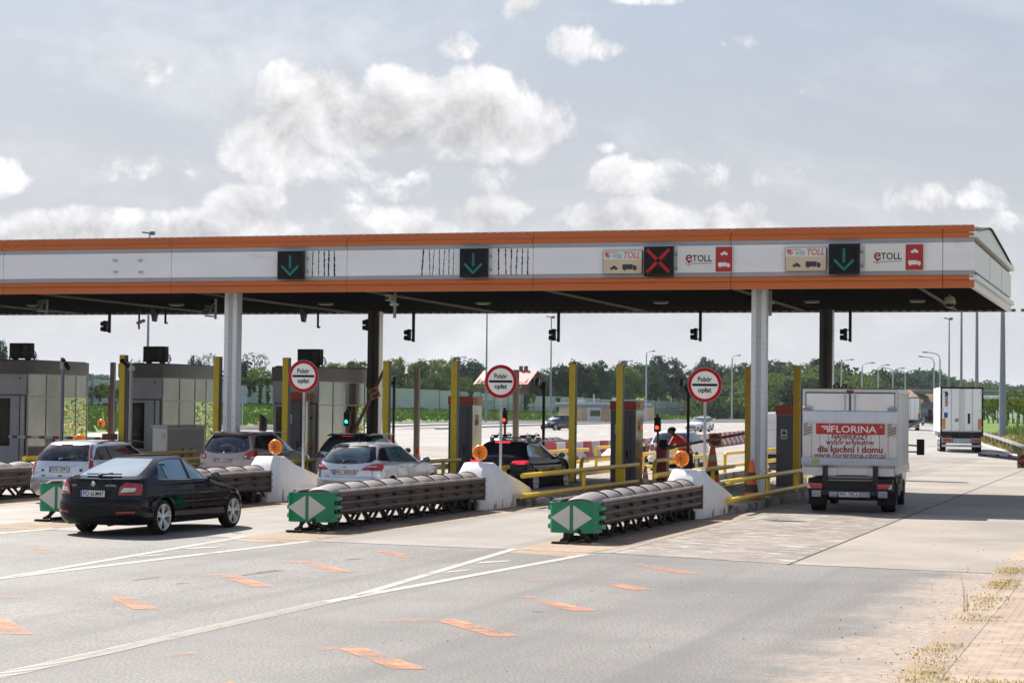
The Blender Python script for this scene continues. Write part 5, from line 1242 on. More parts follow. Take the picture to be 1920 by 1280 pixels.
def build_body(B, parent, mats, wheels, rw, zs=None, clad=None, roofz=None, arch=.045):
    zmin, zmax = B.zmin, B.zmax; rows = []
    z = zmin
    while z < zmax-.10: rows.append(z); z += .028
    rows += [zmax-.085, zmax-.065, zmax-.047, zmax-.031, zmax-.018, zmax-.008, zmax]
    rings = [B.ring(z) for z in rows]; n = len(rings[0]); vs = []; fs = []; mi = []
    for z, r in zip(rows, rings):
        for (x, u) in r: vs.append(Vector((x, u, z)))
    Rr = rw+arch
    for i, v in enumerate(vs):      # snap to the wheel arch
        for wu in wheels:
            d = math.hypot(v.y-wu, v.z-rw)
            if d < Rr+.022 and abs(v.x) > .45 and d > 1e-6 and d > Rr-.05:
                k = Rr/d; v.y = wu+(v.y-wu)*k; v.z = max(zmin, rw+(v.z-rw)*k); v.x = (B.hw(v.y, v.z)+.006)
    for j in range(len(rows)-1):
        for i in range(n-1):
            q = [j*n+i, j*n+i+1, (j+1)*n+i+1, (j+1)*n+i]
            c = sum((vs[k] for k in q), Vector())/4; cut = False
            for wu in wheels:
                if math.hypot(c.y-wu, c.z-rw) < Rr-.004 and abs(c.x) > .45: cut = True
            if cut: continue
            fs.append(q); mi.append(1 if (clad and (c.z < clad or any(math.hypot(c.y-wu, c.z-rw) < Rr+.06 and c.x > .5 for wu in wheels) and clad > .3)) else (2 if roofz and c.z > roofz else 0))
    m_ = MB(); m_.v = [tuple(v) for v in vs]+[(-v.x, v.y, v.z) for v in vs]; N = len(vs)
    m_.f = fs+[[k+N for k in reversed(f)] for f in fs]; m_.m = mi+mi
    for row, rev in ((0, 0), (len(rows)-1, 1)):
        loop = [row*n+i for i in range(n)]+[row*n+i+N for i in range(n-2, 0, -1)]; m_.f.append(loop); m_.m.append(1 if not rev else (2 if roofz else 0))
    return m_.build('body', mats, parent, smooth=32, weld=.0006)
M_TYRE = mat('tyre_rubber', (.018, .017, .017), .75, var=.15); M_RIM = mat('alloy_rim', (.75, .75, .76), .3, metal=.45, var=.05); M_RIMD = mat('rim_dark_well', (.012, .012, .013), .5)
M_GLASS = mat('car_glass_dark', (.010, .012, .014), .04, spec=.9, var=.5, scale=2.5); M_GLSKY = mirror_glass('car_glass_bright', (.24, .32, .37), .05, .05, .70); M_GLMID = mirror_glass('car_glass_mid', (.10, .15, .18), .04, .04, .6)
M_GLTEAL = mat('car_glass_teal', (.05, .095, .115), .06, spec=.9, var=.65, scale=2.2)
M_TRIM = mat('black_trim', (.014, .014, .015), .42, var=.1); M_LREAR = mat('tail_red', (.36, .006, .010), .12, var=.12, scale=14, spec=.7, coat=.4); M_LWH = mat('lamp_clear', (.62, .60, .60), .15, var=.15, scale=20, coat=.5); M_LDK = mat('tail_dark_red', (.10, .002, .004), .15, coat=.4)
M_LON = mat('brake_light_on', (.9, .02, .03), .2, emit=(1, .02, .04), es=.9); M_PLT = mat('plate_white', (.66, .66, .64), .45, var=.05); M_EU = mat('plate_blue', (.02, .07, .35), .4); M_CHR = mat('chrome', (.62, .62, .63), .14, metal=.95, var=.04)
M_UNDER = mat('underbody_black', (.008, .008, .008), .9)
def wheel(parent, x, y, r, w=.21, spokes=5, side=1, style='double', rimc=None):
    t = MB(); pr = [(r*.76, -w/2), (r*.93, -w/2+.004), (r*.985, -w/2+.025), (r, -w/2+.05), (r, w/2-.05), (r*.985, w/2-.025), (r*.93, w/2-.004), (r*.76, w/2)]
    t.lathe(pr+[(r*.74, 0), (r*.76, -w/2)], 36, 'x', (0, 0, 0), caps=False)
    o = t.build('wheel', M_TYRE, parent, smooth=50); o.location = (x, y, r)
    s = side; b = MB(); b.lathe([(r*.76, s*(w/2-.006)), (r*.75, s*(w/2+.004)), (r*.715, s*(w/2+.002)), (r*.70, s*(w/2-.03)), (r*.69, -s*.02)], 36, 'x', caps=False)
    hub = s*(w/2-.015)
    b.lathe([(.0, hub+s*.012), (.045, hub+s*.01), (.062, hub), (.062, hub-s*.04)], 18, 'x', caps=False)
    for k in range(spokes):
        for da in ((-.11, .11) if style == 'double' else (0,)):
            a = 2*pi*k/spokes+.3; a1 = a+da*1.55; a0 = a+da*1.4; wd = .044 if style == 'double' else .07
            p = Vector((hub-s*.006, .05*cos(a0), .05*sin(a0))); q = Vector((hub+s*.006, r*.72*cos(a1), r*.72*sin(a1)))
            d = (q-p).normalized(); n = Vector((1, 0, 0)).cross(d)*wd/2; tk = Vector((-s*.028, 0, 0))
            n2 = n*1.0
            b.add([p-n*.8, p+n*.8, q+n2, q-n2, p-n*.8+tk, p+n*.8+tk, q+n2+tk, q-n2+tk], [(0, 1, 2, 3), (4, 7, 6, 5), (0, 4, 5, 1), (1, 5, 6, 2), (2, 6, 7, 3), (3, 7, 4, 0)])
    b.build('rim', rimc or M_RIM, o, smooth=30)
    b = MB(); b.lathe([(r*.72, hub-s*.065), (0, hub-s*.06)], 30, 'x'); b.lathe([(r*.40, hub-s*.045), (r*.40, hub-s*.05)], 24, 'x'); b.build('brake_disc', M_RIMD, o, smooth=30)
    return o
def plate(parent, txt, c, nrm_pitch=0, w=.52, h=.114, yaw=0):
    """plate centred on c, facing -y, tilted by nrm_pitch"""
    M_ = T(*c) @ RZ(yaw) @ RX(nrm_pitch)
    o = put(MB().box((0, 0, 0), (w+.012, .008, h+.012)), M_).build('licence_plate', M_TRIM, parent, bevel=.002)
    put(MB().box((.0, -.0055, 0), (w, .004, h)), M_).build('plate_field', M_PLT, o)
    put(MB().box((-w/2+.021, -.009, 0), (.042, .003, h)), M_).build('country_band', M_EU, o)
    m_ = text(txt, .117, width=w-.085, bold=.012); put(m_, M_ @ T(.022, -.0095, 0)).build('plate_number', M_INK, o, smooth=0)
    m_ = MB(); put(m_.lathe([(.010, -.011), (.010, -.0105)], 8, 'y', (-w/2+.021, 0, .022), caps=True), M_).build('band_stars', MATS['stop_white'], o, smooth=0)
def mirror(parent, B, u, z, m_, out=.10):
    for sg in (-1, 1):
        x = B.hw(u, z-.03)*sg
        b = MB(); b.sphere((x+sg*(out+.02), u+.02, z+.04), .1, 14, 10, (1.0, .62, .72)); b.bar((x-sg*.04, u+.03, z-.02), (x+sg*.08, u+.02, z+.02), .05, .03); o = b.build('wing_mirror', m_, parent, smooth=70)
        b = MB(); b.sphere((x+sg*(out+.02), u-.022, z+.04), .085, 14, 8, (1.0, .3, .72)); b.build('mirror_glass', M_GLMID, o, smooth=70)
def rails(parent, B, u0, u1, zr, m_, lift=.04, x=.50):
    for sg in (-1, 1):
        pts = []; N = 12
        for i in range(N+1):
            u = u0+(u1-u0)*i/N; t = abs(2*i/N-1); z = zr+lift*(1-t**4)-.0
            pts.append((sg*x, u, z))
        MB().tube(pts, .016, 8).build('roof_rail', m_, parent, smooth=60)
def seam(B, pts, w=.010):
    """thin dark gap along a side polyline (u,z)"""
    m_ = MB()
    for sg in (-1, 1):
        f = B.side(sg)
        for (a, b) in zip(pts, pts[1:]):
            a, b = Vector(a), Vector(b); L_ = (b-a).length; n = max(1, int(L_/.08)); d = (b-a).normalized(); nn = Vector((-d.y, d.x))*w/2
            for i in range(n):
                p, q = a+(b-a)*i/n, a+(b-a)*(i+1)/n
                m_.add([f(p.x-nn.x, p.y-nn.y, .0022), f(p.x+nn.x, p.y+nn.y, .0022), f(q.x+nn.x, q.y+nn.y, .0022), f(q.x-nn.x, q.y-nn.y, .0022)], [(0, 1, 2, 3)])
    return m_
def poly_end(B, pts, end=1, r=.02, off=.004, step=.06, back=.004): return patch(roundpoly(pts, r), B.end(end), step, off, back)
def poly_side(B, pts, sg, r=.03, off=.004, step=.08): return patch(roundpoly(pts, r), B.side(sg), step, off)
def mirrorx(pts): return [(-a, b) for a, b in pts][::-1]

def car(S):
    """S: dict describing one car; local frame: +y forward, rear bumper at y=0"""
    t = thing(S['name'], S['label'], 'car', S['loc'], S.get('rz', 0))
    B = Body(S['rear'], S['front'], S['width'], S.get('cr', .42), S.get('cf', .75), S.get('nr', 3.0), S.get('nf', 2.6), S.get('taper', .05), S['L'])
    rw = S['rw']; wh = S['wheels']; pm = S['paint']
    mats = [pm, S.get('cladm', M_TRIM), S.get('roofm', pm)]
    build_body(B, t, mats, wh, rw, clad=S.get('clad'), roofz=S.get('roofz'), arch=S.get('arch', .045))
    hwid = interp(B.w, rw+.2)
    for wu in wh:
        for sg in (-1, 1):
            wheel(t, sg*(hwid-.125), wu, rw, side=sg, spokes=S.get('spokes', 5), style=S.get('style', 'double'))
    u0, u1 = .25, S['L']-.35
    MB().box((0, (u0+u1)/2, .44), (2*(hwid-.27), u1-u0, .48)).build('underbody', M_UNDER, t)
    b = MB(); b.cyl((-.4, wh[0], rw*.9), (.4, wh[0], rw*.9), .05, n=8); b.cyl((.35, .05, .22), (.35, .4, .24), .035, n=8); b.build('axle', M_UNDER, t)
    for nm, m_, pts, k in S.get('side_patches', ()):
        for sg in (-1, 1):
            o = poly_side(B, pts, sg, k.get('r', .03), k.get('off', .004), k.get('step', .09)).build(nm, m_, t, smooth=60)
    for nm, m_, pts, k in S.get('rear_patches', ()):
        ps = [pts] if k.get('one') else [pts, mirrorx(pts)]
        for p in ps:
            o = poly_end(B, p, 1, k.get('r', .02), k.get('off', .004), k.get('step', .06), k.get('back', .004)).build(nm, m_, t, smooth=60)
            for nm2, m2, pts2, k2 in k.get('sub', ()):
                q = pts2 if p is pts else mirrorx(pts2); poly_end(B, q, 1, k2.get('r', .01), k2.get('off', k.get('off', .004)+.005), .06).build(nm2, m2, o, smooth=60)
    for nm, m_, pts, k in S.get('front_patches', ()):
        ps = [pts] if k.get('one') else [pts, mirrorx(pts)]
        for p in ps: poly_end(B, p, -1, k.get('r', .02), k.get('off', .004), k.get('step', .08)).build(nm, m_, t, smooth=60)
    for pts in S.get('seams', ()): seam(B, pts).build('panel_gap', M_TRIM, t, smooth=0)
    f = B.end(1)
    if 'plate' in S:
        z = S['plate_z']; p = f(0, z, .012); q0, q1 = f(0, z-.05, 0), f(0, z+.05, 0)
        plate(t, S['plate'], p, -math.atan2(q1[1]-q0[1], .1)*1.0)
    if 'fplate' in S:
        p = B.end(-1)(0, S['fplate_z'], .012); b = MB().box(p, (.5, .012, .11)); b.build('licence_plate', M_PLT, t)
    if 'mirror' in S: mirror(t, B, *S['mirror'], S.get('mirrorm', pm))
    if 'rails' in S: rails(t, B, *S['rails'])
    if 'wiper' in S:
        z, half = S['wiper']; b = MB(); pts = [f(-half+2*half*i/8, z+.018*math.sin(i/8*pi)*0+.006*i/8, .03) for i in range(9)]; b.tube(pts, .012, 6)
        p0 = f(-.02, z-.015, .03); b.sphere(p0, .035, 10, 6, (1.3, .8, .6)); b.tube([p0, f(half*.5, z+.01, .045)], .013, 6); b.build('rear_wiper', M_TRIM, t, smooth=60)
    if 'antenna' in S:
        u, z, h = S['antenna']; b = MB(); b.tube([(0, u, z), (0, u-.1, z+h)], [.008, .004], 6); b.lathe([(.03, 0), (.012, .03)], 10, 'z', (0, u+.01, z-.012)); b.build('antenna', M_TRIM, t)
    if 'badge' in S:
        z, rr, m_ = S['badge']; p = f(0, z, .008); b = MB(); b.lathe([(rr, 0), (rr*.92, -.008), (rr*.8, -.008)], 24, 'y', (0, 0, 0), caps=False); b.lathe([(rr*.8, -.004), (0, -.005)], 24, 'y', caps=False)
        if S.get('oval'): b.tf(Matrix.Diagonal((1.9, 1, .75, 1)))
        b.tf(T(*p)); b.build('badge', m_, t)
    for (s_, w, hh, x, z, m_) in S.get('letters', ()):
        p = f(x, z, .006); a = f(x+.03, z, .006); q_ = text(s_, 0, width=w, bold=.015); yaw = math.atan2(a[1]-p[1], a[0]-p[0]); put(q_, T(*p) @ RZ(yaw)).build('lettering', m_, t, smooth=0)
    for (u, z, w) in S.get('handles', ()):
        for sg in (-1, 1):
            fs_ = B.side(sg); b = MB(); b.tube([fs_(u-w/2, z, .0), fs_(u-w/3, z, .03), fs_(u+w/3, z+.005, .03), fs_(u+w/2, z+.005, .0)], .014, 8); b.build('door_handle', pm, t, smooth=60)
    if S.get('spoiler'):
        z, ub, w = S['spoiler']; b = MB(); b.prism([(ub-.10, z-.035), (ub-.10, z-.02), (ub+.25, z+.03), (ub+.3, z-.02)], -w, w, 'x'); b.build('roof_spoiler', S.get('spoilerm', pm), t, bevel=.008, smooth=50)
    return t, B
def paint(name, col, metal=.0, rough=.22, coat=1.0, var=.02, spec=.5): return mat(name, col, rough, metal=metal, var=var, coat=coat, scale=1.0, spec=spec)
P_BLACK = paint('paint_black', (.002, .0025, .006), 0, .08, coat=.6, spec=.0); P_SILV = paint('paint_silver', (.62, .63, .66), .6, .28); P_SILV2 = paint('paint_silver_blue', (.60, .63, .68), .55, .27); P_BRONZE = paint('paint_bronze', (.40, .325, .285), .6, .30)
P_GREY = paint('paint_light_grey', (.42, .45, .51), .4, .28); P_WHITE = paint('paint_white', (.82, .83, .84), 0, .3); P_DBLUE = paint('paint_dark_blue', (.012, .03, .075), 0, .2)

def wagon(L, W_, H_, belt=.93, rake=.55, cowl=3.35, hoodf=.72, bump=.10, roof_r=.42, roof_f=2.35):
    """tables for an estate / hatchback body"""
    rear = [(.19, .16), (.26, .07), (.40, .015), (.58, .0), (.66, .035), (.80, .05), (belt+.02, .10), (H_-.28, rake*.42), (H_-.12, rake*.74), (H_-.05, rake), (H_-.02, rake+.28), (H_, rake+.75)]
    front = [(.19, L-.20), (.28, L-.06), (.42, L-.01), (.60, L-.03), (hoodf, L-.10), (hoodf+.08, L-.26), (hoodf+.17, L-.60), (belt+.02, L-.98), (belt+.07, cowl), (H_-.30, cowl-.42), (H_-.10, cowl-.80), (H_-.05, roof_f+.06), (H_-.02, roof_f-.25), (H_, roof_f-.7)]
    w = W_/2
    width = [(.19, w-.075), (.30, w-.02), (.50, w), (.68, w-.005), (.82, w-.022), (belt, w-.05), (belt+.05, w-.075), (H_-.28, w-.19), (H_-.12, w-.275), (H_-.06, w-.34), (H_-.025, w-.43), (H_, w-.62)]
    return rear, front, width

def put_rear(x, y_ground, rz=0): q = G(x, y_ground); return (q.x, q.y, q.z)
# ---- 1 black liftback, turning in ------------------------------------------------
L, H_, W_ = 4.67, 1.461, 1.814
rear = [(.20, .18), (.27, .07), (.42, .0), (.60, .0), (.68, .055), (.80, .065), (.95, .075), (1.03, .09), (1.055, .13), (1.075, .36), (1.12, .52), (1.25, .92), (1.36, 1.30), (1.41, 1.55), (1.44, 1.82), (H_, 2.25)]
front = [(.20, L-.22), (.28, L-.07), (.42, L-.0), (.58, L-.04), (.68, L-.12), (.76, L-.32), (.84, L-.68), (.92, L-1.10), (.98, 3.36), (1.20, 2.98), (1.38, 2.62), (1.43, 2.50), (H_, 2.35)]
w = W_/2; width = [(.20, w-.09), (.32, w-.02), (.50, w-.0), (.66, w-.01), (.72, w-.005), (.82, w-.025), (.95, w-.055), (1.0, w-.085), (1.18, w-.19), (1.34, w-.285), (1.40, w-.34), (1.435, w-.44), (H_, w-.66)]
th = R(-3.2); RA = 1.10
q = G(233, 1001); loc = (q.x-.26, q.y-RA+.30, q.z)
tail = [(.50, .755), (.535, .90), (.62, .985), (.95, .955), (.955, .87), (.935, .755)]
S = dict(name='liftback_car', label='shiny black liftback nearest the camera, seen from behind at left', loc=loc, rz=th, L=L, rear=rear, front=front, width=width, rw=.325, wheels=(RA, RA+2.686), paint=P_BLACK, cr=.50, cf=.9, nr=2.7, taper=.055,
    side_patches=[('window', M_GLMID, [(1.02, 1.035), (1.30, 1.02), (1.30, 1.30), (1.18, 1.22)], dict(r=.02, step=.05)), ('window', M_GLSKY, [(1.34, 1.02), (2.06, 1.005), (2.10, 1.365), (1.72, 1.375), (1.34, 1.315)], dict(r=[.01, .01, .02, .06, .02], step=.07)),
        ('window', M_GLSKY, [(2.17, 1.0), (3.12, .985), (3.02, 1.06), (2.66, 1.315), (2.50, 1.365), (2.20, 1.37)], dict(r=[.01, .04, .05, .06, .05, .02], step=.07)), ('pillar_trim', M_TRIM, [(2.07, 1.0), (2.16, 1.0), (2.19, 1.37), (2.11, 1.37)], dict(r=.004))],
    rear_patches=[('rear_window', M_GLSKY, [(-.66, 1.085), (.66, 1.085), (.56, 1.25), (.43, 1.385), (-.43, 1.385), (-.56, 1.25)], dict(one=1, r=.05, step=.05)),
        ('tail_lamp', M_LREAR, tail, dict(r=.03, off=.014, sub=[('clear_lens', M_LWH, [(.54, .80), (.60, .885), (.82, .885), (.80, .82)], {}), ('dark_inset', M_LDK, [(.62, .782), (.62, .80), (.83, .80), (.83, .782)], {})])),
        ('reflector', M_LREAR, [(.50, .42), (.50, .455), (.86, .465), (.84, .43)], dict(r=.01, off=.008)), ('tailgate_recess', M_TRIM, [(-.36, .70), (.36, .70), (.37, .86), (-.37, .86)], dict(one=1, off=.003, r=.03)),
        ('bumper_gap', M_TRIM, [(-.78, .655), (.78, .655), (.78, .662), (-.78, .662)], dict(one=1, off=.003, r=.0)), ('diffuser', M_TRIM, [(-.55, .22), (.55, .22), (.60, .34), (-.60, .34)], dict(one=1, off=.004, r=.03)), ('tailgate_gap', M_TRIM, [(.475, .68), (.485, .68), (.52, 1.0), (.51, 1.0)], dict(off=.003, r=0))],
    seams=[[(1.33, .98), (1.24, .80), (1.50, .30)], [(2.12, 1.0), (2.12, .30)], [(3.20, .98), (3.28, .70), (3.22, .30)], [(1.55, .28), (3.25, .28)]],
    plate='PO 6LM47', plate_z=.775, mirror=(3.02, 1.0), handles=[(1.55, .87, .2), (2.45, .86, .2)], wiper=(1.088, .36), badge=(.95, .046, M_CHR),
    letters=[('OCTAVIA', .20, .03, .36, .925, M_CHR), ('ŠKODA', .12, .03, -.42, .92, M_CHR)])
oct_, B = car(S)
b = MB()   # chrome line under the side windows
for sg in (-1, 1):
    f = B.side(sg); b.tube([f(.96, 1.08, .006), f(1.02, 1.022, .006), f(1.34, 1.008, .006), f(2.1, .995, .006), f(3.1, .975, .006)], .008, 6)
b.build('chrome_strip', M_CHR, oct_, smooth=60)
b = MB()
f = B.side(1)
b.tube([f(.75, .80, .004), f(1.4, .83, .004), f(2.4, .815, .004), f(3.4, .78, .004), f(4.0, .74, .004)], .005, 6); b.build('side_crease', P_BLACK, oct_, smooth=60)

def std_windows(L, H_, belt, rear_u, cowl, bw=.07, glass=(M_GLASS, M_GLMID, M_GLMID), split=(1.05, 1.95), rise=.0):
    b0 = belt+.05; a = rear_u
    return [('window', glass[0], [(a, b0+.04+rise), (split[0]-.06, b0+.02+rise*.6), (split[0]-.04, H_-.13), (a+.34, H_-.145)], dict(r=[.03, .01, .02, .10], step=.07)),
            ('window', glass[1], [(split[0], b0+.015+rise*.5), (split[1]-.05, b0), (split[1]-.02, H_-.115), (split[0]+.01, H_-.125)], dict(r=[.01, .01, .02, .02], step=.07)),
            ('window', glass[2], [(split[1]+.02, b0), (cowl-.12, b0-.015), (cowl-.42, H_-.33), (cowl-.86, H_-.135), (split[1]+.06, H_-.115)], dict(r=[.01, .04, .12, .1, .02], step=.07)),
            ('pillar_trim', M_TRIM, [(split[1]-.05, b0), (split[1]+.02, b0), (split[1]+.06, H_-.115), (split[1]-.02, H_-.115)], dict(r=.003, off=.003)), ('pillar_trim', M_TRIM, [(split[0]-.06, b0+.02), (split[0], b0+.015), (split[0]+.01, H_-.125), (split[0]-.04, H_-.13)], dict(r=.003, off=.003))]
def carpos(x, depth): p = atd(x, 900, depth); return (p.x, p.y, gz(p.x))
# ---- 2 silver estate with tall red lamps --------------------------------------------
L, W_, H_ = 4.80, 1.81, 1.48; rear, front, width = wagon(L, W_, H_, belt=.95, rake=.46)
S = dict(name='estate_car', label='silver estate with tall red lamps up the pillars, left behind the black liftback', loc=carpos(109, 48.0), rz=R(-2), L=L, rear=rear, front=front, width=width, rw=.32, wheels=(1.05, 3.80), paint=P_SILV2, cr=.34, nr=3.3, clad=.0,
    side_patches=std_windows(L, H_, .95, .28, 3.35, glass=(M_GLASS, M_GLASS, M_GLASS)),
    rear_patches=[('rear_window', M_GLASS, [(-.71, 1.0), (.71, 1.0), (.585, 1.38), (-.585, 1.38)], dict(one=1, r=.05, sub=[])), ('tail_lamp', M_LREAR, [(.725, .90), (.72, 1.05), (.615, 1.38), (.66, 1.38), (.79, 1.05), (.83, .90), (.86, .74), (.80, .72)], dict(r=.02, off=.012, sub=[('clear_lens', M_LWH, [(.745, 1.02), (.735, 1.06), (.76, 1.07), (.79, 1.03)], {})])),
        ('tailgate_ledge', P_SILV2, [(-.40, .885), (.42, .885), (.44, .925), (-.42, .925)], dict(one=1, off=.02, r=.01)), ('bumper_gap', M_TRIM, [(-.80, .60), (.80, .60), (.80, .608), (-.80, .608)], dict(one=1, off=.003, r=0)),
        ('bumper', P_SILV2, [(-.98, .33), (.98, .33), (.98, .56), (-.98, .56)], dict(one=1, off=.03, r=.03)), ('tailgate_gap', M_TRIM, [(.735, .60), (.742, .60), (.742, .90), (.735, .90)], dict(off=.003, r=0)),
        ('sticker', M_EU, [(-.50, .755), (-.42, .755), (-.42, .81), (-.50, .81)], dict(one=1, off=.005, r=0)), ('round_badge', M_NAVY, [(.52, .76), (.60, .76), (.60, .83), (.52, .83)], dict(one=1, off=.005, r=.04)), ('handle_recess', M_TRIM, [(-.48, .60+.04), (-.38, .64), (-.38, .67), (-.48, .67)], dict(one=1, off=.004, r=.01)), ('handle_recess', M_TRIM, [(-.02, .64), (.08, .64), (.08, .67), (-.02, .67)], dict(one=1, off=.004, r=.01)),
        ('brake_lamp', M_LREAR, [(-.16, 1.375), (.16, 1.375), (.15, 1.395), (-.15, 1.395)], dict(one=1, off=.012, r=.005))],
    seams=[[(1.25, .95), (1.3, .3)], [(2.0, .95), (2.0, .3)], [(3.2, .95), (3.2, .3)]], plate='EZG 7JW2', plate_z=.80, mirror=(3.0, .98), rails=(.75, 3.0, 1.405, M_TRIM, .055, .565), wiper=(1.045, .25), badge=(.90, .026, M_CHR), oval=1, handles=[(1.5, .86, .2), (2.4, .86, .2)], antenna=(.62, 1.42, .03))
car(S)
# ---- 3 bronze crossover ---------------------------------------------------------------
L, W_, H_ = 4.53, 1.79, 1.63; rear, front, width = wagon(L, W_, H_, belt=1.03, rake=.52, cowl=3.35, hoodf=.86)
S = dict(name='crossover_car', label='bronze crossover with oval red lamps behind the leftmost plinth', loc=carpos(416, 56.3), rz=R(-1), L=L, rear=rear, front=front, width=width, rw=.35, wheels=(.98, 3.72), paint=P_BRONZE, cr=.42, nr=2.7, clad=.36,
    side_patches=std_windows(L, H_, 1.03, .42, 3.35, glass=(M_GLASS, M_GLASS, M_GLSKY), rise=.05),
    rear_patches=[('rear_window', mat('glass_navy', (.012, .018, .045), .05, spec=.9, var=.5, scale=3), [(-.74, 1.17), (-.60, 1.07), (-.2, 1.02), (.2, 1.02), (.60, 1.07), (.74, 1.17), (.60, 1.49), (-.60, 1.49)], dict(one=1, r=.07)), ('tail_lamp', M_LREAR, [(.60, .86), (.56, .94), (.62, 1.03), (.80, 1.10), (.98, 1.09), (1.02, 1.02), (.94, .86)], dict(r=.05, off=.02, sub=[('round_lens', M_LWH, [(.60, .90), (.60, .97), (.67, .97), (.67, .90)], dict(r=.035, off=.026)), ('clear_lens', M_LWH, [(.78, .885), (.78, .93), (.93, .93), (.91, .885)], dict(off=.026))])),
        ('plate_surround', P_BRONZE, [(-.43, .885), (.43, .885), (.46, .985), (-.46, .985)], dict(one=1, off=.03, r=.02)), ('bumper', M_GREYB if False else mat('bumper_grey', (.20, .20, .22), .5), [(-.95, .42), (.95, .42), (.95, .62), (-.95, .62)], dict(one=1, off=.03, r=.04)),
        ('brake_lamp', M_LDK, [(-.30, 1.53), (.30, 1.53), (.29, 1.56), (-.29, 1.56)], dict(one=1, off=.03, r=.01))],
    seams=[[(1.3, 1.0), (1.35, .35)], [(2.05, 1.0), (2.05, .35)], [(3.2, 1.0), (3.2, .35)]], plate='PSL 125AM', plate_z=.845, mirror=(3.0, 1.06), rails=(.8, 3.0, 1.545, M_CHR, .05, .545), wiper=(1.09, .22), badge=(1.055, .035, M_CHR), antenna=(.95, 1.62, .16), handles=[(1.5, .95, .2), (2.4, .95, .2)], spoiler=(1.585, .42, .56))
car(S)
# ---- 4 silver hatchback estate in the middle -----------------------------------------
L, W_, H_ = 4.56, 1.82, 1.50; rear, front, width = wagon(L, W_, H_, belt=.95, rake=.58, cowl=3.35, hoodf=.78)
S = dict(name='estate_car', label='silver car with wide swept red lamps in the middle lane', loc=carpos(643, 50.6), rz=R(-2.5), L=L, rear=rear, front=front, width=width, rw=.325, wheels=(.98, 3.63), paint=P_SILV, cr=.46, nr=2.6,
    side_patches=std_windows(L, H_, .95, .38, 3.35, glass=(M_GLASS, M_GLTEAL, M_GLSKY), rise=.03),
    rear_patches=[('window_surround', M_TRIM, [(-.78, 1.10), (-.66, 1.02), (-.2, .975), (.2, .975), (.66, 1.02), (.80, 1.10), (.66, 1.40), (-.62, 1.40)], dict(one=1, r=.04, off=.003)), ('rear_window', M_GLTEAL, [(-.70, 1.09), (-.60, 1.03), (-.2, .99), (.2, .99), (.58, 1.03), (.62, 1.10), (.53, 1.365), (-.56, 1.365)], dict(one=1, r=.05, off=.006)),
        ('tail_lamp', M_LREAR, [(.44, .83), (.47, .86), (.60, .94), (.85, .99), (1.03, .955), (1.08, .89), (1.0, .80)], dict(r=.02, off=.016, sub=[('clear_lens', M_LWH, [(.58, .90), (.60, .915), (.83, .925), (.83, .905)], {}), ('dark_inset', M_LDK, [(.60, .845), (.60, .875), (.98, .87), (.96, .835)], {})])),
        ('plate_recess', mat('shade_silver', (.30, .31, .33), .3, metal=.5), [(-.32, .70), (.32, .70), (.41, .84), (-.41, .84)], dict(one=1, off=.003, r=.02)), ('bumper_gap', M_TRIM, [(-.82, .645), (.82, .645), (.82, .652), (-.82, .652)], dict(one=1, off=.003, r=0)), ('diffuser', M_TRIM, [(-.80, .30), (.80, .30), (.82, .42), (-.82, .42)], dict(one=1, off=.01, r=.03)),
        ('lamp_seam', M_TRIM, [(.725, .64), (.732, .64), (.735, .98), (.728, .98)], dict(off=.020, r=0)), ('roof_lip', M_TRIM, [(-.42, 1.405), (.42, 1.405), (.44, 1.425), (-.44, 1.425)], dict(one=1, off=.012, r=.008))],
    seams=[[(1.3, .95), (1.35, .3)], [(2.0, .95), (2.0, .3)], [(3.2, .95), (3.2, .3)]], plate='PKL 28920', plate_z=.765, mirror=(3.02, 1.0), mirrorm=M_TRIM, wiper=(1.035, .30), badge=(.905, .030, M_CHR), oval=1, antenna=(.98, 1.49, .22), handles=[(1.55, .88, .2), (2.45, .88, .2)], letters=[('FOCUS', .13, .03, -.45, .665, M_TRIM)])
car(S)
# ---- 5 grey suv with black roof --------------------------------------------------------
L, W_, H_ = 4.35, 1.82, 1.60; rear, front, width = wagon(L, W_, H_, belt=1.0, rake=.72, cowl=3.2, hoodf=.84)
S = dict(name='suv_car', label='light grey suv with black roof waiting in front of the silver estate car', loc=carpos(634, 57.8), rz=R(-1), L=L, rear=rear, front=front, width=width, rw=.34, wheels=(.90, 3.50), paint=P_GREY, roofm=P_BLACK, roofz=1.36, cr=.44, nr=2.7, clad=.36,
    side_patches=std_windows(L, H_, 1.0, .45, 3.2, glass=(M_GLSKY, M_GLMID, M_GLSKY), rise=.03),
    rear_patches=[('rear_window', M_TRIM, [(-.82, 1.10), (-.3, 1.06), (.3, 1.06), (.82, 1.10), (.60, 1.50), (-.60, 1.50)], dict(one=1, r=.04)), ('tail_lamp', M_LDK, [(.50, .92), (.50, 1.0), (.85, 1.06), (1.02, 1.04), (.98, .92)], dict(r=.02, off=.015, sub=[('lit_lens', M_LREAR, [(.56, .94), (.56, .98), (.72, 1.0), (.72, .94)], {}), ('clear_lens', M_LWH, [(.82, .95), (.82, .98), (.94, .98), (.93, .95)], {})])),
        ('brake_lamp', M_LON, [(-.17, 1.515), (.17, 1.515), (.165, 1.54), (-.165, 1.54)], dict(one=1, off=.02, r=.005))],
    seams=[[(2.0, 1.0), (2.0, .35)]], plate='PO 8KM21', plate_z=.72, mirror=(2.9, 1.05), mirrorm=P_BLACK, rails=(.85, 2.9, 1.525, M_CHR, .05, .55), antenna=(.98, 1.595, .05), spoiler=(1.56, .52, .56), spoilerm=P_BLACK)
S.pop('plate'); car(S)
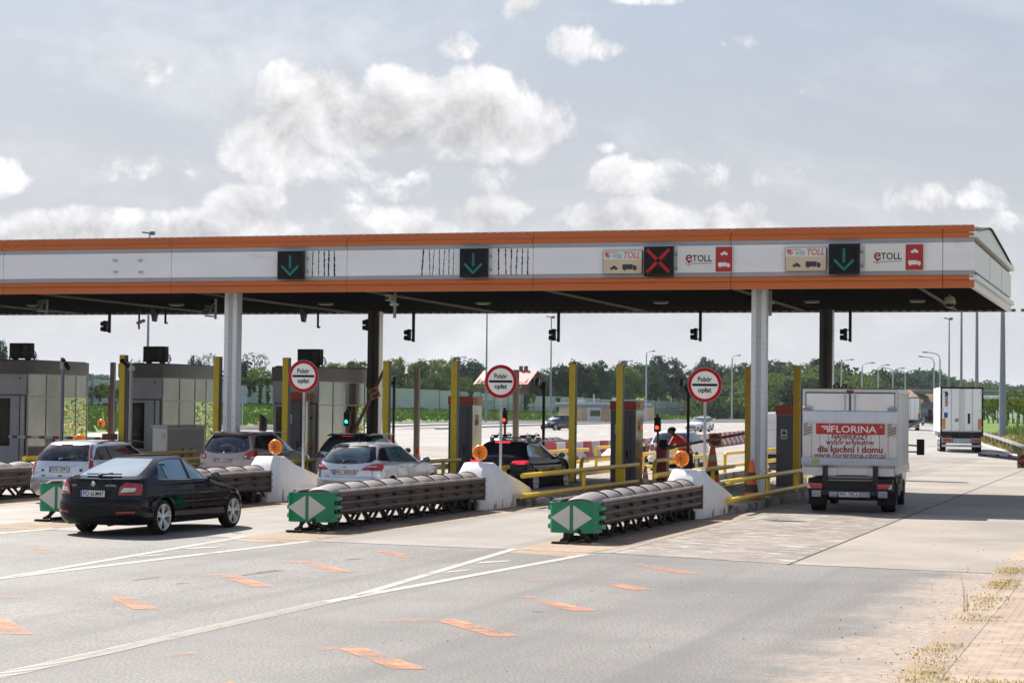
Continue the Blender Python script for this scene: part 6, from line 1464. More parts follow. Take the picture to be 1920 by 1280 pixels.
# ---- 6 black estate with roof rack -------------------------------------------------------
L, W_, H_ = 4.70, 1.84, 1.50; rear, front, width = wagon(L, W_, H_, belt=.97, rake=.72, cowl=3.4, hoodf=.80)
lc = carpos(927, 57.0)
S = dict(name='estate_car', label='black estate with roof rack and lit brake lamps behind the middle toll sign', loc=lc, rz=R(-1.5), L=L, rear=rear, front=front, width=width, rw=.33, wheels=(.95, 3.75), paint=P_BLACK, cr=.46, nr=2.7,
    side_patches=std_windows(L, H_, .97, .50, 3.4, glass=(M_GLSKY, M_GLSKY, M_GLSKY)),
    rear_patches=[('rear_window', M_GLASS, [(-.74, 1.03), (.74, 1.03), (.60, 1.40), (-.60, 1.40)], dict(one=1, r=.05)), ('tail_lamp', M_LREAR, [(.44, .83), (.44, .90), (.60, .955), (.98, .975), (1.04, .93), (.98, .84)], dict(r=.02, off=.012, sub=[('lit_lens', M_LON, [(.47, .885), (.50, .93), (.92, .945), (.92, .905)], {}), ('lit_lens', M_LON, [(.60, .85), (.60, .87), (.85, .875), (.85, .855)], {})])),
        ('brake_lamp', M_LON, [(-.22, 1.425), (.22, 1.425), (.21, 1.445), (-.21, 1.445)], dict(one=1, off=.02, r=.005))],
    seams=[[(2.05, .95), (2.05, .3)]], mirror=(3.05, 1.02), mirrorm=P_BLACK, rails=(.9, 3.1, 1.42, M_CHR, .045, .56))
c_, B = car(S)
rk = thing('roof_rack', 'black roof rack with ski clamps on the black estate', 'roof rack', (lc[0], lc[1], lc[2]), R(-1.5))
for y in (1.35, 2.15):
    b = MB(); b.bar((-.62, y, 1.56), (.62, y, 1.56), .07, .035); 
    for sg in (-1, 1): b.box((sg*.56, y, 1.50), (.10, .12, .12))
    b.build('cross_bar', mat('rack_grey', (.10, .10, .11), .4), rk, bevel=.006)
    for x in (-.45, .40):
        b = MB(); b.bar((x-.13, y, 1.61), (x+.16, y+.02, 1.63), .06, .045); b.sphere((x+.17, y, 1.63), .035, 8, 6); b.tube([(x+.05, y, 1.65), (x+.10, y, 1.70), (x+.16, y, 1.66)], .008, 5); b.box((x, y, 1.58), (.10, .1, .05)); b.build('ski_clamp', M_BLK, rk)
# ---- 7 white suv beyond the machine --------------------------------------------------------
L, W_, H_ = 4.32, 1.82, 1.63; rear, front, width = wagon(L, W_, H_, belt=1.05, rake=.45, cowl=3.1, hoodf=.90)
q = G(1228, 862); 
S = dict(name='suv_car', label='white suv with roof rails beside the toll worker', loc=carpos(1253, 78.0), rz=R(-1), L=L, rear=rear, front=front, width=width, rw=.35, wheels=(.85, 3.52), paint=P_WHITE, cr=.42, nr=2.9, clad=.38,
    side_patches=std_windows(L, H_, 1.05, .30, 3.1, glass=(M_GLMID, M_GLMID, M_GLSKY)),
    rear_patches=[('rear_window', M_GLMID, [(-.74, 1.12), (.74, 1.12), (.62, 1.50), (-.62, 1.50)], dict(one=1, r=.06)), ('tail_lamp', M_LREAR, [(.62, .82), (.62, 1.05), (.82, 1.07), (.88, .95), (.84, .82)], dict(r=.03, off=.015)), ('boot_strip', M_TRIM, [(-.58, .83), (.58, .83), (.58, .88), (-.58, .88)], dict(one=1, off=.02, r=.015))],
    plate='DW 5RK90', plate_z=.74, mirror=(2.8, 1.1), mirrorm=M_TRIM, rails=(.8, 2.7, 1.545, M_TRIM, .06, .56))
S['plate'] = 'PGN'; S.pop('plate'); c_, B = car(S)
f = B.end(1); p = f(-.0, .72, .012); o = MB().box(p, (.52, .01, .11)).build('licence_plate', M_PLT, c_)
# ---- 8-10 oncoming cars on the far plaza ------------------------------------------------------
def oncoming(name, label, x, depth, rz, pm, H_=1.48, L=4.2, glass=M_GLSKY, group=None):
    W_ = 1.74; rear, front, width = wagon(L, W_, H_, belt=.93, rake=.5, cowl=3.05, hoodf=.74)
    p = atd(x, 800, depth)
    S = dict(name=name, label=label, loc=(p.x, p.y, gz(p.x)), rz=rz, L=L, rear=rear, front=front, width=width, rw=.32, wheels=(.8, 3.35), paint=pm, cr=.4, nr=2.8,
        side_patches=std_windows(L, H_, .93, .35, 3.05, glass=(M_GLASS, M_GLASS, M_GLASS)),
        front_patches=[('windscreen', glass, [(-.74, .985), (.74, .985), (.60, 1.36), (-.60, 1.36)], dict(one=1, r=.04)), ('headlamp', M_LWH, [(.46, .62), (.50, .74), (.92, .80), (.95, .68)], dict(r=.02, off=.01)), ('grille', M_TRIM, [(-.42, .36), (.42, .36), (.46, .54), (-.46, .54)], dict(one=1, r=.03, off=.008)), ('grille', M_TRIM, [(-.34, .64), (.34, .64), (.36, .69), (-.36, .69)], dict(one=1, r=.01, off=.008)), ('fog_lamp', M_TRIM, [(.56, .33), (.56, .45), (.82, .50), (.82, .36)], dict(r=.02, off=.008))],
        mirror=(2.75, .98), seams=[], fplate=1, fplate_z=.57)
    return car(S)[0]
oncoming('hatchback_car', 'dark hatchback driving towards the camera on the far plaza', 1068, 209, pi-R(22), paint('paint_dark_grey', (.018, .020, .026), 0, .15), 1.55, 3.9)
oncoming('saloon_car', 'white car driving towards the camera behind the rightmost toll sign', 1321, 210, pi-R(6), P_WHITE, 1.48)
oncoming('saloon_car', 'second white car half hidden behind the first white oncoming car', 1327, 226, pi-R(6), P_WHITE, 1.50)

# ---- 11 white van far behind the column ---------------------------------------------------------
def boxy(prof, x0, x1): b = MB(); b.prism(prof, x0, x1, 'x'); return b
p = atd(1452, 830, 84.0)
t = thing('delivery_van', 'plain white van seen from behind between the right column and a grey machine', 'van', (p.x+.15, p.y, gz(p.x)), R(-2))
b = MB(); rs = []
for (y, w, zt) in ((0, .90, 2.28), (.06, .965, 2.34), (4.0, .97, 2.36), (4.6, .95, 2.25), (5.3, .93, 1.30), (5.9, .85, 1.0)):
    rs.append([(u, y, v) for u, v in roundpoly([(-w, .38), (w, .38), (w, 1.2), (w-.12, zt), (-w+.12, zt), (-w, 1.2)], [.08, .08, .1, .16, .16, .1], 4)])
b.loft(rs); b.build('body', mat('van_white', (.66, .69, .74), .3, var=.03, coat=.5), t, smooth=35)
b = MB(); b.box((0, -.012, 1.32), (.015, .02, 1.75)); b.box((0, -.01, 1.62), (1.7, .012, .012)); b.box((0, -.01, 1.92), (1.7, .012, .012)); b.build('door_gap', mat('soft_grey_line', (.3, .32, .35), .5), t)
for sg in (-1, 1):
    b = MB(); b.box((sg*.86, -.01, 1.10), (.12, .04, .30)); b.build('tail_lamp', M_LREAR, t, bevel=.01)
    for y in (.95, 4.6): wheel(t, sg*.86, y, .34, side=sg)
b = MB(); b.box((0, -.03, .48), (1.85, .12, .30)); b.build('bumper', M_TRIM, t, bevel=.03)
b = MB(); b.box((-.35, -.10, .80), (.52, .015, .11)); b.build('licence_plate', M_PLT, t)
b = MB(); b.box((0, 3, .42), (1.5, 5, .35)); b.build('underbody', M_UNDER, t)

# ---- 12 box truck --------------------------------------------------------------------------------
TW = 2.20; Y0 = 50.4; pL, pR = at(1506, 800, Y0), at(1683, 800, Y0); xc = (pL.x+pR.x)/2; TW = (pR.x-pL.x)
sc_ = TW/2.2
M_ALU = mat('aluminium_panel', (.56, .555, .57), .36, metal=.3, var=.07, scale=3, stain=((.33, .31, .30), 2.2, .62), stretch=(1, 1, .35)); M_ALU2 = mat('tail_lift_metal', (.56, .58, .64), .36, metal=.35, var=.09, scale=4, stretch=(3, 1, .3)); M_BOXW = mat('truck_box_white', (.74, .74, .74), .35, var=.05, scale=1.2, stain=((.40, .40, .38), 1.8, .62)); M_DGAL = mat('truck_dark_frame', (.03, .03, .032), .5)
t = thing('box_truck', 'white box truck with red lettered tail lift leaving through the right lane', 'truck', (xc, Y0, 0), R(3.3)); hw_ = TW/2
zt = at(1595, 729, Y0).z; zb = at(1595, 868, Y0).z-.0; BL = 4.6
z_bot = .96
b = MB(); b.box((0, BL/2+.02, (zt+z_bot)/2), (TW-.03, BL, zt-z_bot-.02)); b.build('cargo_box', M_BOXW, t, bevel=.02)
b = MB()
for k in range(9): b.box((hw_-.012, .35+k*.5, (zt+z_bot)/2), (.022, .03, zt-z_bot-.2))
b.box((hw_-.006, BL/2, z_bot+.09), (.03, BL, .18)); b.box((hw_-.006, BL/2, zt-.05), (.03, BL, .10)); b.build('side_ribs', M_ALU, t)
b = MB(); b.box((0, .0, zt-.04), (TW, .08, .09)); b.box((-hw_+.03, 0, (zt+z_bot)/2), (.065, .09, zt-z_bot)); b.box((hw_-.03, 0, (zt+z_bot)/2), (.065, .09, zt-z_bot)); o = b.build('rear_frame', M_ALU, t, bevel=.01)
b = MB(); b.box((0, .0, zt+.012), (TW+.01, .12, .02)); b.box((0, -.045, zt-.095), (TW-.14, .01, .02)); b.box((hw_-.005, .0, zt-.3), (.02, .07, .5)); b.build('dark_edge', M_DGAL, o)
zl = zt-.86*sc_*1.0
zl = at(1595, 771, Y0).z
for sg in (-1, 1):
    b = MB(); b.box((sg*(hw_/2-.03), -.035, (zt-.10+zl)/2), (hw_-.12, .03, zt-.12-zl)); d = b.build('rear_door', M_BOXW, t, bevel=.01)
    b = MB(); b.cyl((sg*.115, -.065, zl+.02), (sg*.115, -.065, zt-.08), .015, n=8); b.box((sg*.115, -.065, zt-.20), (.05, .05, .05)); b.build('lock_bar', M_STEEL, d)
    b = MB(); b.tube([(sg*(hw_-.02), -.07, zt-.47), (sg*(hw_-.1), -.08, zt-.45), (sg*(hw_-.24), -.06, zt-.47)], .03, 8); b.tube([(sg*(hw_-.02), -.07, zt-.51), (sg*(hw_-.24), -.06, zt-.51)], .018, 8); b.build('hinge', M_STEEL, d, smooth=60)
b = MB(); b.box((0, -.06, zt-.055), (.16, .05, .05)); b.build('top_lamp', M_LDK, t)
b = MB(); b.box((0, -.05, (zt-.12+zl)/2), (.02, .01, zt-.14-zl)); b.build('door_gap', M_INK, t)
b = MB(); b.tube([(-.42, .5, zt), (-.45, .45, zt+.10), (-.36, .45, zt+.14), (-.30, .45, zt+.02)], .035, 8); b.tube([(-.26, .5, zt), (-.22, .45, zt+.11), (-.14, .45, zt+.10), (-.16, .45, zt)], .03, 8); b.build('roof_hoses', M_BLK, t, smooth=60)
# tail lift platform, folded up: broad upper lip, planks, lower beam
zA = zl; zB_ = at(1595, 793, Y0).z; zC = at(1595, 858, Y0).z; zD = at(1595, 872, Y0).z
b = MB(); b.prism([(-.06, zB_), (-.09, zB_), (-.075, zA), (-.05, zA)], -hw_+.01, hw_-.01, 'x'); lift = b.build('tail_lift', M_ALU2, t, bevel=.004)
b = MB(); n = 11
for k in range(n):
    x0 = -hw_+.02+(TW-.04)*k/n; b.box((x0+(TW-.04)/n/2, -.085, (zB_+zC)/2), ((TW-.04)/n-.010, .05, zB_-zC))
b.build('lift_planks', M_ALU, lift, bevel=.004)
b = MB(); b.box((0, -.075, (zB_+zC)/2), (TW-.06, .04, zB_-zC)); b.build('plank_gaps', mat('gap_grey', (.16, .16, .17), .6), lift)
b = MB(); b.box((0, -.10, (zC+zD)/2), (TW+.03, .13, zC-zD-.004)); b.build('lift_beam', mat('lift_beam_blue_grey', (.36, .41, .48), .35, metal=.5, var=.06), lift, bevel=.012)
b = MB(); b.box((0, -.175, (zC+zD)/2+.0), (.30, .01, .05)); o = b.build('maker_plate', M_WSTK, lift)
put(text('DHOLLANDIA', 0, width=.27, bold=.02), T(0, -.182, (zC+zD)/2)).build('lettering', M_INK, o, smooth=0)
b = MB(); b.box((-hw_+.33, -.172, (zC+zD)/2), (.18, .008, .10)); o = b.build('notice_sticker', mat('sticker_green_yellow', (.25, .30, .10), .6, var=.5, scale=14), lift)
# red banner and lettering
def tx(px_, py_): p_ = at(px_, py_, Y0-.12); return p_.x-xc, p_.z
x0, z1 = tx(1530, 793); x1, z0_ = tx(1658, 815)
b = MB(); b.box(((x0+x1)/2, -.116, (z1+z0_)/2), (x1-x0, .006, z1-z0_)); ban = b.build('red_banner', M_RSG, lift)
put(text('FLORINA', 0, width=(x1-x0)*.70, bold=.012), Matrix.Identity(4))
m_ = text('FLORINA', .235, width=(x1-x0)*.66, bold=.010); put(m_, T((x0+x1)/2+.085, -.124, (z1+z0_)/2-.005)).build('logo_lettering', M_WSG, ban, smooth=0)
b = MB(); zc_ = (z1+z0_)/2
b.box((x0+.24, -.122, zc_+.055), (.22, .004, .032)); b.box((x0+.25, -.122, zc_-.0), (.13, .004, .028)); b.box((x0+.29, -.122, zc_-.04), (.035, .004, .09)); b.box((x0+.335, -.122, zc_+.0), (.03, .004, .14)); b.lathe([(.016, -.004), (.016, 0)], 10, 'y', (x0+.335, -.122, zc_+.105)); b.build('logo_mark', M_WSG, ban, smooth=0)
put(text('®', .09), T(x1-.085, -.124, zc_+.06)).build('registered_mark', M_WSG, ban, smooth=0)
M_DRED = mat('lettering_dark_red', (.20, .012, .010), .5)
for (s_, xa, xb, yy, hh, bd) in (('NAJWIĘKSZY', 1559, 1627.5, 821.5, .17, .03), ('wybór artykułów', 1548, 1638, 832, .165, .02), ('dla kuchni i domu', 1532, 1654, 844, .21, .032), ('www.florentyna.com.pl', 1526, 1659, 856.5, .185, .012)):
    a, z_ = tx((xa+xb)/2, yy-2); l_, _ = tx(xa, yy); r_, _ = tx(xb, yy)
    put(text(s_, hh, width=r_-l_, bold=bd), T(a, -.1135, z_)).build('lettering', M_DRED, lift, smooth=0)
for sg in (-1, 1):
    cx_ = sg*(hw_-.135); za, zb2 = zB_-.03, zB_-.33; b = MB(); b.box((cx_, -.115, (za+zb2)/2), (.235, .006, za-zb2)); o = b.build('hazard_board', mat('hazard_pale', (.48, .44, .42), .5), lift)
    b = MB(); 
    for k in range(5):
        zz = zb2+.02+k*.062; b.add([(cx_-.10, -.1195, zz-.01*0), (cx_+.10, -.1195, zz+.075*1), (cx_+.10, -.1195, zz+.105), (cx_-.10, -.1195, zz+.03)] if zz+.105 < za else [(cx_-.10, -.1195, zz), (cx_, -.1195, zz+.038), (cx_, -.1195, zz+.06), (cx_-.10, -.1195, zz+.03)], [(0, 1, 2, 3)])
    b.build('hazard_stripes', mat('hazard_brown', (.11, .045, .035), .5), o, smooth=0)
# under the box
b = MB(); b.box((-.68*sc_, -.02, z_bot+.05), (.75*sc_, .08, .20)); b.box((.72*sc_, -.02, z_bot+.05), (.62*sc_, .08, .20)); b.box((0, .0, z_bot+.06), (.95*sc_, .06, .18)); b.build('sill_panel', M_ALU, t, bevel=.008)
b = MB()
for x in (-.56, .60): b.box((x*sc_, -.10, z_bot-.02), (.12, .16, .42))
b.bar((-.62*sc_, -.1, z_bot-.12), (.66*sc_, -.1, z_bot-.12), .05); b.build('lift_arms', M_DGAL, t, bevel=.01)
b = MB(); b.box((0, -.06, z_bot-.12), (1.08*sc_, .08, .10)); b.build('lift_cylinder_beam', mat('beam_galv', (.28, .31, .36), .4, metal=.5), t, bevel=.01)
b = MB(); b.box((0, 1.2, .68), (TW-.25, 2.2, .30)); b.box((0, -.02, .50), (1.7, .12, .12)); b.build('chassis', M_DGAL, t)
b = MB(); b.box((.0, -.09, .46), (.98, .05, .13)); b.box((-.80, -.08, .47), (.22, .05, .16)); b.box((.80, -.08, .47), (.22, .05, .16)); b.build('bumper_bar', mat('bumper_worn_metal', (.26, .29, .33), .4, metal=.5, var=.3, scale=9), t, bevel=.008)
plate(t, 'PPL 79L6', (-.03, -.125, .455))
for sg in (-1, 1):
    b = MB(); b.box((sg*.84, -.06, .66), (.36, .09, .135)); o = b.build('tail_lamp', M_LREAR, t, bevel=.012)
    b = MB(); b.prism([(sg*1.02, .60), (sg*1.02, .73), (sg*.93, .60)], -.110, -.104, 'y'); b.build('clear_lens', M_LWH, o)
for sg in (-1, 1):
    for (y, x) in ((1.15, .86), (5.35, .88)):
        wheel(t, sg*x, y, .345, w=.36 if y < 2 else .22, side=sg, style='single', rimc=mat('steel_rim', (.22, .22, .22), .5))
b = MB(); b.box((hw_-.08, 1.15, .55), (.10, 1.0, .30)); b.box((hw_-.05, .55, .50), (.02, .02, .4)); b.box((hw_-.07, .8, .62), (.02, .30, .18)); b.build('mudguard', M_DGAL, t, bevel=.02)
b = MB(); b.box((0, 3.2, .60), (1.2, 4.6, .20)); b.box((hw_-.25, 3.0, .62), (.3, 1.2, .35)); b.build('frame_rails', M_DGAL, t)
for sg in (-1, 1): b = MB(); b.box((sg*.84, .72, .50), (.46, .03, .66)); b.build('mudflap', M_BLK, t)
b = MB(); b.box((0, .9, .55), (1.3, .05, .55)); b.box((0, 1.15, .42), (1.5, .16, .16)); b.build('rear_axle', M_BLK, t, bevel=.02)
b = MB(); b.loft([[(u, y, v) for u, v in roundpoly([(-.95, .45), (.95, .45), (.98, 1.2), (.80, zz), (-.80, zz), (-.98, 1.2)], .08, 3)] for (y, zz) in ((BL+.1, 2.35), (BL+1.2, 2.30), (BL+1.55, 1.6), (BL+1.95, 1.35))]); b.build('cab', mat('cab_white', (.6, .6, .6), .3), t, smooth=40)
for sg in (-1, 1):
    b = MB(); b.bar((sg*.95, 5.1, 1.60), (sg*1.42, 5.0, 1.58), .04); b.bar((sg*.95, 5.1, 1.42), (sg*1.42, 5.0, 1.42), .04); b.box((sg*1.43, 4.95, 1.55), (.20, .12, .42)); b.build('wing_mirror', M_BLK, t, bevel=.04)

# ---- 13 refrigerated trailer ----------------------------------------------------------------------
def trailer(name, label, x, depth, rz, top_px, bot_px, length, detail=True, group=None, H_=None):
    p = atd(x, bot_px, depth); p = Vector((p.x, p.y, gz(p.x))); s_ = 1
    t = thing(name, label, 'truck', p, rz, group); W2 = 1.28; Ht = H_ or 3.95
    M_RW = mat('reefer_white', (.84, .85, .86), .3, var=.03, scale=.8); 
    b = MB(); b.box((0, length/2, (Ht+1.22)/2), (2*W2-.02, length, Ht-1.22)); b.build('trailer_box', M_RW, t, bevel=.03)
    b = MB()
    for sg in (-1, 1): b.box((sg*(W2-.05), -.02, (Ht+1.1)/2), (.10, .08, Ht-1.1))
    b.box((0, -.02, Ht-.05), (2*W2, .08, .12)); b.box((0, -.03, 1.12), (2*W2, .10, .26)); fr_ = b.build('rear_frame', M_BLK, t, bevel=.01)
    for sg in (-1, 1):
        b = MB(); b.box((sg*(W2/2-.04), -.055, (Ht+1.22)/2+.01), (W2-.15, .03, Ht-1.22-.22)); d = b.build('rear_door', M_RW, t, bevel=.01)
        b = MB()
        for xx in ((.12, .62) if detail else (.12,)): b.cyl((sg*xx, -.085, 1.2), (sg*xx, -.085, Ht-.10), .022, n=6)
        for zz in (1.5, 2.55, 3.65): 
            if detail: b.box((sg*(W2-.12), -.08, zz), (.16, .03, .07))
        b.build('lock_bars', M_STEEL, d)
        b = MB(); b.box((sg*(W2-.22), -.078, 1.72), (.17, .012, .62)); o = b.build('marker_board', M_RSG, d); b = MB(); b.box((sg*(W2-.22), -.088, 1.72), (.11, .01, .52)); b.build('yellow_field', mat('marker_orange', (.75, .28, .01), .5), o)
        b = MB(); b.box((sg*.86, -.12, .72), (.52, .10, .20)); b.build('tail_lamp', M_LREAR, t, bevel=.01); b = MB(); b.box((sg*.86, -.11, .73), (.60, .08, .30)); b.build('lamp_housing', mat('lamp_house_grey', (.3, .3, .31), .5), t)
        b = MB(); b.box((sg*.95, -.07, Ht-.06), (.10, .03, .05)); b.build('marker_lamp', M_LREAR, t)
        for k, y in enumerate((1.7, 3.0, 4.3)): wheel(t, sg*1.06, y, .50, w=.38, side=sg, style='single')
    b = MB(); b.box((0, -.12, .40), (2.35, .12, .13)); b.build('underrun_bar', mat('bar_white', (.45, .47, .5), .4), t, bevel=.01); b = MB(); b.box((0, -.14, .72), (1.05, .04, .26)); b.build('number_board', mat('board_grey', (.40, .42, .44), .5), t)
    b = MB(); b.box((0, length/2, 1.0), (1.1, length-1, .3)); b.box((0, .6, .75), (2.3, 1.0, .4)); b.build('chassis', M_DGAL, t)
    for (sx, sz, col) in ((-.95, 2.25, M_EU),):
        b = MB(); b.box((sx, -.08, sz), (.22, .006, .32)); b.build('door_sticker', col, t)
    for y in (1.0, 5.2): MB().box((-1.12, y, .85), (.06, 1.0, .45)).build('side_skirt', M_BLK, t)
    return t
R1 = trailer('refrigerated_trailer', 'white refrigerated trailer with black rear frame driving off on the right', 1803, 124.5, R(8.5), 740, 850, 9.5)
b = MB(); b.tube([(-.42, -.075, 1.42), (-.42, -.08, 1.42)], .1, 16); 
b = MB(); b.box((.42, -.085, 2.05), (.14, .01, .62)); b.build('sticker_black', M_INK, R1)
b = MB(); b.lathe([(.12, -.005), (.12, 0)], 20, 'y', (-.30, -.078, 1.95)); b.lathe([(.105, -.007), (.105, -.005)], 20, 'y', (-.30, -.078, 1.95)); o = b.build('round_sign', mat('ring_grey', (.25, .2, .2), .5), R1)
b = MB(); b.box((-.93, -.075, 3.18), (.16, .008, .80)); o = b.build('logo_panel', mat('logo_navy', (.05, .05, .12), .5), R1)
b = MB(); b.box((-.90, -.082, 3.05), (.05, .006, .52)); b.build('logo_stripe', M_RSG, o)
b = MB(); b.prism([(-1.06, 3.62), (-.98, 3.70), (-.86, 3.66), (-.80, 3.50), (-.86, 3.42), (-.90, 3.56)], -.083, -.078, 'y'); b.build('logo_emblem', M_INK, R1, smooth=0)
put(text('KRONE', 0, width=.62, bold=.02), T(-.95, -.084, 3.05) @ RY(-pi/2)).build('lettering', M_WSG, o, smooth=0)
# tractor seen past the trailer's left side
b = MB(); b.loft([[(u, y, v) for u, v in roundpoly([(-1.15, .9), (1.15, .9), (1.15, 3.1), (-1.15, 3.1)], .1, 3)] for y in (10.2, 12.0)]); b.build('tractor_cab', mat('cab_pale', (.5, .5, .5), .4), R1); b = MB(); b.box((-1.42, 11.6, 2.2), (.25, .2, .8)); b.build('wing_mirror', M_BLK, R1)
R2 = trailer('semi_trailer', 'white trailer far ahead seen just right of the box truck', 1705, 245, R(9), 748, 797, 11, True, None, 3.95)
# dark blue lorry facing the camera on the far bend
p = G(1741, 788); p = atd(1741, 790, 330); t = thing('oncoming_lorry', 'dark blue lorry facing the camera on the far bend', 'truck', (p.x, p.y, .1), pi)
b = MB(); b.loft([[(u, y, v) for u, v in roundpoly([(-1.25, .4), (1.25, .4), (1.25, 3.3), (1.1, 3.75), (-1.1, 3.75), (-1.25, 3.3)], .15, 3)] for y in (-2.2, 0.0)]); b.build('cab', P_DBLUE, t)
b = MB(); b.box((0, .01, 2.45), (2.2, .05, .75)); b.build('windscreen', M_GLMID, t); b = MB(); b.box((0, .02, 1.2), (1.9, .06, .8)); b.build('grille', M_BLK, t)
for sg in (-1, 1):
    b = MB(); b.box((sg*.95, .03, .65), (.35, .05, .22)); b.build('headlamp', M_LWH, t); b = MB(); b.box((sg*1.45, -.2, 2.3), (.22, .15, .8)); b.build('wing_mirror', M_BLK, t); wheel(t, sg*1.05, -1.2, .5, w=.3, side=sg)
b = MB(); b.box((0, -8.5, 2.5), (2.5, 12, 2.6)); b.build('trailer_box', P_DBLUE, t)
# white lorry crossing behind the trailer, on the ramp to the bridge
for (x, y, D, l) in ((1843, 748, 420, 'white lorry cab just past the refrigerated trailer on its right'), (1869, 748, 440, 'white and blue lorry on the bridge ramp left of the tall right lamp pole')):
    p = atd(x, y, D); t = thing('distant_lorry', l, 'truck', (p.x, p.y, p.z-3.2), pi*.85)
    b = MB(); b.box((0, 0, 2.5), (2.5, 2.2, 2.9)); b.build('cab', M_BOXW, t, bevel=.15); b = MB(); b.box((0, 1.13, 3.0), (2.2, .06, .8)); b.build('windscreen', M_GLMID, t)
    b = MB(); b.box((0, -6.5, 2.4), (2.5, 10, 2.9)); b.build('trailer_box', M_BOXW, t); b = MB(); b.box((0, -3, .8), (2.2, 14, .5)); b.build('chassis', M_DGAL, t)
    for sg in (-1, 1):
        for yy in (0, -9, -10.5): b = MB(); b.cyl((sg*.9, yy, .5), (sg*1.2, yy, .5), .5, n=16); b.build('wheel', M_TYRE, t)

# ================================================================== background
M_CON = mat('pale_concrete', (.40, .39, .38), .8, var=.1); M_NB = mat('barrier_panel_clear', (.24, .36, .37), .4, var=.15, scale=.5); M_NBG = mat('barrier_panel_green', (.055, .17, .14), .5, var=.12, scale=.6); M_NBP = mat('barrier_post', (.16, .22, .24), .5); M_NBR = mat('barrier_rail_pale', (.50, .58, .57), .5)
bank = [(-60, 715, 772, 200), (120, 712, 765, 235), (310, 711, 762, 260), (445, 712, 760, 285), (600, 720, 766, 305), (740, 728, 770, 325), (900, 736, 772, 352), (1000, 741, 775, 375), (1095, 746, 776, 400), (1330, 755, 781, 520), (1500, 759, 782, 640)]
bw = [atd(x, yb, D) for x, yt, yb, D in bank]; tw = [atd(x, yt, D) for x, yt, yb, D in bank]
nb_ = thing('noise_barrier', 'long green glass panelled noise barrier on the bank behind the far plaza', 'noise barrier', tuple(bw[0])); O = Vector(bw[0]); k_ = 0
P0 = []
for i in range(len(bw)-1):
    seg = (bw[i+1]-bw[i]).length; n = max(1, int(round(seg/(7 if i < 7 else 12))))
    for j in range(n): P0.append((bw[i].lerp(bw[i+1], j/n), tw[i].lerp(tw[i+1], j/n)))
P0.append((bw[-1], tw[-1]))
step = max(1, len(P0)//95+1); P0 = P0[::1][:101]
for i in range(len(P0)-1):
    a, at_ = P0[i]; b2, bt = P0[i+1]; 
    rr = random.Random(i); h = (at_.z-a.z)*rr.choice((1, 1, .97, .96)); ang = math.atan2(b2.y-a.y, b2.x-a.x); L_ = (b2-a).xy.length
    m_ = MB(); rows = 8 if a.x > -1e9 else 8
    for r_ in range(rows):
        z0 = a.z-.3+.6+(h-.3)*r_/rows; z1 = z0+(h-.3)/rows-.14
        gr = r_ < (3+rr.choice((0, 0, 1, 2))) if i > 22 else False
        m_.cur = 1 if gr else 0
        m_.box((0, 0, (z0+z1)/2), (L_-.15, .10, z1-z0)); m_.cur = 2; m_.box((0, 0, z1+.07), (L_-.15, .14, .13))
    m_.cur = 3; m_.box((0, 0, a.z-.1), (L_, .2, .8))
    o = m_.build('barrier_panel', [M_NB, M_NBG, M_NBR, M_CON], nb_, smooth=0); mid = (a+b2)/2; o.location = (mid.x-O.x, mid.y-O.y, -O.z); o.rotation_euler = (0, 0, ang)
    m_ = MB(); m_.box((0, 0, h/2-.5), (.28, .28, h+1.1)); o = m_.build('barrier_post', M_NBP, nb_); o.location = tuple(a-O)
# the bank
def ribbon(name, A, B_, m_, kind='structure', C=None):
    b = MB(); rows = [A, B_] if C is None else [A, B_, C]; n = len(A); vs = [tuple(p) for r_ in rows for p in r_]; fs = []
    for r_ in range(len(rows)-1):
        for i in range(n-1): fs.append((r_*n+i, r_*n+i+1, (r_+1)*n+i+1, (r_+1)*n+i))
    b.add(vs, fs); o = b.build(name, m_, None, smooth=60)
    if kind: o['kind'] = kind
    return o
kpx = [(-60, 828), (120, 814), (310, 806), (445, 799), (600, 794.5), (740, 792), (900, 790), (1000, 789), (1095, 789), (1330, 787), (1500, 785.5)]
kA = []
for (x, y), bb in zip(kpx, bw):
    g_ = G(x, y, -.02); kA.append(g_)
behind = [p+Vector((-30, 60, -.6)) for p in bw]
ribbon('embankment', kA, [p+Vector((0, 0, .15)) for p in bw], M_GRASS, C=behind)
# grass blades on the bank that read at this distance
rr = random.Random(9); gb = MB()
for _ in range(9000):
    i = rr.randrange(len(kA)-1); u, v = rr.random(), rr.random()**.8; p = kA[i].lerp(kA[i+1], u).lerp(bw[i].lerp(bw[i+1], u), v); p = Vector(p); h = rr.uniform(.25, .7); a = rr.uniform(0, pi); d = Vector((cos(a), sin(a), 0))*.30; l = Vector((rr.uniform(-.2, .2), rr.uniform(-.2, .2), 0))
    gb.add([p-d, p+d, p+d*.6+l+Vector((0, 0, h)), p-d*.5+l+Vector((0, 0, h*.8))], [(0, 1, 2, 3)])
tag(gb.build('bank_grass', mat('bank_grass_blades', (.15, .25, .03), .8, var=.4, scale=.12), smooth=0, weld=0, recalc=False), kind='stuff')

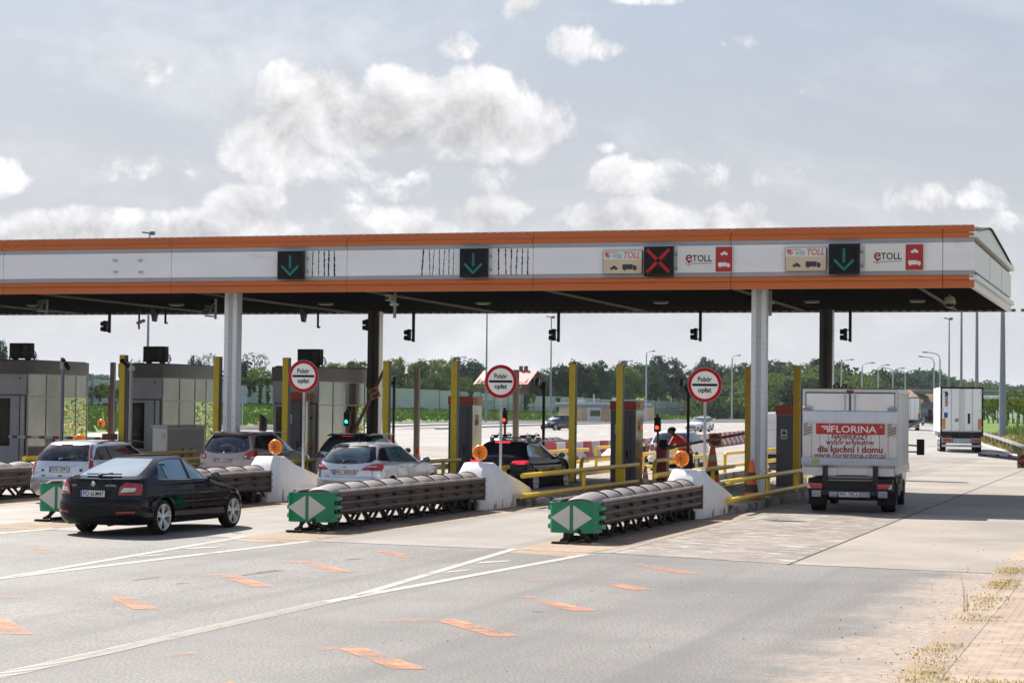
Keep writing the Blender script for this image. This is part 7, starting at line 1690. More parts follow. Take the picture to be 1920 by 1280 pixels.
# ---- trees -------------------------------------------------------------------------------------
def leaf_mat(name, c1, c2, sc=.25):
    m = bpy.data.materials.new(name); m.use_nodes = True; t = m.node_tree; b = t.nodes['Principled BSDF']; L_ = t.links.new; MATS[name] = m
    co = t.nodes.new('ShaderNodeTexCoord'); n = t.nodes.new('ShaderNodeTexNoise'); n.inputs['Scale'].default_value = sc; n.inputs['Detail'].default_value = 4; L_(co.outputs['Object'], n.inputs[0])
    oi = t.nodes.new('ShaderNodeObjectInfo'); ad = t.nodes.new('ShaderNodeMath'); ad.operation = 'MULTIPLY_ADD'; L_(oi.outputs['Random'], ad.inputs[0]); ad.inputs[1].default_value = .35; L_(n.outputs[0], ad.inputs[2])
    r = t.nodes.new('ShaderNodeMapRange'); r.inputs[1].default_value = .45; r.inputs[2].default_value = .85; L_(ad.outputs[0], r.inputs[0])
    mx = t.nodes.new('ShaderNodeMix'); mx.data_type = 'RGBA'; L_(r.outputs[0], mx.inputs[0]); mx.inputs[6].default_value = (*c1, 1); mx.inputs[7].default_value = (*c2, 1); L_(mx.outputs[2], b.inputs['Base Color'])
    b.inputs['Roughness'].default_value = .85; b.inputs['Specular IOR Level'].default_value = .08
    tr = t.nodes.new('ShaderNodeBsdfTranslucent'); L_(mx.outputs[2], tr.inputs[0]); ms = t.nodes.new('ShaderNodeMixShader'); ms.inputs[0].default_value = .32
    L_(b.outputs[0], ms.inputs[1]); L_(tr.outputs[0], ms.inputs[2]); L_(ms.outputs[0], t.nodes['Material Output'].inputs[0]); return m
LM = [leaf_mat('leaf_dark', (.020, .044, .014), (.055, .098, .026)), leaf_mat('leaf_mid', (.045, .085, .018), (.125, .175, .035)), leaf_mat('leaf_light', (.07, .11, .025), (.14, .19, .05)), leaf_mat('leaf_blue', (.020, .055, .038), (.050, .105, .058))]
M_BARK = mat('bark', (.06, .045, .035), .9, var=.3)
def crown_mb(seed, rx, h, n=2600, leaf=.34, conifer=False, base=.25, sparse=1.0, lobes=None):
    rr = random.Random(seed); b = MB(); cl = []
    if conifer:
        for k in range(90):
            t_ = rr.random()**.8; z = h*(base*.5+(1-base*.5)*t_); r = rx*(1-t_)**.8*rr.uniform(.5, 1); a = rr.uniform(0, 2*pi); cl.append((Vector((r*cos(a), r*sin(a), z)), rr.uniform(.25, .5)*rx*.55))
    else:
        nl = (lobes or 13)+6; L0 = []
        for k in range(nl):
            a = rr.uniform(0, 2*pi); t_ = rr.uniform(0, 1); r = rx*rr.uniform(.25, .72)*(1-.45*t_); L0.append((Vector((r*cos(a), r*sin(a), h*(base+.12+(.80-base)*t_))), rx*rr.uniform(.28, .50)*(1-.25*t_)))
        L0 += [(Vector((0, 0, h*.80)), rx*.46), (Vector((0, 0, h*.5)), rx*.6)]
        for c, r in L0:
            for k in range(int(11*sparse)):
                d = Vector((rr.gauss(0, 1), rr.gauss(0, 1), rr.gauss(0, 1)*.8+.25)).normalized(); cl.append((c+d*r*rr.uniform(.75, 1.08), r*rr.uniform(.28, .5)))
    per = max(3, int(n/len(cl)))
    for c, r in cl:
        for _ in range(per):
            d = Vector((rr.gauss(0, 1), rr.gauss(0, 1), rr.gauss(0, .8))).normalized(); p = c+d*r*rr.random()**.4
            if p.z < h*.04: continue
            nrm = (d+Vector((rr.gauss(0, .6), rr.gauss(0, .6), rr.gauss(.3, .6)))).normalized(); u = nrm.orthogonal().normalized(); u = Quaternion(nrm, rr.uniform(0, 6.28)) @ u; v = nrm.cross(u); s_ = leaf*rr.uniform(.55, 1.25)
            b.add([p-u*s_*.5, p-v*s_*.32+u*s_*.05, p+u*s_*.6, p+v*s_*.35], [(0, 1, 2, 3)])
    return b
def trunk_mb(seed, rx, h, base):
    rr = random.Random(seed); b = MB(); r0 = h*.022+.06
    b.tube([(0, 0, -.6), (rr.uniform(-.1, .1), 0, h*.25), (rr.uniform(-.3, .3), rr.uniform(-.3, .3), h*.55), (0, 0, h*.85)], [r0*1.2, r0, r0*.6, r0*.2], 8)
    for k in range(7):
        z = h*rr.uniform(max(.2, base*.8), .65); a = rr.uniform(0, 6.28); l = rx*rr.uniform(.5, .8); b.tube([(0, 0, z), (cos(a)*l*.5, sin(a)*l*.5, z+l*.35), (cos(a)*l, sin(a)*l, z+l*.8)], [r0*.5, r0*.3, r0*.1], 6)
    return b
def make_tree(kind, seed, rx, h, m_, label, **k):
    root = thing(kind, label, 'tree'); crown_mb(seed, rx, h, **k).build('crown', m_, root, smooth=0, weld=0, recalc=False); trunk_mb(seed, rx, h, k.get('base', .25)).build('trunk', M_BARK, root, smooth=60); return root
# prototypes are 10 m tall; used ones are moved to their first place
PROT = {}
def tree(kind, x, ytop, D, width_px, label, zb=None, ybase=None, group='trees beyond the noise barrier'):
    """tree whose top sits at photo height ytop, at distance D"""
    D = max(D, interp([(r_[0], r_[3]) for r_ in bank], x)+14) if group[0] == 't' and 'ivy' not in group else D; top = atd(x, ytop-3, D); z0 = zb if zb is not None else 0.5; width_px *= 1.3
    h = top.z-z0; wm = width_px*D/FPX/2
    spec = {'dark': ('leafy_tree', 1, 4.2, LM[0], dict(n=5200, leaf=.42)), 'mid': ('leafy_tree', 2, 4.4, LM[1], dict(n=5200, leaf=.42)), 'light': ('leafy_tree', 3, 4.0, LM[2], dict(n=2800, sparse=.8)), 'blue': ('leafy_tree', 4, 4.6, LM[3], dict(n=5200, leaf=.44)),
            'dark2': ('leafy_tree', 5, 3.8, LM[0], dict(n=4800, lobes=9, leaf=.42)), 'mid2': ('leafy_tree', 6, 4.6, LM[1], dict(n=5200, lobes=16, base=.12, leaf=.42)), 'bush': ('round_bush', 7, 5.5, LM[1], dict(n=4600, base=.02, leaf=.42)), 'bushd': ('round_bush', 8, 5.5, LM[0], dict(n=4600, base=.02, leaf=.42)), 'con': ('conifer_tree', 9, 3.0, LM[0], dict(n=2400, conifer=True, base=.1)), 'airy': ('airy_tree', 10, 4.2, LM[3], dict(n=1500, sparse=.6, lobes=12, leaf=.30))}[kind]
    sc = Vector((wm/spec[2], wm/spec[2], h/10))
    if kind not in PROT:
        o = make_tree(spec[0], spec[1], spec[2], 10, spec[3], label, **spec[4]); PROT[kind] = o; o.location = (top.x, top.y, z0); o.scale = sc; o['group'] = group
    else:
        o = copy_tree(PROT[kind], None, (top.x, top.y, z0), random.Random(int(x*7+D)).uniform(0, 6.28), label, group, sc)
    o.rotation_euler.z = random.Random(int(x*7+D)).uniform(0, 6.28)
    return o
TREES = [ # kind, x, ytop, D, width px, base z, label
 ('blue', -8, 640, 330, 60, 1, 'blue green tree cut by the left edge of the picture'), ('airy', 58, 664, 420, 34, 1, 'thin treetop just above the leftmost kiosk roof'), ('airy', 262, 677, 450, 34, 1, 'small treetop just left of the blue lamp pole over the middle kiosk'),
 ('blue', 366, 668, 420, 30, 1, 'blue green treetop right of the middle air conditioner'), ('airy', 392, 664, 410, 36, 1, 'airy treetop left of the left front column'), ('dark', 460, 678, 330, 52, 2, 'dark tree right of the left front column'), ('airy', 478, 663, 360, 62, 2, 'tall airy pale tree right of the left front column'), ('light', 492, 692, 320, 60, 2, 'light green tree below the airy tree'), ('dark', 530, 694, 330, 56, 2, 'dark green tree behind the leftmost toll sign'), ('mid', 432, 690, 340, 50, 2, 'mid green tree hidden behind the left front column'),
 ('mid', 672, 681, 420, 60, 2, 'soft green treetops above the right kiosk roof'), ('mid2', 625, 684, 440, 60, 2, 'low treetop right of the rightmost air conditioner'), 
 ('mid2', 747, 676, 420, 56, 1, 'pointed green tree right of the rear column'), ('con', 751, 672, 430, 26, 1, 'pointed conifer right of the rear column'), ('mid', 790, 681, 430, 66, 1, 'rounded green tree behind the lone taupe post'), ('mid2', 826, 678, 430, 70, 1, 'rounded green tree left of the yellow post before machine 53'), ('blue', 868, 671, 440, 80, 1, 'tall blue green tree behind the yellow post before machine 53'), ('blue', 892, 683, 450, 50, 1, 'blue green tree left of the red roofed house'),
 ('bush', 808, 704, 370, 96, 1, 'broad pale green shrub tree right of the lone taupe post'), ('bush', 866, 712, 365, 66, 1, 'pale green shrub tree left of the house gutter'), ('bushd', 772, 716, 380, 40, 1, 'dark shrub just above the noise barrier by the lone taupe post'), ('light', 904, 716, 350, 30, 1, 'thin pale shrub in front of the red roofed house'),
 ('airy', 1022, 692, 360, 42, 1, 'airy dark tree right of the red roofed house'), ('dark', 1046, 686, 375, 60, 1, 'dark tree behind the tall lamp pole left of a yellow post'), ('dark2', 1090, 684, 380, 60, 1, 'dark tree right of the yellow post left of machine 54'), ('blue', 1118, 678, 410, 64, 1, 'tall blue green tree left of the post before machine 54'), ('dark', 1140, 694, 375, 60, 1, 'dark tree left of the post before machine 54'), ('mid', 1105, 704, 372, 44, 1, 'mid green tree above the beige service building'), ('dark2', 1012, 716, 360, 44, 1, 'low dark tree beside the house gable'), ('dark2', 1066, 700, 376, 46, 1, 'low dark tree left of the beige service building'),
 ('mid2', 1178, 690, 400, 60, 1, 'green tree right of the post before machine 54'), ('blue', 1180, 678, 470, 72, 1, 'bluish treetop above machine 54'), ('dark', 1160, 715, 380, 50, 1, 'low dark tree above machine 54'),
 ('blue', 1215, 682, 480, 50, 2, 'bluish tree behind the curved lamp left of the grey roofed house'), ('blue', 1246, 669, 500, 78, 2, 'largest dark blue green tree above the grey roofed house'), ('dark', 1216, 706, 420, 44, 1, 'dark tree left of the grey roofed house'), ('blue', 1282, 692, 520, 44, 2, 'bluish tree right of the grey roofed house'), ('bushd', 1240, 716, 455, 28, 1, 'small bush before the grey roofed house'), ('bushd', 1262, 713, 450, 22, 1, 'small dark bush right in front of the grey roofed house'), ('con', 1274, 712, 440, 34, 1, 'small green conifer left of the rightmost toll sign'),
 ('airy', 1312, 690, 540, 40, 2, 'thin tree just left of the top of the rightmost toll sign'), ('blue', 1324, 671, 560, 54, 2, 'dark blue treetop above the rightmost toll sign'), ('blue', 1352, 684, 570, 60, 2, 'bluish tree right of the rightmost toll sign'), ('mid2', 1368, 706, 430, 56, 1, 'green tree right of the rightmost toll sign'), ('blue', 1386, 682, 600, 60, 2, 'bluish tree behind the right curved lamp'), ('mid', 1390, 716, 425, 60, 1, 'mid green tree left of the leaning ochre post'), ('blue', 1428, 676, 620, 60, 2, 'bluish tree behind the right front column'), ('dark', 1300, 722, 430, 40, 1, 'dark small tree behind the rightmost toll sign'), ('bush', 1345, 726, 425, 60, 1, 'wide green bush under the rightmost toll sign'),
 ('bushd', 1480, 724, 430, 56, 1, 'round dark bush between the right column and the ochre post'), ('bush', 1520, 706, 440, 50, 1, 'round green bush right of the ochre post'), ('bushd', 1458, 735, 440, 40, 1, 'low bush right of the right front column')]
for (k, x, yt, D, wp, zb, lab) in TREES: tree(k, x, yt, D, wp, lab, zb)
# the wooded hill: individual crowns merging into one mass
hill = MB(); hx = [(1290, 8, 700), (1400, 10, 640), (1480, 12, 600), (1580, 13, 600), (1680, 6, 640), (1740, 1, 700)]
A_ = [atd(x, 765, D-80) for x, h, D in hx]; B2 = []
for (x, h, D) in hx: p = atd(x, 760, D+60); B2.append(Vector((p.x, p.y, h)))
C2 = [p+Vector((-60, 200, 0)) for p in B2]
for p in A_: p.z = 0
ribbon('hill', A_, B2, M_GRASS, C=C2)
rr = random.Random(21); wd = MB(); wdl = MB()
prof = [(1290, 706), (1340, 702), (1400, 690), (1436, 686), (1470, 672), (1520, 666), (1560, 672), (1600, 684), (1640, 688), (1670, 702), (1700, 706), (1740, 712)]
protoc = [crown_mb(s_, 4.3, 10, n=1500, leaf=.62) for s_ in (31, 32, 33, 34)]
WOODS = [MB() for _ in range(3)]; 
for _ in range(170):
    x = rr.uniform(1295, 1745); yt = interp([(a, b) for a, b in prof], x); u = rr.random()**.8
    D = 620-(170 if x < 1620 else 50)*u+rr.uniform(-15, 15); y = yt+2+u*46+rr.uniform(-3, 8)
    top = atd(x, y, D); h = rr.uniform(11, 16); M_ = T(top.x, top.y, top.z-h) @ RZ(rr.uniform(0, 6)) @ Matrix.Diagonal((h/10*rr.uniform(.8, 1.15), h/10, h/10, 1)); WOODS[rr.choice((0, 1, 1, 2)) if u > .2 else rr.choice((0, 0, 1))].join(protoc[rr.randrange(4)], M_)
for w_, m_, l in zip(WOODS, (LM[0], LM[1], LM[2]), 'abc'): tag(w_.build('far_wood', m_, smooth=0, weld=0, recalc=False), kind='stuff')
WOODS = [MB(), MB()]
for (x0, x1, ya, yb2, D0, n, q_) in ((1640, 1700, 700, 712, 640, 16, 0), (1690, 1760, 694, 726, 660, 26, 0), (1760, 1860, 708, 730, 760, 26, 1), (1850, 1990, 722, 732, 1300, 60, 0), (1750, 1860, 716, 736, 900, 24, 0), (-260, 460, 700, 726, 900, 70, 0), (440, 960, 704, 726, 800, 50, 0), (560, 740, 686, 700, 520, 14, 1), (930, 1240, 700, 722, 640, 40, 0), (-400, -60, 650, 700, 420, 18, 0)):
    for _ in range(n):
        x = rr.uniform(x0, x1); D = D0+rr.uniform(-20, 60); top = atd(x, rr.uniform(ya, yb2), D); h = min(max(top.z, 7), 18); M_ = T(top.x, top.y, top.z-h) @ RZ(rr.uniform(0, 6)) @ Matrix.Diagonal((h/9, h/9, h/10, 1)); WOODS[q_].join(protoc[rr.randrange(4)], M_)
for w_, m_ in zip(WOODS, (LM[3], LM[1])): tag(w_.build('distant_treeline', m_, smooth=0, weld=0, recalc=False), kind='stuff')
# fields between the trees
for (pts, nm) in (([(1190, 752, 470), (1400, 756, 560), (1400, 738, 620), (1290, 732, 600), (1200, 735, 540)], 'meadow'), ([(1430, 756, 480), (1560, 756, 480), (1560, 744, 560), (1430, 744, 560)], 'meadow')):
    b = MB(); vs = [atd(x, y, D) for x, y, D in pts]; b.add(vs, [tuple(range(len(vs)))]); tag(b.build(nm, M_FIELD, smooth=0), kind='structure')
# low shrubs in front of the barrier between the kiosks
for (x, yt, wp, D, l) in ((188, 722, 50, 240, 'dense green hedge between the left and middle kiosks'), (212, 726, 50, 238, 'green hedge behind the leftmost yellow post')):
    tree('bush', x, yt, D, wp, l, atd(x, 748, D).z-.2, group='shrubs on the bank')
# ivy on the noise barrier
M_IVY = leaf_mat('ivy', (.03, .055, .012), (.08, .12, .02), .6)
def ivy(pts, label, m_=M_IVY, dens=60, leaf=.24):
    rr = random.Random(int(pts[0][0])); b = MB()
    for (x, y0, y1, w, D) in pts:
        for _ in range(dens):
            t_ = rr.random(); p = atd(x+rr.gauss(0, w*(1-.6*t_)), y0+(y1-y0)*t_, D-.35); p.y += rr.uniform(-.2, .1); s_ = leaf*rr.uniform(.6, 1.3); a = rr.uniform(0, 3.14); u = Vector((cos(a), rr.uniform(-.4, .4), sin(a)))*s_; v = Vector((-sin(a), rr.uniform(-.4, .4), cos(a)))*s_*.7; b.add([p-u, p-v, p+u, p+v], [(0, 1, 2, 3)])
    o = b.build('ivy', m_, None, smooth=0, weld=0, recalc=False); return tag(o, label, 'ivy')
ivy([(x, 709, 720, 8, 283+(x-445)*.13) for x in range(448, 522, 8)]+[(469, 712, 742, 2, 285), (488, 712, 757, 3.2, 288), (503, 712, 757, 2.6, 290), (477, 712, 735, 1.5, 286)], 'dark ivy hanging over the barrier top right of the left front column')
ivy([(985, 738, 768, 7.5, 371), (985, 740, 750, 9, 371), (981, 738, 758, 6, 371)], 'dark heart shaped ivy clump on the barrier right of the middle toll sign', dens=200)
ivy([(1047, 745, 775, 2.2, 386), (1000, 742, 752, 2, 375)], 'thin dark ivy streak on the barrier left of a yellow post', dens=90)
ivy([(884, 733, 742, 2.5, 348)], 'small dark ivy tuft on the barrier behind machine 53')

# ---- houses, service building, bridge -------------------------------------------------------------
def house(name, label, x0, x1, yr, ye, yb, D, roofm, wallm, depth=9, gable=True, chim=(), rz=0, wins=()):
    a, b2 = atd(x0, ye, D), atd(x1, ye, D); W2 = (b2-a).length; p = (a+b2)/2; zb = min(a.z, b2.z, atd((x0+x1)/2, yb, D).z); zr = atd((x0+x1)/2, yr, D+depth/2).z; ze = p.z
    t = thing(name, label, 'house', (p.x, p.y, zb-1), math.atan2(b2.y-a.y, b2.x-a.x)+rz); ze -= zb-1; zr -= zb-1
    b = MB(); b.box((0, depth/2, ze/2), (W2, depth, ze))
    for sx in (-W2/2, W2/2-.3): b.prism([(0, ze), (depth, ze), (depth/2, zr-.2)], sx, sx+.3, 'x')
    b.build('wall', wallm, t, smooth=0)
    b = MB(); o_ = .5; th_ = .18
    b.add([(-W2/2-o_, -o_, ze-o_*.7), (W2/2+o_, -o_, ze-o_*.7), (W2/2+o_, depth/2, zr), (-W2/2-o_, depth/2, zr), (-W2/2-o_, depth+o_, ze-o_*.7), (W2/2+o_, depth+o_, ze-o_*.7)], [(0, 1, 2, 3), (3, 2, 5, 4)])
    b.add([(-W2/2-o_, -o_, ze-o_*.7-th_), (W2/2+o_, -o_, ze-o_*.7-th_), (W2/2+o_, depth/2, zr-th_), (-W2/2-o_, depth/2, zr-th_), (-W2/2-o_, depth+o_, ze-o_*.7-th_), (W2/2+o_, depth+o_, ze-o_*.7-th_)], [(0, 3, 2, 1), (3, 4, 5, 2)])
    rf = b.build('roof', roofm, t, smooth=0, weld=0, recalc=False)
    for (cx, m_) in chim:
        b = MB(); b.box((cx*W2/2, depth/2, zr+.3), (.6, .6, 1.1)); b.build('chimney', m_, rf)
    for (u, zf, w, h, face) in wins:
        b = MB()
        if face == 'f': b.box((u*W2/2, -.03, ze*zf), (w, .08, h))
        elif face == 'r': b.box((u*W2/2, depth*.25-.05, ze+(zr-ze)*.5+.08), (w, h, .25), M=Matrix.Rotation(math.atan2(zr-ze, depth/2), 3, 'X'))
        else: b.box((W2/2+.03, depth*u, ze*zf), (.08, w, h))
        o = b.build('window', M_WSG, t)
        b = MB()
        if face == 'f': b.box((u*W2/2, -.08, ze*zf), (w*.7, .03, h*.7)); b.build('pane', M_GLASS, o)
        elif face == 's': b.box((W2/2+.08, depth*u, ze*zf), (.03, w*.7, h*.8)); b.build('pane', M_GLASS, o)
    return t
M_BRK = mat('red_brick', (.16, .055, .045), .85, var=.12, scale=3); M_RRF = mat('red_tin_roof', (.50, .10, .11), .5, var=.06, scale=1); M_GRF = mat('grey_slate_roof', (.13, .13, .16), .6, var=.08); M_HWL = mat('grey_render', (.32, .32, .32), .8)
house('brick_house', 'red brick house with red tin roof behind the noise barrier', 890, 990, 694, 716, 748, 392, M_RRF, M_BRK, 9.5, chim=((.62, M_BRK), (.42, M_BRK)), rz=R(-22), wins=((-.62, .86, 1.1, .9, 'f'), (-.35, .86, 1.1, .9, 'f'), (.70, .86, 1.1, .9, 'f'), (.62, .45, 1.0, 2.2, 'f'), (.45, 1.18, .9, 1.8, 's')))
house('grey_house', 'grey house with dark roof and three skylights among dark trees', 1228, 1266, 711, 723, 738, 590, M_GRF, M_HWL, 7, rz=R(4), wins=((-.45, .5, .7, .5, 'r'), (.05, .5, .7, .5, 'r'), (.3, .5, .7, .5, 'r'), (-.7, .5, 1.4, 1.6, 'f'), (.2, .5, 1.0, 1.2, 'f')))
# beige service building
a, b2 = atd(1090, 790, 315), atd(1212, 790, 322); W2 = (b2-a).length; zt = atd(1150, 752, 318).z
t = thing('service_building', 'low beige service building with blue roof edge left of machine 54', 'building', (a.x, a.y, 0), math.atan2(b2.y-a.y, b2.x-a.x)); zt2 = zt
b = MB(); b.box((W2/2, 3, (zt2-.9)/2), (W2, 6, zt2-.9)); b.build('wall', mat('beige_render', (.45, .37, .24), .8), t)
b = MB(); b.box((W2/2, 3, zt2-.72), (W2+.7, 6.9, .46)); b.build('roof_band', mat('blue_roof_edge', (.17, .22, .33), .5), t); b = MB(); b.box((W2/2, 3, zt2-.38), (W2+.9, 7.1, .28)); b.build('roof', mat('pale_roof_edge', (.45, .48, .55), .5), t)
for (u0, u1, m_, nm) in ((.08, .29, M_GLMID, 'window'), (.79, .97, mat('pale_blue_door', (.45, .50, .58), .5), 'door')):
    b = MB(); b.box((W2*(u0+u1)/2, -.05, (zt2-.9)*.52), (W2*(u1-u0), .10, (zt2-.9)*.9)); o = b.build(nm, mat('shutter_white', (.55, .58, .60), .5) if nm == 'window' else m_, t)
    if nm == 'window': b = MB(); b.box((W2*(u0+u1)/2+.2, -.12, (zt2-.9)*.62), (W2*(u1-u0)*.72, .04, .9)); b.build('pane', M_GLASS, o)
b = MB(); b.cyl((W2*.62, -.35, 0), (W2*.62, -.35, zt2-.9), .07, n=6); b.build('downpipe', M_STEEL, t)
for (u, r_, h) in ((.17, .55, .6), (.36, .12, 1.4), (.68, .4, .9)): b = MB(); b.cyl((W2*u, 3, zt2-.3), (W2*u, 3, zt2-.3+h), r_, n=12); b.build('roof_vent', M_STEEL, t)
q = G(1218, 789); t = thing('beige_cabinet', 'small beige cabinet on the bank right of the curved lamp', 'cabinet', (q.x, q.y, 0)); b = MB(); b.box((0, 0, 1.25), (1.35, 1.0, 2.5)); b.build('cabinet_body', MATS['beige_render'], t, bevel=.03); b = MB(); b.box((0, -.52, .75), (1.2, .04, .08)); b.build('handle_bar', M_WSTK, t)
# overhead gantry between posts
p0, p1 = atd(1388, 723, 560), atd(1545, 726, 560)
t = thing('sign_gantry', 'distant lattice road gantry with sign backs left of the box truck', 'gantry', (p0.x, p0.y, 0)); d = p1-p0
b = MB(); z0 = atd(1388, 718, 560).z; z1 = atd(1388, 724, 560).z; dd = Vector((d.x, d.y, 0))
for z in (z0, z1): b.bar(Vector((0, 0, z)), dd+Vector((0, 0, z)), .28)
for k in range(24): b.bar(dd*(k/24)+Vector((0, 0, z0 if k % 2 else z1)), dd*((k+1)/24)+Vector((0, 0, z1 if k % 2 else z0)), .12)
b.build('truss', mat('gantry_grey', (.30, .34, .38), .5), t); b = MB(); b.bar((0, 0, 0), (0, 0, z0), .4); b.bar(dd, dd+Vector((0, 0, z0)), .4); b.build('gantry_leg', MATS['gantry_grey'], t)
for (xa, xb) in ((1438, 1466), (1474, 1490)):
    a, c = atd(xa, 712, 558), atd(xb, 728, 558); b = MB(); b.box(((a.x+c.x)/2-p0.x, (a.y+c.y)/2-p0.y, (a.z+c.z)/2), (abs(c.x-a.x), .2, abs(a.z-c.z))); b.build('sign_back', mat('sign_back_purple_grey', (.12, .12, .17), .6), t)
# the overpass at the right
DB = 520; M_BRG = mat('bridge_green', (.14, .24, .22), .5); pL_, pR_ = atd(1640, 731, DB), atd(2200, 737, DB-60)
t = thing('road_bridge', 'long green overpass crossing behind the refrigerated trailer', 'bridge', (pL_.x, pL_.y, 0)); dd = pR_-pL_; dd.z = 0
def bb(z0, z1, w_, nm, m_): b = MB(); b.bar(Vector((0, 0, (z0+z1)/2)), dd+Vector((0, 0, (z0+z1)/2)), w_, z1-z0); return b.build(nm, m_, t, smooth=0)
zq = lambda y: atd(1850, y, DB-20).z
bb(zq(739), zq(733.5), 9, 'girder', M_BRG); bb(zq(733.5), zq(732), 10, 'deck_edge', mat('deck_pale', (.5, .52, .52), .6)); 
b = MB()
for k in range(140): p = dd*(k/140)-dd.normalized().cross(Vector((0, 0, 1)))*-4.8; b.bar(p+Vector((0, 0, zq(732))), p+Vector((0, 0, zq(727.5))), .10)
for z in (727.5, 729.5): 
    o_ = dd.normalized().cross(Vector((0, 0, 1)))*4.8; b.bar(o_+Vector((0, 0, zq(z))), o_+dd+Vector((0, 0, zq(z))), .12)
b.build('railing', mat('railing_dark', (.10, .12, .15), .6), t, smooth=0)
for u in (.42, .80): b = MB(); p = dd*u; b.box((p.x, p.y, zq(739)/2), (1.2, 8, zq(739)-.1)); b.build('pier', M_CON, t)
b = MB(); # abutment slope, sandy
def mound(pts, h, m_, name, D):
    b = MB(); lo = [atd(x, y, D) for x, y in pts]; n = len(lo)
    A = [Vector((p.x, p.y-15, 0)) for p in lo]; B_ = [Vector((p.x, p.y+6, hh)) for p, hh in zip(lo, h)]; C_ = [Vector((p.x, p.y+60, hh)) for p, hh in zip(lo, h)]
    return ribbon(name, A, B_, m_, C=C_)
mound([(1560, 760), (1640, 760), (1700, 760), (1728, 760), (1750, 760)], [1, 7.2, 7.6, 6.2, .2], mat('sandy_slope', (.33, .20, .11), .9, var=.25, scale=.2), 'embankment', 500)
mound([(1500, 765), (1690, 765), (1735, 765), (1748, 765)], [1.0, 2.8, 2.6, .2], M_FIELD, 'embankment', 470)
mound([(1830, 760), (1850, 760), (1950, 760), (2300, 760)], [.2, 2.5, 3.0, 4], M_GRASS, 'embankment', 470)
b = MB(); a, c = atd(1712, 778, 400), atd(1745, 778, 380); b.bar((a.x, a.y, 1.0), (c.x, c.y, 1.0), .3, 3.2); tag(b.build('side_noise_barrier', M_NBP), 'grey panel barrier left of the dark blue lorry', 'noise barrier')
# ---- right side: grass, guardrail, ivy barrier, lamps -----------------------------------------------
rg = [(2150, 880, .03), (1990, 845, .05), (1919, 826, .1), (1870, 812, .12), (1835, 803, .1), (1790, 795, .05)]
b = MB(); A = [G(2150, 925), G(1990, 880), G(1921, 856), G(1880, 844), G(1842, 832), G(1793, 818)]
A = [Vector((p.x+.3, p.y, .01)) for p in A]; Bq = [Vector((p.x+9, p.y+14, 1.0)) for p in A]; Cq = [Vector((p.x+30, p.y+60, 1.2)) for p in A]
ribbon('grass_verge', A, Bq, ground_mat('verge_grass', (.12, .15, .03), .3, patch_c=((.22, .17, .06), .5), bump=.6, bscale=8), C=Cq)
rr = random.Random(33); gb = MB(); gd = MB()
for _ in range(15000):
    i = rr.randrange(len(A)-1); u, v = rr.random(), rr.random(); p = A[i].lerp(A[i+1], u).lerp(Bq[i].lerp(Bq[i+1], u), v); h = rr.uniform(.3, .7)*(1.5 if v > .35 else .5); a = rr.uniform(0, pi); d = Vector((cos(a), sin(a), 0))*.05; l = Vector((rr.uniform(-.2, .2), rr.uniform(-.2, .2), 0))
    (gd if (v < .35 or rr.random() < .15) else gb).add([p-d, p+d, p+l+Vector((0, 0, h))], [(0, 1, 2)])
for _ in range(9000):
    i = rr.randrange(len(A)-1); u, v = rr.random(), rr.random(); p = Bq[i].lerp(Bq[i+1], u).lerp(Cq[i].lerp(Cq[i+1], u), v*.5); h = rr.uniform(.4, .9); a = rr.uniform(0, pi); d = Vector((cos(a), sin(a), 0))*.1; gb.add([p-d, p+d, p+Vector((rr.uniform(-.3, .3), 0, h))], [(0, 1, 2)])
tag(gb.build('tall_grass', mat('tall_grass_green', (.15, .25, .035), .7, var=.35, scale=.3), smooth=0, weld=0, recalc=False), kind='stuff'); tag(gd.build('dry_grass', mat('tall_grass_dry', (.34, .27, .09), .8, var=.35, scale=.5), smooth=0, weld=0, recalc=False), kind='stuff')
t = thing('crash_barrier', 'low steel crash barrier in the grass right of the refrigerated trailer', 'guard rail', (0, 0, 0)); pts = [atd(2060, 885, 100), atd(1921, 838, 122), atd(1900, 830, 132), atd(1870, 820, 150), atd(1842, 812, 172)]
b = MB()
for a, c in zip(pts, pts[1:]): b.bar(a, c, .08, .20)
b.build('rail', M_STEEL, t, smooth=0)
for a, c in zip(pts, pts[1:]):
    for k in range(4): p = a.lerp(c, k/4); b = MB(); b.bar((p.x, p.y+.1, p.z), (p.x, p.y+.1, 0), .12); b.build('barrier_post', M_GAL, t)
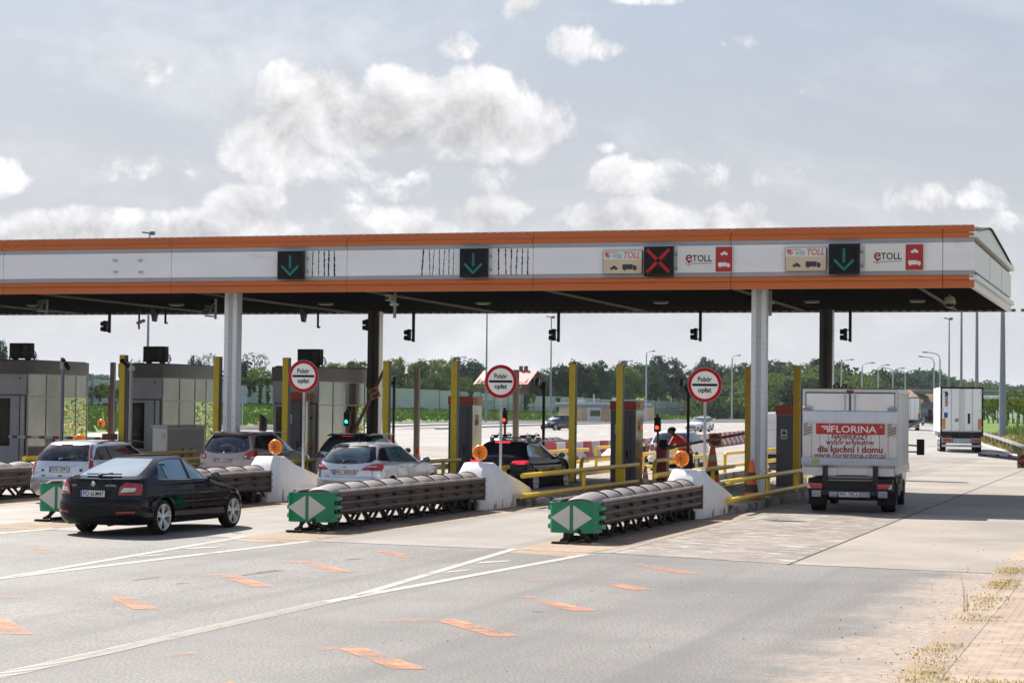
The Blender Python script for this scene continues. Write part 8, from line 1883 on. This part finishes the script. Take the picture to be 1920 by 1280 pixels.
# translucent barrier with ivy
pa, pc = [(2080, 740, 806, 120), (1920, 752, 784, 175), (1880, 756, 784, 205), (1845, 759, 785, 240)], None
t = thing('glass_noise_barrier', 'pale gridded noise barrier overgrown with ivy at the right edge', 'noise barrier', (0, 0, 0))
for (x, yt, yb, D), (x2, yt2, yb2, D2) in zip(pa, pa[1:]):
    n = 4
    for k in range(n):
        f0, f1 = k/n, (k+1)/n; L4 = [atd(x+(x2-x)*f, y_+(y2_-y_)*f, D+(D2-D)*f) for f, y_, y2_ in ((f0, yb, yb2), (f1, yb, yb2), (f1, yt, yt2), (f0, yt, yt2))]
        b = MB(); b.add(L4+[p+Vector((.1, .15, 0)) for p in L4], [(0, 1, 2, 3), (7, 6, 5, 4), (0, 4, 5, 1), (2, 6, 7, 3)]); o = b.build('barrier_panel', mat('pale_green_panel', (.48, .60, .52), .4, var=.1), t)
        g_ = MB()
        for j in range(1, 6):
            p = L4[0].lerp(L4[3], j/6)+Vector((0, -.08, 0)); q_ = L4[1].lerp(L4[2], j/6)+Vector((0, -.08, 0)); g_.bar(p, q_, .05, .10)
            p = L4[0].lerp(L4[1], j/6)+Vector((0, -.08, 0)); q_ = L4[3].lerp(L4[2], j/6)+Vector((0, -.08, 0)); g_.bar(p, q_, .05, .06)
        g_.build('panel_grid', mat('grid_green', (.20, .33, .25), .5), o, smooth=0)
        b = MB(); b.bar(L4[0]+Vector((0, -.1, -.5)), L4[3]+Vector((0, -.1, .1)), .22); b.build('barrier_post', M_NBP, t)
def Dx(x): return interp([(1845, 240), (1880, 205), (1920, 175), (2080, 120)], x)
ivy([(x, 753+(1920-x)*.05, 787+rr.uniform(-22, 0), 3.0, Dx(x)) for x in range(1842, 1990, 5)]+[(x, 750, 760, 5, Dx(x)) for x in range(1842, 1990, 4)], 'green ivy hanging over the pale barrier at the right edge', leaf_mat('ivy_light', (.035, .055, .01), (.12, .16, .02), .5), 70, .20)
for (k, x, yt, D, wp, l) in (('light', 1888, 737, 250, 34, 'light green shrub behind the ivy barrier at the right'), ('light', 1908, 733, 230, 40, 'bright green tree at the right edge above the ivy'), ('light', 1940, 728, 225, 60, 'bright green tree just outside the right edge')): tree(k, x, yt, D, wp, l, 1.0, group='trees beyond the ivy barrier')
# lamp poles
def lamp_straight(x, yt, yb, D, r0, label, head=True):
    p = atd(x, yb, D); q = atd(x, yt, D); t = thing('lamp_pole', label, 'lamp pole', (p.x, p.y, p.z-.2), 0, 'tall straight lamp poles'); h = q.z-p.z+.2
    b = MB(); b.tube([(0, 0, 0), (0, 0, h*.5), (0, 0, h)], [r0, r0*.7, r0*.42], 12); b.build('pole', mat('pole_blue_grey', (.20, .23, .29), .45, metal=.4), t, smooth=60)
    if head: b = MB(); b.box((-.25, 0, h+.02), (.8, .35, .12), M=Matrix.Rotation(.12, 3, 'Y')); b.box((.25, 0, h-.02), (.35, .3, .3)); b.build('lamp_head', mat('lamp_head_dark', (.10, .10, .12), .5), t, bevel=.03)
lamp_straight(1879.5, 500, 811, 150, .27, 'nearest tall lamp pole at the right edge, rising in front of the ivy barrier'); lamp_straight(1831, 480, 800, 190, .20, 'tall lamp pole behind the refrigerated trailer, second from right'); lamp_straight(1802, 470, 798, 225, .17, 'tall lamp pole behind the refrigerated trailer, third from right'); lamp_straight(1779, 597, 796, 250, .15, 'lamp pole with visible lamp head left of the taller poles at right')
lamp_straight(911, 540, 787, 230, .14, 'tall lamp pole rising just left of the middle toll sign'); lamp_straight(1032, 594, 784, 260, .15, 'tall lamp pole with small head right of the middle toll sign'); lamp_straight(275, 436, 790, 170, .14, 'tall blue lamp pole behind the middle kiosk, its head showing above the canopy')
def lamp_curved(x, yt, yb, D, dirs, arm_px, label, group='curved lamp poles along the far road'):
    p = atd(x, yb, D); q = atd(x, yt, D); t = thing('street_lamp', label, 'street lamp', (p.x, p.y, p.z), YAW, group); h = q.z-p.z; l = arm_px*D/FPX; r = max(.09, D*.00032)
    b = MB(); b.tube([(0, 0, 0), (0, 0, h-l*.45)], [r*1.2, r], 8)
    for s_ in dirs: b.tube([(0, 0, h-l*.5), (s_*l*.06, 0, h-l*.25), (s_*l*.25, 0, h-l*.08), (s_*l*.7, 0, h), (s_*l, 0, h+l*.02)], r*.75, 6)
    b.build('pole', mat('pole_pale_grey', (.34, .38, .43), .45, metal=.3), t, smooth=60)
    for s_ in dirs: b = MB(); b.bar((s_*l*.85, 0, h+l*.01), (s_*l*1.22, 0, h+l*.03), r*3, r*1.6); b.build('lamp_head', MATS['lamp_head_dark'], t)
lamp_curved(1211, 658, 788, 270, (1,), 13, 'curved street lamp left of the rightmost toll sign'); lamp_curved(1372, 666, 786, 300, (1,), 13, 'curved street lamp right of the rightmost toll sign')
for (x, yt, D, ds, ap, l) in ((1577, 674, 300, (1,), 24, 'double curved lamp just above the box truck roof'), (1616, 680, 330, (1,), 24, 'curved lamp on the wooded hill left of the truck corner'), (1646, 684, 360, (1,), 22, 'curved lamp in front of the hill, third from the left'), (1674, 690, 330, (-1, 1), 22, 'double arm lamp above the right corner of the box truck'), (1697, 694, 380, (-1, 1), 22, 'double arm lamp left of the sandy slope'), (1751, 669, 330, (-1,), 30, 'left one of two curved lamps left of the trailer'), (1762, 661, 300, (-1,), 34, 'right one of two curved lamps left of the trailer')):
    lamp_curved(x, yt, 790 if x < 1740 else 778, D, ds, ap*.8, l)
# round sign backs at left, power line mast
q = atd(454, 800, 200); t = thing('traffic_sign_back', 'pole with two round grey sign backs right of the left front column', 'traffic sign', (q.x, q.y, 0), YAW)
b = MB(); b.cyl((0, 0, 0), (0, 0, atd(454, 722, 200).z), .06, n=8); b.build('pole', M_STEEL, t)
for y in (733, 749): b = MB(); z = atd(454, y, 200).z; b.lathe([(.42, -.02), (.42, .02)], 24, 'y', (.10, -.1, z)); b.build('sign_plate', mat('sign_back_blue_grey', (.24, .30, .38), .5), t)
p = atd(1765, 745, 900); t = thing('lattice_mast', 'tiny lattice mast on the horizon left of the tall poles', 'mast', (p.x, p.y, 0)); b = MB(); z = atd(1765, 692, 900).z
for sx in (-1, 1): b.bar((sx*1.5, 0, 0), (sx*.2, 0, z), .25)
for k in range(9): w0 = 1.5*(1-k/9)+.2; b.bar((-w0, 0, z*k/9), (w0, 0, z*(k+1)/9), .2)
for zz in (.75, .88): b.bar((-2.2, 0, z*zz), (2.2, 0, z*zz), .3)
b.build('mast_frame', mat('mast_grey', (.4, .42, .46), .6), t, smooth=0)

# ================================================================== air
hb = MB(); hb.box((0, 0, 0), (1, 1, 1)); hz_m = bpy.data.materials.new('haze'); hz_m.use_nodes = True; tt = hz_m.node_tree; tt.nodes.clear()
pv_ = tt.nodes.new('ShaderNodeVolumePrincipled'); pv_.inputs['Color'].default_value = (.80, .87, .97, 1); pv_.inputs['Density'].default_value = .00007; pv_.inputs['Anisotropy'].default_value = .25
oo = tt.nodes.new('ShaderNodeOutputMaterial'); tt.links.new(pv_.outputs[0], oo.inputs['Volume'])
hz_o = hb.build('haze', hz_m, None, smooth=0); hz_o.location = (-400, 3000-100, 30); hz_o.scale = (6000, 8000, 70); hz_o['kind'] = 'stuff'
